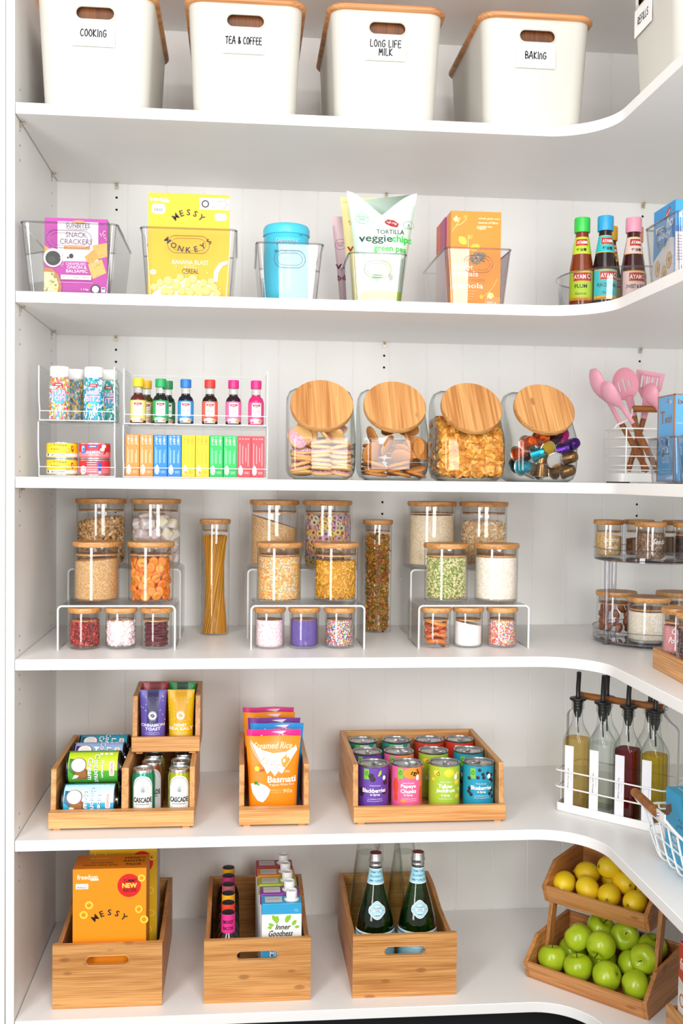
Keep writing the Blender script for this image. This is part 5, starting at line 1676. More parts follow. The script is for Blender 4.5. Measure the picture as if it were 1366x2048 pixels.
ZS1, ZS2 = Z4 + .2105, Z4 + .0115
def susan(label, x, y, z, r, h, cont, words=None, hz=.05, fillkw=None, u0=0.0):
    t = jar(label, (x, y, z), r, h, 'labelled glass jars on the two-tier turntable'); t.rotation_euler = (0, 0, .25)
    if words: script(t, r, words, hz, u0=u0)
    return (x, y, z + .0008)


p = susan('small jar of sesame seeds on the upper tier, nearest the front post', 1.414, .245, ZS1, SR, .082, None, ['Sesame', 'Seeds'], .046, u0=-.012)
stuff('sesame_seeds', 'sesame seeds inside the jar near the front post', heap(SR - q, .056, slope=-.004), grain('sesame', ['#dcb878', '#cfa560', '#e6c890', '#c49a58'], 470, .6, .6), p)
p = susan('small jar of mixed brown seeds on the upper tier', 1.478, .130, ZS1, SR, .082, None, ['Seeds'], .048)
stuff('mixed_seeds', 'mixed brown seeds inside a small jar on the upper tier', heap(SR - q, .066), grain('seedmix', ['#8a6a4c', '#6a4c34', '#b0957a', '#4e3826', '#9c7c5c'], 330, .6, .8, (1.4, 1.4, .8)), p)
p = susan('small jar of brown nuts behind the seed jar on the upper tier', 1.500, .262, ZS1, SR, .082, None)
stuff('brown_nuts', 'brown nuts inside the small jar behind the seeds', heap(SR - q, .044, dome=.004), grain('nutmix', ['#7a4a2c', '#94603c', '#5e361e'], 120, .6, .8), p)
p = susan('small jar of nearly black raisins on the upper tier', 1.566, .110, ZS1, SR, .082, None, ['s'], .052, u0=-.022)
stuff('raisins', 'nearly black raisins inside a small jar on the upper tier', heap(SR - q, .060, dome=.003), grain('raisin', ['#2c1a1c', '#3c2426', '#1e1214', '#4a2c2a'], 130, .45, 1.0), p)
p = susan('small jar of tan powder on the upper tier at the back', 1.590, .235, ZS1, SR, .082, None)
stuff('tan_powder', 'tan powder inside a small jar at the back of the upper tier', heap(SR - q, .05), grain('tanpowder', ['#b79a78', '#a98a66'], 700, .8, .3), p)
p = susan('medium jar of whole pecans on the lower tier behind the post', 1.446, .268, ZS2, .0490, .098, None, ['s'], .042, u0=-.034)
pecan = tag(B().ball((0, 0, 0), .0085, .0085, .0135, 12, 8).done('pecan_nut', bamboo('pecan', '#a5613a', '#6a3418', 2, knots=False, scale=.8), smooth=80), 'brown pecan nut inside a jar on the lower tier', 'nut', 'pecan nuts in a jar')
first = True
for k in range(4):
    for x, y, z, a in ringspots(.0345, 8, .018 + k * .0175):
        o = pecan if first else pecan.copy()
        if not first: COL.objects.link(o)
        first = False
        o.location = (p[0] + x, p[1] + y, p[2] + z); o.rotation_euler = (random.uniform(-.6, .6), random.uniform(-.6, .6), a)
p = susan('medium jar of white desiccated coconut on the lower tier', 1.482, .144, ZS2, .0500, .098, None, ['Desiccated', 'coconut'], .056, u0=.008)
stuff('desiccated_coconut', 'white desiccated coconut inside the jar on the lower tier', heap(.0500 - q, .074), grain('coconut', ['#efe6d2', '#f6efdf', '#e4d8c0'], 480, .7, .5), p)
p = susan('medium jar of cinnamon powder on the lower tier, farthest from the post', 1.600, .255, ZS2, .0490, .098, None)
stuff('cinnamon_powder', 'cinnamon powder inside a jar on the lower tier', heap(.0490 - q, .066, dome=.004), grain('cinnamon', ['#7a4a30', '#8c583a', '#6a3e28'], 500, .8, .4), p)

# bamboo tray on the wing with two jars
TX, TY0 = 1.368, -.147
t = thing('spice_tray', 'bamboo tray on the corner wing carrying two lettered jars', 'tray', (TX + .065, TY0 - .16, Z4 + .0003), -.06)
b = B()
b.box(-.065, -.16, 0, .065, .16, .037); b.done('base_board', BAMY, t, bevel=.001)
for x0 in (-.065, .056):
    B().box(x0, -.16, .037, x0 + .009, .16, .0435).done('rim_board', BAMY, t, bevel=.0008)
for y0 in (-.16, .151):
    B().box(-.056, y0, .037, .056, y0 + .009, .0435).done('rim_board', BAMX, t, bevel=.0008)
p = (1.413, -.196, Z4 + .0380)
t = jar('jar of pink chai powder on the bamboo tray', p, .0345, .086, 'lettered jars on the bamboo tray'); script(t, .0345, ['Chai', 'Powder'], .052, u0=-.012); t.rotation_euler = (0, 0, -.1)
stuff('chai_powder', 'pink chai powder inside the jar on the bamboo tray', heap(.0345 - q, .060), grain('chai', ['#d2898c', '#c87a80', '#dc9a9a'], 600, .8, .4), up_(p))
p = (1.411, -.272, Z4 + .0380)
t = jar('jar of dark chocolate chips at the picture edge on the bamboo tray', p, .0345, .086, 'lettered jars on the bamboo tray'); script(t, .0345, ['Dark', 'Choc', 'Chips'], .060, u0=.002); t.rotation_euler = (0, 0, -.15)
fill('chocolate_chips', 'dark chocolate chips inside the jar on the bamboo tray', heap(.0345 - q - .002, .066, z0=.0095), ['#4a3034', '#5c3f42', '#382226'], 'ball', 260, .0046, up_(p), '#2a1618', sink=.5, rough=.4)

# ------------------------------------------------------------ fifth shelf: bamboo trays of cans and pouches
def can_tray(label, loc, w, d, h, fh=.041, ledge=.012, divider=None, slope=0.0):
    """open-fronted bamboo tray: low front board, tall side and back boards"""
    t = thing('bamboo_tray', label, 'tray', loc, 0, 'bamboo trays with low fronts')
    th = .012
    B().box(-w / 2, -d / 2, .005, w / 2, -d / 2 + ledge, fh).done('front_board', BAMX, t, bevel=.0012)
    for x in (-w / 2, w / 2 - th):
        poly = [(-d / 2 + ledge, .005), (d / 2, .005), (d / 2, h + slope), (-d / 2 + ledge + .012 + slope, h), (-d / 2 + ledge + .004, fh)] if True else None
        B().prism(poly, lambda y, z, q: (q, y, z), x, x + th).done('side_board', BAMY, t, bevel=.0012)
    B().box(-w / 2 + th, d / 2 - th, .005, w / 2 - th, d / 2, h + slope).done('back_board', BAMX, t, bevel=.0012)
    B().box(-w / 2 + th, -d / 2 + ledge, .005, w / 2 - th, d / 2 - th, .011).done('floor_board', BAMX, t)
    if divider is not None:
        poly = [(-d / 2 + ledge, .011), (d / 2 - th, .011), (d / 2 - th, h), (-d / 2 + ledge + .012, h), (-d / 2 + ledge + .004, fh)]
        B().prism(poly, lambda y, z, q: (q, y, z), divider - .008, divider + .008).done('divider_board', BAMY, t, bevel=.0012)
    for x in (-w / 2 + .018, w / 2 - .018):
        for y in (-d / 2 + .012, d / 2 - .02):
            B().box(x - .008, y - .006, 0, x + .008, y + .006, .0052).done('foot', BAMX, t)
    return t


can_tray('wide bamboo tray holding coconut cans and small drink cans', (.2245, .237, Z5 + .0003), .325, .358, .131, ledge=.026, divider=.004)
can_tray('small bamboo tray of snack bags stacked on the wide can tray', (.312, .299, Z5 + .1316), .163, .176, .135, slope=.008)
can_tray('narrow bamboo tray holding pouches of rice', (.570, .236, Z5 + .0003), .162, .358, .134, ledge=.026)
can_tray('broad bamboo tray holding twelve cans of fruit', (.932, .237, Z5 + .0003), .358, .362, .134, ledge=.014)


def can_lid(t, r, h, pull=True, turn=0.0):
    """rings and pull tab on a can top"""
    b = B()
    b.lathe([(0, h - .0042), (r * .62, h - .0042), (r * .64, h - .0034), (r * .70, h - .0034), (r * .72, h - .0044), (r * .84, h - .0044), (r * .88, h - .0030), (r * .92, h - .0046)], 40)
    o = b.done('can_end', STEEL, t)
    if pull:
        b = B()
        c, s_ = math.cos(turn), math.sin(turn)
        R = lambda x, y, z: (x * c - y * s_, x * s_ + y * c, z)
        b.tube([R(.010 * math.cos(2 * PI * i / 20) * .62, -r * .40 + .0125 * math.sin(2 * PI * i / 20), h - .0012) for i in range(20)], .0015, 6, closed=True)
        b.tube([R(0, -r * .40 + .010, h - .002), R(0, 0, h - .0026), R(0, r * .12, h - .0036)], .0032, 8)
        b.done('pull_tab', STEEL, o)


def food_can(name, label, loc, r, h, side, items, group, rz=0.0, rot=None, turn=0.0, rimcol=None):
    t = thing(name, label, 'can', loc, rz, group, rot)
    rim = M('#bfc0c1', .3, .95) if not rimcol else rimcol
    B().lathe([(0, .002), (r - .004, .002), (r - .002, 0), (r, .0010), (r, .0030), (r - .0008, .0042), (r - .0008, h - .0042), (r, h - .0030), (r, h - .0008), (r - .0012, h), (r - .0028, h - .001), (r - .0034, h - .005), (0, h - .005)], 44).done('can_body', rim, t)
    B().lathe([(r - .0005, .0048), (r - .0004, h - .0048)], 44).done('label_sleeve', M(side, .35), t)
    can_lid(t, r - .003, h, turn=turn)
    if items: art(t, items, wrap(r - .0004), 'label_print', cell=.004)
    return t


# fruit cans
def wool(x, y, s=1.0):
    return [('r', x, y, .0125 * s, .025 * s, '#7cc23a'), ('ring', x, y + .001, .0042 * s, .0042 * s, .0013 * s, '#24642c'), ('e', x + .0012 * s, y + .0055 * s, .0012 * s, .0018 * s, '#24642c')]


def fruit_items(kind):
    it = [('r', 0, .058, .220, .105, {'black': '#6a45a8', 'papaya': '#f2679a', 'jack': '#a8c838', 'blue': '#1f97b8', 'lychee': '#1f9480', 'tomato': '#d8402a'}[kind])]
    wht = '#ffffff'
    if kind == 'black':
        it += wool(-.0215, .087)
        for x, y in ((-.010, .083), (-.006, .075), (.026, .078), (.027, .066), (.0245, .044), (-.034, .040), (-.034, .048)):
            it += [('e', x, y, .0065, .006, '#2a1a2e')] + [('e', x + dx, y + dy, .0017, .0017, '#54344e') for dx, dy in ((-.003, .002), (.001, .003), (.003, -.001), (-.001, -.003))]
        it += [('p', [(.005, .083), (.009, .094), (.014, .097), (.014, .088), (.009, .082)], '#a9cf4c'), ('e', .0215, .078, .0042, .0055, '#ffffff'), ('t', 'Fruity & juicy', 0, .0605, .024, .0038, wht), ('t', 'Blackberries', -.002, .049, .056, .0100, wht, .03), ('t', 'in Syrup', 0, .039, .022, .0065, wht, .025), ('t', 'no artificial colours,', 0, .029, .034, .003, wht), ('t', 'flavours or preservatives', 0, .024, .036, .003, wht)]
    if kind == 'papaya':
        it += [('p', [(-.010, .099), (.034, .099), (.034, .040), (.028, .060), (.030, .075), (.012, .080), (-.008, .080)], '#f08a22'), ('e', .006, .088, .022, .013, '#f29a2e'), ('e', -.035, .055, .008, .020, '#e8502a'), ('e', .034, .035, .007, .02, '#e8502a'), ('e', -.034, .03, .006, .01, '#e8502a'), ('e', -.014, .022, .007, .005, '#f08a22')]
        for k in range(16): it.append(('e', .002 + random.random() * .024, .082 + random.random() * .014, .0022, .0016, '#2e1c14'))
        it += wool(-.0215, .087) + [('e', .020, .077, .0045, .0065, '#ffffff'), ('t', 'Sweet & exotic', -.002, .0655, .027, .004, wht), ('t', 'Papaya', -.002, .057, .036, .0105, wht, .03), ('t', 'Chunks', -.002, .046, .037, .0095, wht, .03), ('t', 'in Syrup', -.002, .0365, .020, .0058, wht, .025), ('t', 'no artificial colours,', 0, .028, .034, .003, wht), ('t', 'flavours or preservatives', 0, .023, .036, .003, wht)]
    if kind == 'jack':
        for x, y, a, c_ in ((.004, .087, .013, '#f4d22c'), (-.026, .086, .010, '#eec428'), (.028, .084, .008, '#f0b822'), (.026, .064, .009, '#f2c828'), (.033, .046, .008, '#e8b41e'), (.027, .030, .008, '#f2c828'), (-.035, .07, .006, '#eec428')):
            it += [('e', x, y, a, a * .75, c_), ('e', x - a * .2, y + a * .1, a * .6, a * .45, '#f8e04a')]
        it += wool(-.0225, .083)[1:] + [('e', .021, .077, .0045, .0065, '#ffffff'), ('t', 'Ripe & sweet', -.004, .0655, .024, .004, wht), ('t', 'Yellow', -.005, .056, .034, .0105, wht, .03), ('t', 'Jackfruit', -.004, .0445, .046, .0105, wht, .03), ('t', 'in Syrup', -.004, .034, .020, .0062, wht, .025), ('t', 'no artificial colours,', -.004, .026, .034, .003, wht), ('r', 0, .012, .21, .008, '#9aba2c')]
    if kind == 'blue':
        it += wool(-.0225, .084)
        for x, y in ((-.006, .093), (.002, .083), (-.010, .075), (.004, .075), (.014, .085), (.026, .080), (.022, .070), (.028, .066), (.026, .044), (.020, .036), (-.030, .048), (-.032, .040), (-.026, .034), (-.031, .072), (.030, .028)):
            it += [('e', x, y, .0042, .0042, '#28182c'), ('e', x + .001, y + .001, .0016, .0016, '#584058')]
        it += [('p', [(.014, .064), (.020, .068), (.021, .063)], '#8aa838'), ('e', .0165, .078, .0045, .0058, '#ffffff'), ('t', 'Fruity & juicy', -.002, .0605, .024, .0038, wht), ('t', 'Blueberries', -.001, .051, .050, .0100, wht, .03), ('t', 'in Syrup', -.001, .041, .020, .0062, wht, .025), ('t', 'no artificial colours,', 0, .032, .034, .003, wht), ('t', 'flavours or preservatives', 0, .027, .036, .003, wht)]
    if kind == 'lychee':
        it += wool(-.018, .087) + [('e', -.036, .075, .008, .02, '#a8324a'), ('p', [(-.012, .1), (.012, .1), (.010, .088), (.002, .094), (-.006, .086)], '#f2ece8'), ('e', .032, .088, .009, .012, '#d8aac0'), ('p', [(.006, .094), (.020, .097), (.024, .088), (.012, .086)], '#2fae94')]
    if kind == 'tomato':
        it += [('rr', -.003, .090, .034, .013, .003, '#f8f2ee'), ('t', 'PANDAROO', -.003, .090, .028, .007, '#b81f2a', .02), ('e', .027, .088, .007, .008, '#b02a1c'), ('e', .0, .05, .024, .018, '#b8281a')]
    out = []
    for q in it:
        q = list(q)
        if not (q[0] == 'r' and q[3] > .2):
            if q[0] == 'p': q[1] = [(x, min(y + .009, .1085)) for x, y in q[1]]
            elif q[0] == 't': q[3] += .009
            else: q[2] += .009
        out.append(tuple(q))
    return out


FR, FHH = .0372, .1155
rows = [(.128, [('black', 'purple blackberry'), ('papaya', 'pink and orange papaya'), ('jack', 'lime yellow jackfruit'), ('blue', 'turquoise blueberry')], 'front', [.806, .887, .978, 1.061]),
        (.235, [('black', 'purple blackberry'), ('papaya', 'pink and orange papaya'), ('jack', 'lime yellow jackfruit'), ('blue', 'turquoise blueberry')], 'middle', [.804, .884, .971, 1.060]),
        (.345, [('lychee', 'dark green lychee'), ('lychee', 'dark green lychee'), ('tomato', 'red tomato'), ('tomato', 'red tomato')], 'back', [.806, .894, .980, 1.060])]
TURN = [.9, 1.4, .2, -1.0, .3, 1.2, 1.0, -.8, .1, 1.3, -.6, .4]
n = 0
for y, ks, rn_, xs in rows:
    for (k, nm), x in zip(ks, xs):
        sidec = {'black': '#6a45a8', 'papaya': '#ee7a3a', 'jack': '#a8c838', 'blue': '#1f97b8', 'lychee': '#1f9480', 'tomato': '#d8402a'}[k]
        ex = ''
        if k in ('lychee', 'tomato'): ex = ' by the side board' if x in (.806, 1.060) else ' further in'
        food_can('fruit_can', f'{nm} can in the {rn_} row of the broad tray{ex}', (x, y, Z5 + .0116), FR, FHH, sidec, fruit_items(k), 'cans in the broad bamboo tray', rz=.02, turn=TURN[n])
        n += 1


# coconut cans lying on their sides
def coco_items(c1, c2, words, dark):
    it = [('r', 0, .062, .228, .112, c1), ('r', -.020, .062, .05, .112, c2) if c2 else ('r', 0, .01, .01, .01, c1)]
    it += [('p', [(-.024, .002 + .006), (.004, .006), (.016, .020), (.012, .036), (-.006, .034), (-.022, .026)], dark)]
    for k in range(7): it.append(('l', [(.018, .012 + k * .002), (.030 + .003 * (k % 3), .010 + k * .004)], .0014, '#6fae3a'))
    it += [('e', .012, .036, .0155, .0165, '#7a4a26'), ('e', .015, .034, .0120, .0135, '#9a6434'), ('e', -.008, .0295, .0175, .0180, '#8a5a32'), ('e', -.0085, .0290, .0155, .0160, '#f8f5f2'), ('e', -.0085, .0290, .0110, .0112, '#ece6e2'), ('p', [(.014, .020), (.026, .014), (.022, .026), (.016, .030)], '#f6f2ee')]
    for i, (w, sz, yy) in enumerate(words):
        it += [('t', w, .002, yy, .0105 * len(w) * sz, .0125 * sz, '#2a3a2a' if False else dark, .05, .12), ('t', w, .002, yy, .0105 * len(w) * sz, .0120 * sz, '#ffffff', .018, .12)]
    it += [('rr', .001, .1050, .034, .0115, .003, '#f6efe8'), ('t', 'PANDAROO', .001, .1050, .029, .0062, '#c8242e', .02)]
    for k in range(3): it.append(('e', -.036, .080 + k * .011, .0035, .0042, '#e8f2f6'))
    return it


CR, CH = .0372, .122
def coco(label, y, z, c1, c2, words, dark, turn=0.0, dx=0.0):
    t = food_can('coconut_can', label, (.0845 + dx, y, z), CR, CH, c1, coco_items(c1, c2, words, dark), 'coconut cans lying in the wide bamboo tray', rot=(0, PI / 2, -turn), rimcol=M('#3a3c40', .25, .9))
    t.rotation_mode = 'ZYX'
    return t


zf = Z5 + .0116 + CR
coco('light blue can of lite coconut cream lying lowest in front', .128, zf, '#2fa6d0', '#c9ecf6', [('Lite', .8, .086), ('Coconut', 1.0, .071), ('Cream', 1.0, .056)], '#146a94', .25)
coco('green can of coconut cream lying on the light blue one', .168, zf + .0665, '#4fa832', '#c0d62a', [('Premium', .55, .084), ('Coconut', 1.0, .071), ('Cream', 1.0, .056)], '#2a7a2a', .15, .004)
coco('purple can of lite coconut milk lying behind the green one', .246, zf + .0665, '#7a3a94', '#9ab6e0', [('Lite', .9, .086), ('Coconut', 1.0, .071), ('Milk', 1.0, .056)], '#4a2070', .5, .006)
coco('teal can of lite coconut cream lying behind the purple one', .324, zf + .0665, '#1f7fa0', '#2a9ab8', [('Lite', .9, .086), ('Coconut', 1.0, .071), ('Cream', 1.0, .056)], '#12566e', .6, .008)
for y, q in ((.207, 'second'), (.286, 'third')):
    coco(f'dark ended coconut can in the {q} place of the bottom layer', y, zf, '#4fa832', '#c0d62a', [('Coconut', 1.0, .071)], '#2a7a2a', .3, .004)


# small drink cans
def drink(label, loc, topc, main=True):
    t = thing('drink_can', label, 'can', loc, 0, 'small drink cans in the wide bamboo tray')
    r, h = .0262, .1125
    B().lathe([(0, .003), (r * .78, 0), (r * .82, 0), (r, .007), (r, .095), (r * .90, .106), (r * .92, h - .001), (r * .90, h), (r * .84, h - .004), (0, h - .004)], 44).done('can_body', [STEEL], t)
    B().lathe([(r + .0002, .007), (r + .0002, .095), (r * .905 + .0003, .1055)], 44).done('label_sleeve', M(topc, .22, .55), t)
    b = B(); b.lathe([(0, .0001), (.006, .0004), (.0065, 0)], 16); b.tube([(.0055 * math.cos(2 * PI * i / 16), -.009 + .007 * math.sin(2 * PI * i / 16), .0012) for i in range(16)], .0009, 6, closed=True)
    b.done('pull_tab', STEEL, t, loc=(0, 0, h - .0038))
    W_ = '#e9ebea'
    arch = [(-.0245, .006), (.0245, .006)] + [(.0245 * math.cos(a), .055 + .027 * math.sin(a)) for a in [PI * i / 14 for i in range(15)]]
    inner = lambda s: [(-.010 * s, .042), (.010 * s, .042)] + [(.010 * s * math.cos(a), .058 + .013 * s * math.sin(a)) for a in [PI * i / 10 for i in range(11)]]
    it = [('p', arch, W_), ('r', 0, .030, .049, .048, W_), *[('e', .0212 * math.cos(math.radians(q)), .055 + .0222 * math.sin(math.radians(q)), .00055, .0009, '#4a3434') for q in range(8, 176, 7)],
          ('p', inner(1), '#d4d8d6'), ('p', inner(.8), '#f2f4f3'), ('p', [(-.006, .046), (-.002, .060), (.0, .055), (.003, .063), (.007, .046)], '#b9c2bf'), ('p', [(-.003, .044), (.001, .054), (.005, .044)], '#8fa09a'),
          ('t', 'CASCADE', 0, .0265, .0425, .0118, '#141615', .022), ('t', 'DRY AUSTRALIAN DRINK', 0, .0165, .030, .0026, '#4a5250', .01)]
    it2 = []
    for q in it:
        q = list(q)
        if q[0] == 'p': q[1] = [(x, y + .019 * (y > .0065)) for x, y in q[1]]
        elif q[0] in ('t', 'ta'): q[3] += .019
        else: q[2] += .019
        it2.append(tuple(q))
    it2.insert(0, ('r', 0, .030, .049, .052, W_))
    art(t, it2, wrap(r + .0002), 'label_print', cell=.003)
    return t


zd = Z5 + .0116
drink('small drink can with green top and white arched front', (.268, .118, zd), '#2f9a72')
drink('small drink can with yellow green top and white arched front', (.351, .118, zd), '#b6bf2a')
for lb, x, y, c in (('copper brown small drink can behind the green topped one', .283, .180, '#a8562e'), ('teal small drink can behind the yellow green one', .351, .186, '#2a9a84'), ('gold small drink can at the back, behind the copper one', .283, .243, '#b8a030'), ('dark green small drink can at the back, behind the teal one', .356, .250, '#3f7a4a')):
    drink(lb, (x, y, zd), c)


# snack bags in the small tray
def snack(label, loc, col, dark, words, hgt=.136, tint='#ffffff', w=.066, tilt=-.02):
    root, f = pouch('snack_bag', label, 'bag', loc, w * .86, hgt, .042, w, col, group='snack bags in the small bamboo tray', tilt=tilt)
    it = []
    for k in range(26):
        x = random.uniform(-.031, .031); y = random.uniform(.056, hgt - .006)
        it.append(('e', x, y, .0014, .0019, tint))
    it += [('p', [(-.0135, hgt), (.0135, hgt), (.0135, .060), (0, .055), (-.0135, .060)], dark)]
    if words:
        it2 = [('ring', 0, .090, .0036, .0044, .0006, col), ('e', 0, .050, .0085, .0085, '#f6f2ee'), ('e', 0, .050, .0052, .0044, dark), ('l', [(-.003, .048), (.003, .0525)], .0009, '#f6f2ee'), ('ring', 0, .050, .0105, .0105, .0012, '#d8d2e8' if dark != col else '#fbeeb8'),
               ('t', words[0], .0, .0275, .0070 * len(words[0]) if len(words[0]) > 6 else .031, .0072, '#ffffff', .025), ('t', words[1], .001, .0185, .0070 * len(words[1]) + .002, .0072, '#ffffff', .025), ('t', 'roasted popcorn', 0, .0095, .032, .0026, '#f4eefc'), ('t', '& something sweet', 0, .0055, .036, .0026, '#f4eefc')]
        for q in it2:
            q = list(q)
            if q[0] == 'l': q[1] = [(x, y + .026) for x, y in q[1]]
            else:
                k = 3
                q[3 if q[0] == 't' else 2] += .026
            it.append(tuple(q))
    art(root, it, f, cell=.008, celly=.01, step=3e-5, rough=.35)
    return root


zs = Z5 + .1316 + .0118
snack('purple snack bag with dark band and white lettering in the small tray', (.2785, .250, zs), '#6a5cb8', '#34305f', ['CINNAMON', 'TOAST'], tint='#b6aee4')
snack('yellow snack bag with white lettering in front in the small tray', (.3460, .250, zs), '#eebd12', '#e3a812', ['HONEY', 'SEA SALT'], tint='#f9dc6a')
snack('dark red snack bag behind the purple bag', (.2785, .318, zs), '#a81f34', '#8c1c30', None, .142, '#c84a5c', tilt=.02)
snack('green snack bag behind the yellow bag', (.3460, .318, zs), '#189a4c', '#124a2c', None, .142, '#4fc87c', tilt=.02)

# rice pouches
PCH = [('orange basmati rice pouch, foremost in the narrow tray', .118, .189, '#f28a12', -.06, .0, .568), ('pink rice pouch directly behind the front orange one', .152, .197, '#ea2f8e', -.02, .0, .570), ('blue rice pouch behind the front pink one', .190, .203, '#2b8fd2', .0, .002, .578),
       ('purple rice pouch behind the blue one', .230, .207, '#7a3a94', .01, .0, .573), ('orange rice pouch far back, behind the purple one', .275, .211, '#ef8f1c', .02, -.010, .566), ('pink rice pouch at the very back of the narrow tray', .315, .215, '#d8418a', .04, -.012, .566)]
for i, (lb, y, h, c, tl, dx, x) in enumerate(PCH):
    root, f = pouch('rice_pouch', lb, 'pouch', (x + dx * .4, y, Z5 + .0118), .110, h - .006, .028, .129, c, group='rice pouches in the narrow tray', tilt=tl * .5, wave=.004, bottom=.8)
    if i == 0:
        it = [('t', 'Steamed Rice', .000, .161, .090, .0150, '#f7dfae', .012, .25), ('p', [(-.054, .174), (-.044, .163), (-.028, .152), (.0, .143), (.03, .146), (.054, .160), (.056, .150), (.044, .132), (.030, .112), (.020, .096), (.012, .104), (.004, .090), (-.006, .104), (-.014, .096), (-.022, .112), (-.038, .140)], '#fbf1e6'),
              ('p', [(-.020, .132), (.012, .136), (.018, .118), (.006, .108), (-.008, .112)], '#f6e3d2'), ('p', [(.018, .128), (.032, .142), (.040, .128), (.030, .110), (.022, .112)], '#ee9a30'), ('l', [(.052, .162), (.048, .140), (.030, .112)], .0012, '#fdf4e2'), ('l', [(-.054, .168), (-.040, .138), (-.022, .112)], .0012, '#fdf4e2'),
              ('ring', -.034, .108, .012, .0085, .0012, '#d8741c'), ('e', -.038, .108, .006, .0062, '#f4cf1c'), ('e', -.026, .104, .006, .003, '#a8502a'), ('t', 'GLUTEN FREE', .022, .101, .034, .0055, '#fbe8c8'), ('t', 'Basmati', .020, .0835, .066, .0150, '#ffffff', .025), ('t', 'Fragrant White Rice', .020, .0705, .058, .0068, '#fdf0d8', .005),
              ('t', 'PERFECTLY', .008, .0585, .026, .0042, '#f6cf7c'), ('t', 'COOKED IN', .008, .0530, .026, .0042, '#f6cf7c'), ('t', '90s', .034, .0560, .022, .0098, '#f6d89a', .02),
              ('p', [(-.052, .072), (-.036, .076), (-.018, .070), (-.006, .060), (-.010, .048), (-.018, .036), (-.024, .030), (-.036, .034), (-.046, .048), (-.050, .060)], '#f4f1ee'), ('e', -.028, .062, .018, .008, '#fdfbf8'), ('e', -.040, .0745, .0048, .004, '#3f8a24'), ('e', -.034, .0715, .003, .003, '#57a436')]
        for k in range(30): it.append(('e', random.uniform(-.030, .016), random.uniform(.112, .140), .0011, .0017, random.choice(['#d99a50', '#fffaf4', '#e8c8a0'])))
    else:
        it = [('t', 'Steamed Rice', .004, h - .024, .074, .012, '#fbeef2', .012, .25), ('p', [(-.006, h - .012), (.030, h - .010), (.020, h - .018)], '#f3dbe6')]
    art(root, it, f, cell=.010, celly=.012, step=3e-5, rough=.3)


# ------------------------------------------------------------ oil and vinegar bottles in their rack
RZ = math.atan2(-.711, .703)
P2 = Vector((1.254, .138, Z5)); DR = Vector((.703, -.711, 0)).normalized(); NR = Vector((.711, .703, 0)).normalized()
def rk(s, o, z=0): return tuple(P2 + DR * s + NR * o + Vector((0, 0, z)))


RL, RW = .275, .128
t = thing('bottle_rack', 'white wire rack with brown wooden handle holding six oil and vinegar bottles', 'rack', rk(RL / 2, RW / 2, .0003), RZ)
b = B().loft([[(x, y, z) for x, y in rrect(RL, RW, .012, 5)] for z in (0, .002)])
b.loft([[(x, y, z) for x, y in rrect(RL, RW, .012, 5)] for z in (0, .021)] + [[(x, y, z) for x, y in rrect(RL - .004, RW - .004, .011, 5)] for z in (.021, .002)], cap1=False, cap0=False)
b.done('base_tray', WIRE, t)
b = B()
for z in (.060, .100):
    b.tube([(x, y, z) for x, y in rrect(RL + .003, RW + .003, .012, 5)], .0019, 8, closed=True)
for sx in (-1, 1):
    for y in (-.03, .03): b.tube([(sx * (RL / 2 + .0015), y, .018), (sx * (RL / 2 + .0015), y, .100)], .0016, 6)
b.done('wire_frame', WIRE, t)
for sx in (-1, 1):
    b = B()
    pts = spline([(sx * (RL / 2 + .003), 0, .06), (sx * (RL / 2 + .003), 0, .20), (sx * (RL / 2 + .001), 0, .230), (sx * (RL / 2 - .018), 0, .246), (sx * (RL / 2 - .030), 0, .262), (sx * (RL / 2 - .030), 0, .284)], 4)
    b.loft([[(p[0] - .0012, -.006, p[2]), (p[0] + .0012, -.006, p[2]), (p[0] + .0012, .006, p[2]), (p[0] - .0012, .006, p[2])] for p in pts])
    b.done('handle_bracket', M('#c9c9c8', .35, .4), t)
b = B(); b.tube([(-RL / 2 + .031, 0, .275), (RL / 2 - .031, 0, .275)], .0085, 14)
b.done('handle', ACACIA, t, bevel=.001)
for sx in (-1, 1): B().ball((0, 0, 0), .005, seg=10, rings=6).done('handle_screw', STEEL, t, loc=(sx * (RL / 2 - .027), 0, .275))


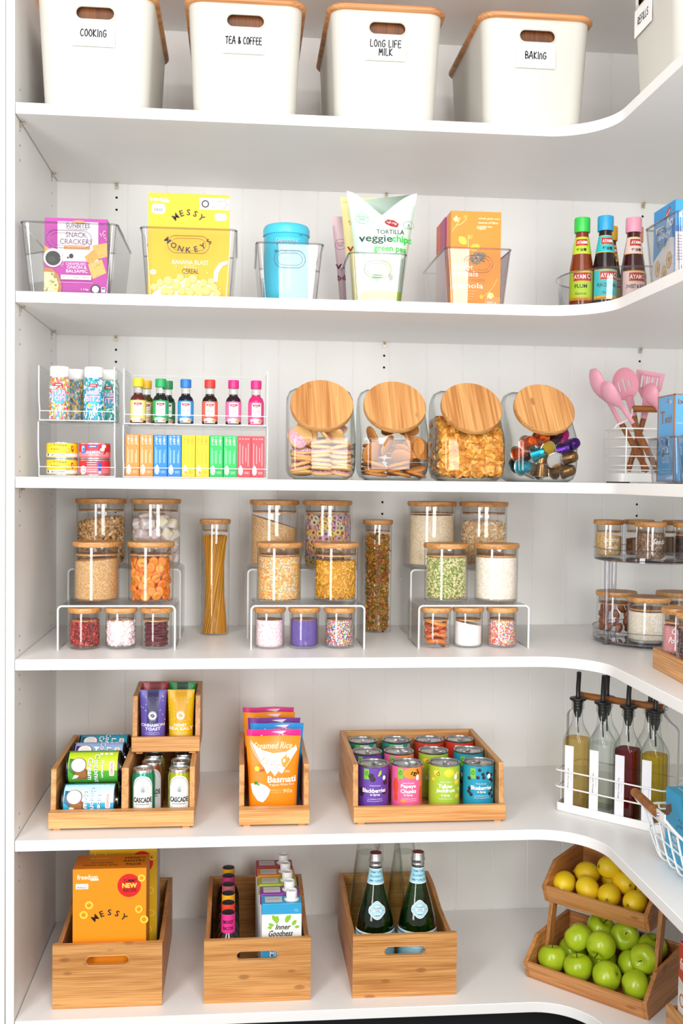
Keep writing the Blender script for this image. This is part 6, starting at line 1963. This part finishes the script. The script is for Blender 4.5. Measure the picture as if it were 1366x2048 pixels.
def oil(label, s, o, liquid, edge, words, level=.172):
    t = thing('oil_bottle', label, 'bottle', rk(s, o, .0026), RZ, 'square glass oil and vinegar bottles in the rack')
    w = .0565
    def sq(z, w_, r): return [(x, y, z) for x, y in rrect(w_, w_, r, 5)]
    body = [sq(.0, w - .008, .012), sq(.003, w, .012), sq(.168, w, .012), sq(.180, w * .97, .018), sq(.192, w * .84, .022), sq(.203, w * .62, .017), (sq(.212, .029, .0144)), sq(.222, .0245, .0122), sq(.248, .0235, .0117)]
    B().loft(body, cap1=False).done('glass_body', BOTTLEGLASS, t, smooth=50, even=True)
    b = B()
    for z in (.250, .257, .264): b.tube([(.0130 * math.cos(2 * PI * i / 24), .0130 * math.sin(2 * PI * i / 24), z) for i in range(24)], .0028, 8, closed=True)
    b.done('glass_collar', BOTTLEGLASS, t)
    k = .0035
    liqd = [sq(.004, w - .012, .010), sq(.007, w - 2 * k, .010), sq(min(.166, level), w - 2 * k, .010)]
    if level > .167: liqd.append(sq(level, w * .985 - 2 * k, .013))
    B().loft(liqd).done('liquid', clear('liquid_' + liquid.lstrip('#'), liquid, edge, .3, 2.5), t, smooth=50, even=True)
    BLK = M('#161617', .35)
    B().lathe([(0, .226), (.006, .226), (.009, .236), (.0108, .244), (.0108, .262), (.0125, .263), (.0125, .267), (.0195, .268), (.0205, .2705), (.0195, .273), (.008, .2745), (.0055, .279), (.0055, .290)], 28).done('stopper', BLK, t)
    b = B(); b.tube(spline([(0, 0, .286), (0, 0, .300), (.0015, -.001, .318), (.003, -.003, .330), (.0035, -.004, .336)], 3), .0056, 10)
    b.done('pourer_spout', BLK, t)
    B().tube([(0, 0, .228), (.001, 0, .205), (.002, 0, .188)], .0020, 8).done('air_tube', BLK, t)
    if words:
        lx = -.006
        B().box(lx - .0115, -w / 2 - .0007, .014, lx + .0115, -w / 2 - .0002, .160).done('paper_label', M('#eeeef4', .5), t)
        art(t, ([('t', words, lx - .002, .080, .052, .0050, '#3a3a44', .003, 0, -PI / 2)] if words != '-' else []) + [('r', lx + .0055, .084, .0008, .022, '#b9b9c4'), ('r', lx - .008, .086, .0008, .018, '#b9b9c4')], flat(-w / 2 - .0007), 'lettering')
    return t


of_ = .0325
oil('square bottle of pale amber white wine vinegar', .040, of_, '#f6e4b0', '#d8b468', 'White Wine Vinegar', .176)
oil('square bottle of clear white vinegar', .105, of_, '#ffffff', '#e2e8e4', 'White Vinegar', .174)
oil('square bottle of dark red wine vinegar', .170, of_, '#ba2440', '#6a1020', 'Red Wine Vinegar', .172)
oil('square bottle of golden yellow oil', .236, of_, '#f6e22c', '#ccaa0a', '-', .170)
oil('square bottle behind the clear vinegar bottle', .085, of_ + .0635, '#fdfdfa', '#e2e8e0', None, .08)
oil('square bottle behind the golden oil bottle', .196, of_ + .0635, '#fdfdfa', '#e2e8e0', None, .08)


# ------------------------------------------------------------ wire basket of bar boxes at the picture edge
BX, BY = 1.352, -.148
t = thing('wire_basket', 'white wire basket with wooden handle holding blue snack bar boxes', 'basket', (BX + .105, BY - .16, Z5 + .0004), 0)
BW, BL, BH = .215, .315, .104
def bsec(q, inset): return [(x, y, BH * q) for x, y in rrect(BW - inset, BL - inset, .045 - .01 * (1 - q), 7)]
b = B()
for q, ins in ((1.0, 0), (.60, .018), (.28, .038)):
    b.tube(bsec(q, ins), .0020 if q < 1 else .0026, 8, closed=True)
tops = bsec(1.0, 0); mids = bsec(.5, .024); lows = bsec(.10, .052); bot = bsec(.02, .075)
for i in range(1, len(tops), 3):
    b.tube(spline([tops[i], mids[i], lows[i], bot[i]], 4), .0019, 6)
n_ = 6
for k in range(-3, 4):
    b.tube([(-.07, k * .036, .0022), (.07, k * .036, .0022)], .0018, 6)
for k in (-1, 0, 1): b.tube([(k * .05, -.12, .0022), (k * .05, .12, .0022)], .0018, 6)
# long straight sides need their own uprights
for k in range(-2, 3):
    for sx in (-1, 1):
        b.tube(spline([(sx * BW / 2, k * .044, BH), (sx * (BW / 2 - .012), k * .044, BH * .5), (sx * (BW / 2 - .026), k * .044, BH * .1), (sx * (BW / 2 - .045), k * .044, .002)], 4), .0023, 6)
b.done('wire_frame', WIRE, t)
for sy in (1,):
    hy0, hy1 = BL / 2 - .02 + .018, BL / 2 - .02 - .105
    b = B()
    b.loft([[(-BW / 2 - .010 + x, hy1 - .012 + y, BH + .020 + z) for x, z in ((-.0012, -.009), (.0012, -.009), (.0012, .009), (-.0012, .009))] for y in (-.03, .012)])
    b.tube(spline([(-BW / 2 - .010, hy1 - .04, BH + .018), (-BW / 2 - .004, hy1 - .075, BH + .006), (-BW / 2, hy1 - .10, BH)], 4), .003, 8)
    b.done('handle_bracket', WIRE, t)
    b = B()
    b.tube(spline([(-BW / 2 - .010, hy0, BH + .024), (-BW / 2 - .003, hy0 + .008, BH + .010), (-BW / 2 + .004, hy0 + .004, BH)], 4), .003, 8)
    b.done('handle_bracket', WIRE, t)
    b = B(); b.tube([(-BW / 2 - .010, hy0, BH + .026), (-BW / 2 - .010, hy1, BH + .020)], .0095, 14)
    b.done('handle', ACACIA, t, bevel=.001)
    B().ball((0, 0, 0), .0045, seg=10, rings=6).done('handle_screw', STEEL, t, loc=(-BW / 2 - .0125, hy1 - .012, BH + .020))


def barbox(label, loc, c, rz, tilt=0.0):
    t = thing('snack_bar_box', label, 'box', loc, rz, 'snack bar boxes in the wire basket', (0, tilt, rz))
    B().box(-.022, -.085, 0, .022, .085, .150).done('carton', M(c, .4), t, bevel=.0008)
    return t


BB = Z5 + .007
t = barbox('blue bar box facing the open side of the wire basket', (1.410, -.290, BB), '#2aa3cf', 0)
f = onleft(-.022, 0)
it = [('r', 0, .075, .168, .148, '#29a2cf'), ('p', [(.082, .148), (-.01, .148), (.0, .12), (.03, .128), (.082, .112)], '#1f8fbc'), ('p', [(-.084, .110), (-.058, .122), (-.052, .108), (-.072, .092), (-.084, .090)], '#6a3a2a'), ('p', [(.018, .070), (.034, .072), (.040, .010), (.020, .008)], '#5a2c1e'), ('p', [(.022, .086), (.032, .088), (.033, .074), (.023, .072)], '#6a3a26'),
      ('rr', .026, .098, .018, .024, .008, '#f4f4f2'), ('t', '6', .026, .101, None, .010, '#3a3a3a', .01), ('r', .026, .092, .009, .0016, '#3a3a3a'), ('t', 'MESSY', -.034, .054, .030, .009, '#f6f2e8', .02), ('t', 'MONKEYS', -.034, .042, .036, .008, '#f6f2e8', .02), ('ring', -.058, .022, .008, .009, .0012, '#cfe9f4')]
for k in range(26): it.append(('e', random.uniform(.020, .038), random.uniform(.012, .068), .0016, .0014, random.choice(['#3a1a10', '#8a5636', '#a87048'])))
for k in range(12): it.append(('e', random.uniform(-.03, .06), random.uniform(.08, .11), .0022, .0015, '#3a2418'))
art(t, it, f)
art(t, [('r', 0, .05, .003, .05, '#bfe4f2'), ('r', 0, -.035, .030, .03, '#c9dfe8')], ontop(.150))
t = barbox('red brown bar box behind the blue one in the wire basket', (1.457, -.295, BB), '#a84a52', 0)
art(t, [('r', -.006, .02, .004, .060, '#d8a8ac'), ('r', .004, .02, .002, .045, '#d8a8ac')], ontop(.150))

# ------------------------------------------------------------ lowest shelf: bamboo crates
def crate(label, loc, w=.244, d=.375, h=.1455, rz=0.0):
    t = thing('bamboo_crate', label, 'crate', loc, rz, 'bamboo crates with slot handles')
    th = .011
    fr = B().box(-w / 2, -d / 2, 0, w / 2, -d / 2 + th, h).done('front_board', CRATEW, t)
    c = B().prism([(x, z + h - .038) for x, z in stadium(.095, .0215)], lambda x, z, y: (x, y, z), -d / 2 - .02, -d / 2 + .03).done('cutter', BAMX, t)
    cut(fr, [c])
    fr.data.set_sharp_from_angle(angle=math.radians(30))
    b = B(); b.tube([(x, -d / 2 - .0002, z + h - .038) for x, z in stadium(.096, .0225, 8)], .0011, 6, closed=True)
    b.done('slot_edge', CRATEW, fr)
    y0 = -d / 2 + th
    top = spline([(y0 + .016, h - .018), (y0 + .07, h - .021), (y0 + .18, h - .014), (y0 + .27, h + .004), (d / 2 - .03, h + .006), (d / 2, h + .006)], 4)
    poly = [(y0, 0), (d / 2, 0)] + top[::-1] + [(y0 + .014, h - .004), (y0, h - .004)]
    for x in (-w / 2 + .001, w / 2 - th - .001):
        B().prism(poly, lambda y, z, q: (q, y, z), x, x + th).done('side_board', bamboo('crate_side', '#cf9256', '#a86a34', 1), t, bevel=.001)
    B().box(-w / 2 + th + .001, d / 2 - th, 0, w / 2 - th - .001, d / 2, h + .006).done('back_board', CRATEW, t, bevel=.001)
    B().box(-w / 2 + th + .001, -d / 2 + th, .003, w / 2 - th - .001, d / 2 - th, .009).done('floor_board', BAMX, t)
    return t


CY = .048 + .1875
crate('bamboo crate holding the orange and yellow boxes', (.196, CY, Z6 + .0003))
crate('bamboo crate holding dark sauce bottles and milk cartons', (.534, CY, Z6 + .0003))
crate('bamboo crate holding the green and clear glass bottles', (.8755, CY, Z6 + .0003))
zc = Z6 + .0098


def burst(x, y, r, yel='#ffe34a'):
    return [('e', x, y, r, r * 1.02, '#d8221e'), ('t', 'YUMMY', x + .002, y + r * .42, r * 1.2, r * .30, '#5a1414', .02), ('t', 'NEW', x + .001, y, r * 1.25, r * .42, yel, .03), ('t', 'RECIPE', x + .002, y - r * .42, r * 1.1, r * .30, '#5a1414', .02)]


def hoop(x, y, r, a=1.0): return [('ring', x, y, r, r * a, r * .55, '#e8b41c'), ('ring', x, y + r * .1, r * .92, r * a * .9, r * .25, '#f8dc5a')]


W, H = .166, .296
t = carton('snack_box', 'orange snack box standing in front inside its bamboo crate', 'box', (.196, .125, zc), W, .088, H, '#d8841c', top='#e07d14')
it = [('r', 0, H / 2, W - .001, H - .001, '#f6920f'), ('t', 'freedom', -.050, H - .0185, .046, .0115, '#fff4e2', .016), ('rr', -.034, H - .0245, .018, .005, .001, '#fff4e2'), ('t', 'FOODS', -.034, H - .0245, .012, .003, '#d8841c'), ('rr', -.062, H - .040, .028, .012, .001, '#fbf4ee'), ('t', 'LOW FODMAP', -.062, H - .037, .022, .0025, '#6a5a52'), ('t', 'FRIENDLY', -.062, H - .0425, .022, .004, '#3a3030', .01)]
it += burst(.044, H - .040, .0265) + hoop(.072, H - .024, .0085)
it += hoop(-.046, H - .084, .0095) + hoop(-.058, H - .106, .0095) + hoop(.066, H - .096, .0085, 1.1) + hoop(.078, H - .120, .0095)
it += [('ta', 'MESSY', .0, H - .152, .051, math.radians(140), math.radians(40), .0140, '#2e2018', .02)]
art(t, it, flat(-.044))
art(t, [('t', '· BURGER ·', -.030, .022, .056, .0075, '#f6c88a', .02), ('t', 'GLUTEN FREE', -.022, -.006, .050, .009, '#6a2a0c', .01), ('t', 'WHOLE GRAIN BITES', -.024, -.022, .078, .009, '#6a2a0c', .01), ('t', 'HANDY', .052, .022, .048, .0125, '#3a1a0a', .02), ('t', 'PANTRY', .052, .002, .050, .0125, '#3a1a0a', .02), ('t', 'PACK', .052, -.019, .036, .0125, '#3a1a0a', .02)], ontop(H))
W, H = .160, .345
t = carton('snack_box', 'yellow snack box standing behind the orange one in its crate', 'box', (.214, .245, zc), W, .088, H, '#b9b0a8', top='#d9b21c')
it = [('r', 0, H / 2, W - .001, H - .001, '#e8b81a'), ('t', 'freedom', -.046, H - .062, .046, .0115, '#fff4e2', .016), ('rr', -.030, H - .068, .018, .005, .001, '#fff4e2'), ('rr', -.058, H - .082, .028, .006, .001, '#fbf4ee'), ('t', 'FRIENDLY', -.058, H - .082, .022, .003, '#3a3030')]
it += burst(.044, H - .080, .0265) + hoop(.068, H - .068, .0085) + hoop(.064, H - .150, .009) + hoop(.066, H - .205, .009) + hoop(.060, H - .245, .009)
art(t, it, flat(-.044))

# dark sauce bottles in a row
SB = [('#e0308a', 'pink', ['SMOKEY', 'BACON']), ('#e8442e', 'red orange', None), ('#f0b21c', 'yellow', None), ('#b8606a', 'dusky', None), ('#c8307a', 'magenta', None), ('#e8a81c', 'amber', None)]
for i, (c, nm, w_) in enumerate(SB):
    t = thing('dark_sauce_bottle', f'dark glass bottle with {nm} neck wrap and black cap in the crate', 'bottle', (.466 - .0005 * i, .100 + .0565 * i, zc), 0, 'dark sauce bottles in a row')
    B().lathe([(0, 0), (.026, 0), (.0275, .003), (.0275, .100), (.0265, .112), (.0225, .126), (.0174, .134), (.0158, .137)], 36).done('bottle_body', M('#140a08', .08, 0, .8), t)
    B().lathe([(.0170, .128), (.0163, .138), (.0160, .1775), (.0152, .1785)], 36).done('neck_wrap', speckle('wrap_' + nm, c, '#3a1a2a', 260, .05, .4), t)
    B().lathe([(.0153, .1785), (.0150, .180), (.0135, .1805), (0, .1802)], 32).done('cap', M('#1a1718', .5), t)
    if w_: art(t, [('t', 'SMOKEY', 0, .162, .028, .0085, '#2a1018', .03), ('t', 'BACON', 0, .1475, .025, .0085, '#2a1018', .03)], wrap(.0162), 'lettering', cell=.003)
    art(t, [('r', .0, .055, .05, .05, '#ece4d2')], wrap(.0277), 'label_print', cell=.004)

# milk cartons
MC = [('#3aa4d4', 'blue'), ('#8a3f9a', 'purple'), ('#a9c42c', 'lime'), ('#e08a1c', 'orange'), ('#a8242e', 'red')]
for i, (c, nm) in enumerate(MC):
    w, d, h = .093, .056, .200
    t = thing('milk_carton', f'white and {nm} milk carton with white screw cap in the crate', 'carton', (.590 - .0025 * i, .110 + .0585 * i, zc), 0, 'milk cartons in a row')
    b = B(); b.box(-w / 2, -d / 2, 0, w / 2, d / 2, h - .022)
    b.done('carton_body', M('#ecebe9', .35), t, bevel=.0012)
    b = B()
    b.loft([[(x, y, z) for x, y in ((-w / 2, -d / 2), (w / 2, -d / 2), (w / 2, d / 2), (-w / 2, d / 2))] for z in (h - .022, h)])
    b.box(-w / 2 + .001, -d / 2 - .0006, h - .001, w / 2 - .001, -d / 2 + .010, h + .0035)
    b.done('carton_top', M(c, .3), t, bevel=.0012)
    B().box(-w / 2 + .008, -.012, h, w / 2 - .045, .018, h + .0016).done('printed_date_panel', M('#d6d3d0', .5), t)
    art(t, [*[('e', -.034 + k * .0034, .003 + .0008 * (k % 3), .0010, .0014, '#4a4a4a') for k in range(9)]], ontop(h + .0016), 'lettering')
    b = B()
    b.lathe([(0, h), (.0165, h), (.0175, h + .002), (.0120, h + .005), (.0120, h + .009)], 32, c=(.024, .002))
    b.done('cap_collar', M('#f1f0ee', .35), t)
    b = B(); n = 36
    b.loft([[(.024 + q * (.0128 + (.0003 if j % 2 else 0)) * math.cos(2 * PI * j / n), .002 + q * (.0128 + (.0003 if j % 2 else 0)) * math.sin(2 * PI * j / n), h + z) for j in range(n)] for q, z in ((1, .009), (1, .0215), (.93, .0235), (.80, .0235), (.76, .0220), (.1, .0220))])
    b.done('screw_cap', M('#f4f3f2', .35), t)
    if i == 0:
        lf = lambda x, y, a, l, wd: ('p', [(x + math.cos(a) * l * s_ - math.sin(a) * wd * q_, y + math.sin(a) * l * s_ + math.cos(a) * wd * q_) for s_, q_ in ((0, 0), (.25, .8), (.55, 1), (.85, .5), (1, 0), (.85, -.5), (.55, -1), (.25, -.8))], '#8fc43a')
        z0 = h - .052
        it = [('t', '1 L', .034, h - .0125, .008, .0055, '#d8eef8', .01), lf(-.010, z0 + .012, 2.2, .021, .0055), lf(-.012, z0 + .008, 1.5, .020, .005), lf(.008, z0 + .012, .9, .021, .0055), lf(.012, z0 + .010, 1.5, .018, .005), lf(-.018, z0 + .004, 2.8, .014, .004), lf(.024, z0 + .004, .9, .016, .0045), lf(.030, z0 - .001, .2, .012, .0035), lf(-.022, z0 - .001, 3.0, .011, .0035),
              ('t', 'Inner', .004, z0 + .001, .034, .0125, '#22261f', .012, .3), ('t', 'Goodness', -.002, z0 - .014, .056, .0140, '#22261f', .012, .3), ('l', [(-.020, z0 - .0225), (-.004, z0 - .024), (.006, z0 - .022)], .0011, '#22261f'), ('t', 'unsweetened', .018, z0 - .0235, .020, .002, '#9a9a98'),
              ('r', 0, .080, .091, .050, '#3aa4d4'), ('t', 'SOY', -.012, .107 - .004, .030, .016, '#ffffff', .02), ('t', 'MILK', -.010, .086, .034, .013, '#ffffff', .02)]
        art(t, it, flat(-d / 2 - .0008))

# green mineral water bottles and taller clear bottles
GRN = clear('green_glass', '#9ee2b0', '#2f8a4c', 1.4, 1.0)
for nm, x, y in (('on the milk carton side', .815, .128), ('on the fruit stand side', .917, .128)):
    t = thing('water_bottle', f'green mineral water bottle {nm} of its crate', 'bottle', (x, y, zc), 0, 'green mineral water bottles')
    prof = [(0, .002), (.036, 0), (.0445, .004), (.0460, .010), (.0460, .112), (.0452, .128), (.0415, .150), (.0345, .178), (.0265, .206), (.0195, .232), (.0158, .252), (.0145, .264), (.0140, .274)]
    B().lathe(prof, 48).done('bottle_body', GRN, t, smooth=60)
    B().lathe([(0, .006), (.036, .005), (.0435, .010), (.0435, .112), (.0425, .130), (.0380, .154), (0, .154)], 40).done('water', clear('green_water', '#b4e4be', '#6ab07c', .5, 1.0), t, smooth=60)
    b = B(); b.lathe([(.0146, .270), (.0160, .272), (.0160, .276), (.0148, .278), (.0152, .281), (.0172, .284), (.0172, .287), (.0152, .290), (.0152, .299), (.0142, .3015), (0, .3015)], 32)
    b.done('metal_cap', M('#d5d6d8', .25, .9), t)
    B().lathe([(0, .3016), (.0138, .3016)], 32).done('cap_disc', M('#8a2a22', .35), t)
    def rn(v):
        for (r0, z0_), (r1, z1_) in zip(prof[4:], prof[5:]):
            if v <= z1_: return r0 + (r1 - r0) * max(0, (v - z0_) / (z1_ - z0_)) + .0006
        return .0146
    z0 = .176
    hexa = lambda s: [(s * a_, z0 + s * b_) for a_, b_ in ((-.0205, 0), (-.0195, .006), (-.006, .0185), (0, .0205), (.006, .0185), (.0195, .006), (.0205, 0), (.0195, -.006), (.006, -.0185), (0, -.0205), (-.006, -.0185), (-.0195, -.006))]
    it = [('p', hexa(1.0), '#f1f5f8'), ('p', hexa(.90), '#8a7fb0'), ('p', hexa(.86), '#a9dce8'), ('ring', 0, z0, .0125, .0125, .0007, '#5a86a8'), ('e', 0, z0, .0105, .0105, '#c9e8f0'), ('t', '★', -.0155, z0 - .001, .003, .003, '#c0304a'), ('t', '★', .0155, z0 - .001, .003, .003, '#c0304a'), ('t', 'S.PELLEGRINO', 0, z0 + .0045, .019, .0042, '#54708c', .02), ('t', 'TERME', 0, z0 - .001, .012, .003, '#a04a6a', .01), ('t', '1899', 0, z0 - .0115, .010, .0032, '#3a5a78', .01), ('r', 0, z0 - .005, .016, .0010, '#6a8aa8')]
    art(t, it, wrap(rn, ref=.035), 'label_print', cell=.003, celly=.004)
    it = [('r', 0, .249, .088, .034, '#a6dcee'), ('r', 0, .2665, .088, .002, '#f1f5f8'), ('r', 0, .2322, .088, .002, '#f1f5f8')] + [('t', w_, 0, .2595 - k * .0098, .030, .0048, '#2a5a78', .015) for k, w_ in enumerate(('TERME * S.PELL', 'PELLEGRINO * S', 'RME * S.PELLEG'))]
    art(t, it, wrap(rn, ref=.0155), 'neck_print', cell=.003, celly=.006)
    it = [('r', 0, .078, .238, .088, '#9fd4e6'), ('r', 0, .1235, .238, .003, '#f1f5f8'), ('r', 0, .118, .238, .003, '#2a5a94'), ('t', 'S.PELLEGRINO', 0, .094, .062, .014, '#e8f4fa', .03), ('ring', 0, .096 - .0, .012, .002, .0005, '#9fd4e6')][:4]
    for k in range(5): it.append(('t', 'ACQUA MINERALE', (k - 2) * .045, .108, .030, .0045, '#2a5a78', .01))
    art(t, it, wrap(rn, ref=.0466), 'label_print', cell=.004, celly=.008)
for nm, x, y in (('behind the green one on the milk carton side', .806, .226), ('behind the green one on the fruit stand side', .900, .226), ('at the very back, between the other two', .874, .318)):
    t = thing('glass_bottle', f'tall clear glass bottle {nm}', 'bottle', (x, y, zc), 0, 'tall clear glass bottles')
    B().lathe([(0, .002), (.032, 0), (.0410, .006), (.0420, .120), (.0400, .160), (.0330, .220), (.0250, .280), (.0170, .335)], 48).done('bottle_body', BOTTLEGLASS, t, smooth=60)
    B().lathe([(0, .006), (.030, .005), (.0385, .010), (.0395, .120), (.0375, .160), (.0305, .220), (.0240, .268), (0, .268)], 40).done('water', clear('still_water', '#fdfdfa', '#c2c8c0', .5, 2.5), t, smooth=60)
    B().lathe([(.0175, .330), (.0185, .331), (.0185, .358), (.0175, .360), (0, .360)], 32).done('cap', M('#4a4450', .4), t)


# ------------------------------------------------------------ two-tier bamboo fruit stand, turned to the corner
FP = Vector((1.186, .124, Z6)); FD = Vector((.694, -.720, 0)).normalized(); FN = Vector((.720, .694, 0)).normalized()
FZ = math.atan2(FD.y, FD.x)
STANDW = bamboo('fruit_stand_bamboo', '#cf9458', '#a86c38', 0)
STANDE = bamboo('fruit_stand_end', '#c68a50', '#a06430', 1)
t = thing('fruit_stand', 'two-tier bamboo stand of lemons and green apples, turned to the corner', 'fruit stand', tuple(FP + Vector((0, 0, .0003))), FZ)


def fruit_tray(nm, s0, L, o0, z0, dep):
    th = .010
    e = [(.0, 0), (-.016, .042), (.040, .093), (dep, .105), (dep + .004, 0)]
    tray = bpy.data.objects.new(nm, None); COL.objects.link(tray); tray.parent = t; tray.location = (s0, o0, z0)
    tray.empty_display_size = .02
    for x in (0, L - th):
        B().prism(e, lambda y, z, q: (q, y, z), x, x + th).done('end_board', STANDE, tray, bevel=.001)
    fb = [(.0, 0), (-.016, .042), (-.007, .044), (.010, 0)]
    B().prism(fb, lambda y, z, q: (q, y, z), th, L - th).done('front_board', STANDW, tray, bevel=.001)
    B().box(th, dep - .006, 0, L - th, dep + .003, .103).done('back_board', STANDW, tray, bevel=.001)
    B().box(th, .010, .001, L - th, dep - .006, .009).done('floor_board', STANDW, tray)
    return tray


LT = fruit_tray('lower_tray', 0, .313, 0, 0, .20)
UT = fruit_tray('upper_tray', -.004, .276, .090, .158, .185)
for x in (.012, .2895):
    zt = .1585 if x < .1 else .235
    ot = .028 * (zt - .02) / .1385
    B().prism([(.060, .020), (.085, .020), (.085 + ot, zt), (.060 + ot, zt)], lambda y, z, q: (q, y, z), x - .0015, x + .0085).done('post', bamboo('post_bamboo', '#bf8148', '#96602e', 2, knots=False), t, bevel=.001)


def fs(s, o, z): return tuple(FP + FD * s + FN * o + Vector((0, 0, z)))


APPLE = fruit_skin('apple_skin', '#9ab418', '#b4c92c', 420, .22, .12)
def apple(label, s, o, z, rot):
    t = thing('green_apple', label, 'apple', fs(s, o, z), 0, 'green apples in the lower tray', rot)
    R = .0345
    prof = []
    for k in range(19):
        a = -PI / 2 + PI * k / 18
        r = R * math.cos(a) ** .86 * (1 + .05 * math.sin(a)) if abs(math.cos(a)) > 1e-6 else 0
        z_ = R * .92 * math.sin(a)
        if k >= 14: z_ -= .0125 * ((k - 14) / 4) ** 2.2
        if k <= 3: z_ += .0060 * ((3 - k) / 3) ** 2
        prof.append((max(r, 0) if 0 < k < 18 else 0, z_))
    b = B().lathe(prof, 30)
    for v in b.bm.verts:
        a = math.atan2(v.co.y, v.co.x); q_ = 1 + .018 * math.cos(5 * a) * (1 if v.co.z < 0 else .4); v.co.x *= q_; v.co.y *= q_
    b.done('flesh', APPLE, t, smooth=80)
    b = B(); b.tube([(0, 0, .017), (.001, .0005, .026), (.003, .001, .036)], .0011, 6); b.done('stem', M('#3a2614', .7), t)
    b = B()
    for k in range(5):
        a = 2 * PI * k / 5
        b.loft([[(.0015 * math.cos(a + .6), .0015 * math.sin(a + .6), -.0265), (.0015 * math.cos(a - .6), .0015 * math.sin(a - .6), -.0265), (.0046 * math.cos(a), .0046 * math.sin(a), -.0302)], [(.0015 * math.cos(a + .6), .0015 * math.sin(a + .6), -.0258), (.0015 * math.cos(a - .6), .0015 * math.sin(a - .6), -.0258), (.0046 * math.cos(a), .0046 * math.sin(a), -.0296)]])
    b.done('calyx', M('#2e2416', .8), t)


za = .009 + .036
AP = [('green apple with upright stem at the corner end of the front row', .047, .042, za, (-.2, .1, .3)), ('green apple with upright stem, second in the front row', .117, .040, za, (-.15, .05, 1.0)), ('green apple showing its dark calyx, third in the front row', .189, .045, za + .001, (-2.1, .5, .5)), ('green apple turned sideways at the outer end of the front row', .260, .046, za + .001, (.3, 1.35, .2)),
      ('green apple with its dark calyx turned up, above the first apples', .092, .085, za + .050, (2.5, -.5, .4)), ('green apple in the middle of the upper layer', .158, .074, za + .054, (.6, -2.4, 0)), ('green apple high at the outer end beside the post', .262, .088, za + .050, (.2, -1.5, .6)), ('green apple low between the middle and outer ones', .222, .110, za + .016, (-.4, .4, 0)),
      ('green apple at the back below the upper tray, corner side', .118, .150, za + .060, (.5, .3, 0)), ('green apple at the back with a creased stem hollow', .186, .142, za + .062, (.9, -.4, 0)), ('green apple at the back near the outer post', .248, .160, za + .046, (.2, .2, 0)), ('green apple hidden low behind the first one', .064, .112, za, (.2, .2, 0)),
      ('green apple low at the back, middle of the tray', .140, .118, za, (.2, .2, 0)), ('green apple low at the back by the outer end', .272, .118, za - .002, (.2, .2, 0))]
for lb, s_, o_, z_, r_ in AP: apple(lb, s_, o_, z_, r_)

LEMON = fruit_skin('lemon_skin', '#f7ce10', '#fbdc30', 700, .34, .5)
def lemon(label, s, o, z, rot):
    t = thing('lemon', label, 'lemon', fs(s, o, z), 0, 'lemons in the upper tray', rot)
    prof = [(0, -.0372), (.0035, -.0362), (.0060, -.0335)] + [(.0278 * math.cos(a) ** .9, .0315 * math.sin(a)) for a in [-1.25 + 2.5 * k / 14 for k in range(15)]] + [(.0050, .0320), (.0030, .0332), (0, .0335)]
    B().lathe(prof, 28).done('flesh', LEMON, t, smooth=80)
    b = B()
    for k in range(5):
        a = 2 * PI * k / 5
        b.loft([[(.001 * math.cos(a + 1), .001 * math.sin(a + 1), z_), (.001 * math.cos(a - 1), .001 * math.sin(a - 1), z_), (.0062 * math.cos(a), .0062 * math.sin(a), z_ - .0006)] for z_ in (.0336, .0346)])
    b.ball((0, 0, .0345), .0016, seg=8, rings=6)
    b.done('stem_star', M('#4f6a24', .7), t)


zl = .158 + .009 + .0315
LM = [('lemon at the corner end of the front row, seen end on', .026, .134, zl, (1.45, 0, 2.6)), ('lemon with a green stem star low in the front row', .089, .136, zl, (2.35, .1, .6)), ('lemon lying long ways in the front row', .146, .136, zl - .001, (1.5, 0, -.5)), ('lemon at the outer end of the front row', .212, .138, zl, (1.5, .3, -.9)),
      ('lemon behind the two at the corner end', .058, .192, zl + .016, (1.5, 0, .9)), ('lemon on top with its green stem star showing', .124, .182, zl + .050, (.5, -1.35, -.2)), ('lemon in the second row with a small green star', .160, .186, zl + .020, (1.3, -.9, .3)), ('lemon behind, mostly under the shelf edge', .220, .196, zl + .014, (1.5, 0, .2)), ('lemon at the back of the upper tray under the lemon on top', .110, .236, zl, (1.5, 0, .8))]
for lb, s_, o_, z_, r_ in LM: lemon(lb, s_, o_, z_, r_)

# crate with a carton at the picture edge
crate('bamboo crate at the picture edge holding a red and white carton', (1.378 + .14, -.252 - .122, Z6 + .0003), .244, .28, .116, -PI / 2)
t = carton('cereal_carton', 'red and white cereal carton in the crate at the picture edge', 'box', (1.394 + .075, -.258 - .10, zc), .150, .172, .248, '#d8d2cc', top='#c8203a')
it = [('r', 0, .216, .170, .062, '#c0341f'), ('p', [(-.085, .185), (.085, .185), (.085, .150), (-.02, .160), (-.085, .176)], '#c0341f'), ('t', 'freedom', -.030, .206, .096, .024, '#fff4ee', .016), ('r', 0, .08, .170, .150, '#e6e0da'), ('p', [(-.085, .185), (.085, .185), (.085, .14), (-.085, .178)], '#c0341f'), ('ring', -.066, .132, .012, .014, .004, '#a8685a'), ('ring', -.040, .122, .010, .012, .004, '#5a5aa0'), ('e', -.060, .075, .022, .028, '#d6ccc0'), ('e', -.060, .078, .008, .010, '#4a3a78'), ('p', [(-.085, .060), (-.03, .050), (-.03, .030), (-.085, .044)], '#5a3a94'), ('p', [(-.085, .036), (-.03, .026), (-.03, .008), (-.085, .008)], '#d8582a')]
art(t, it, onleft(-.075, 0))
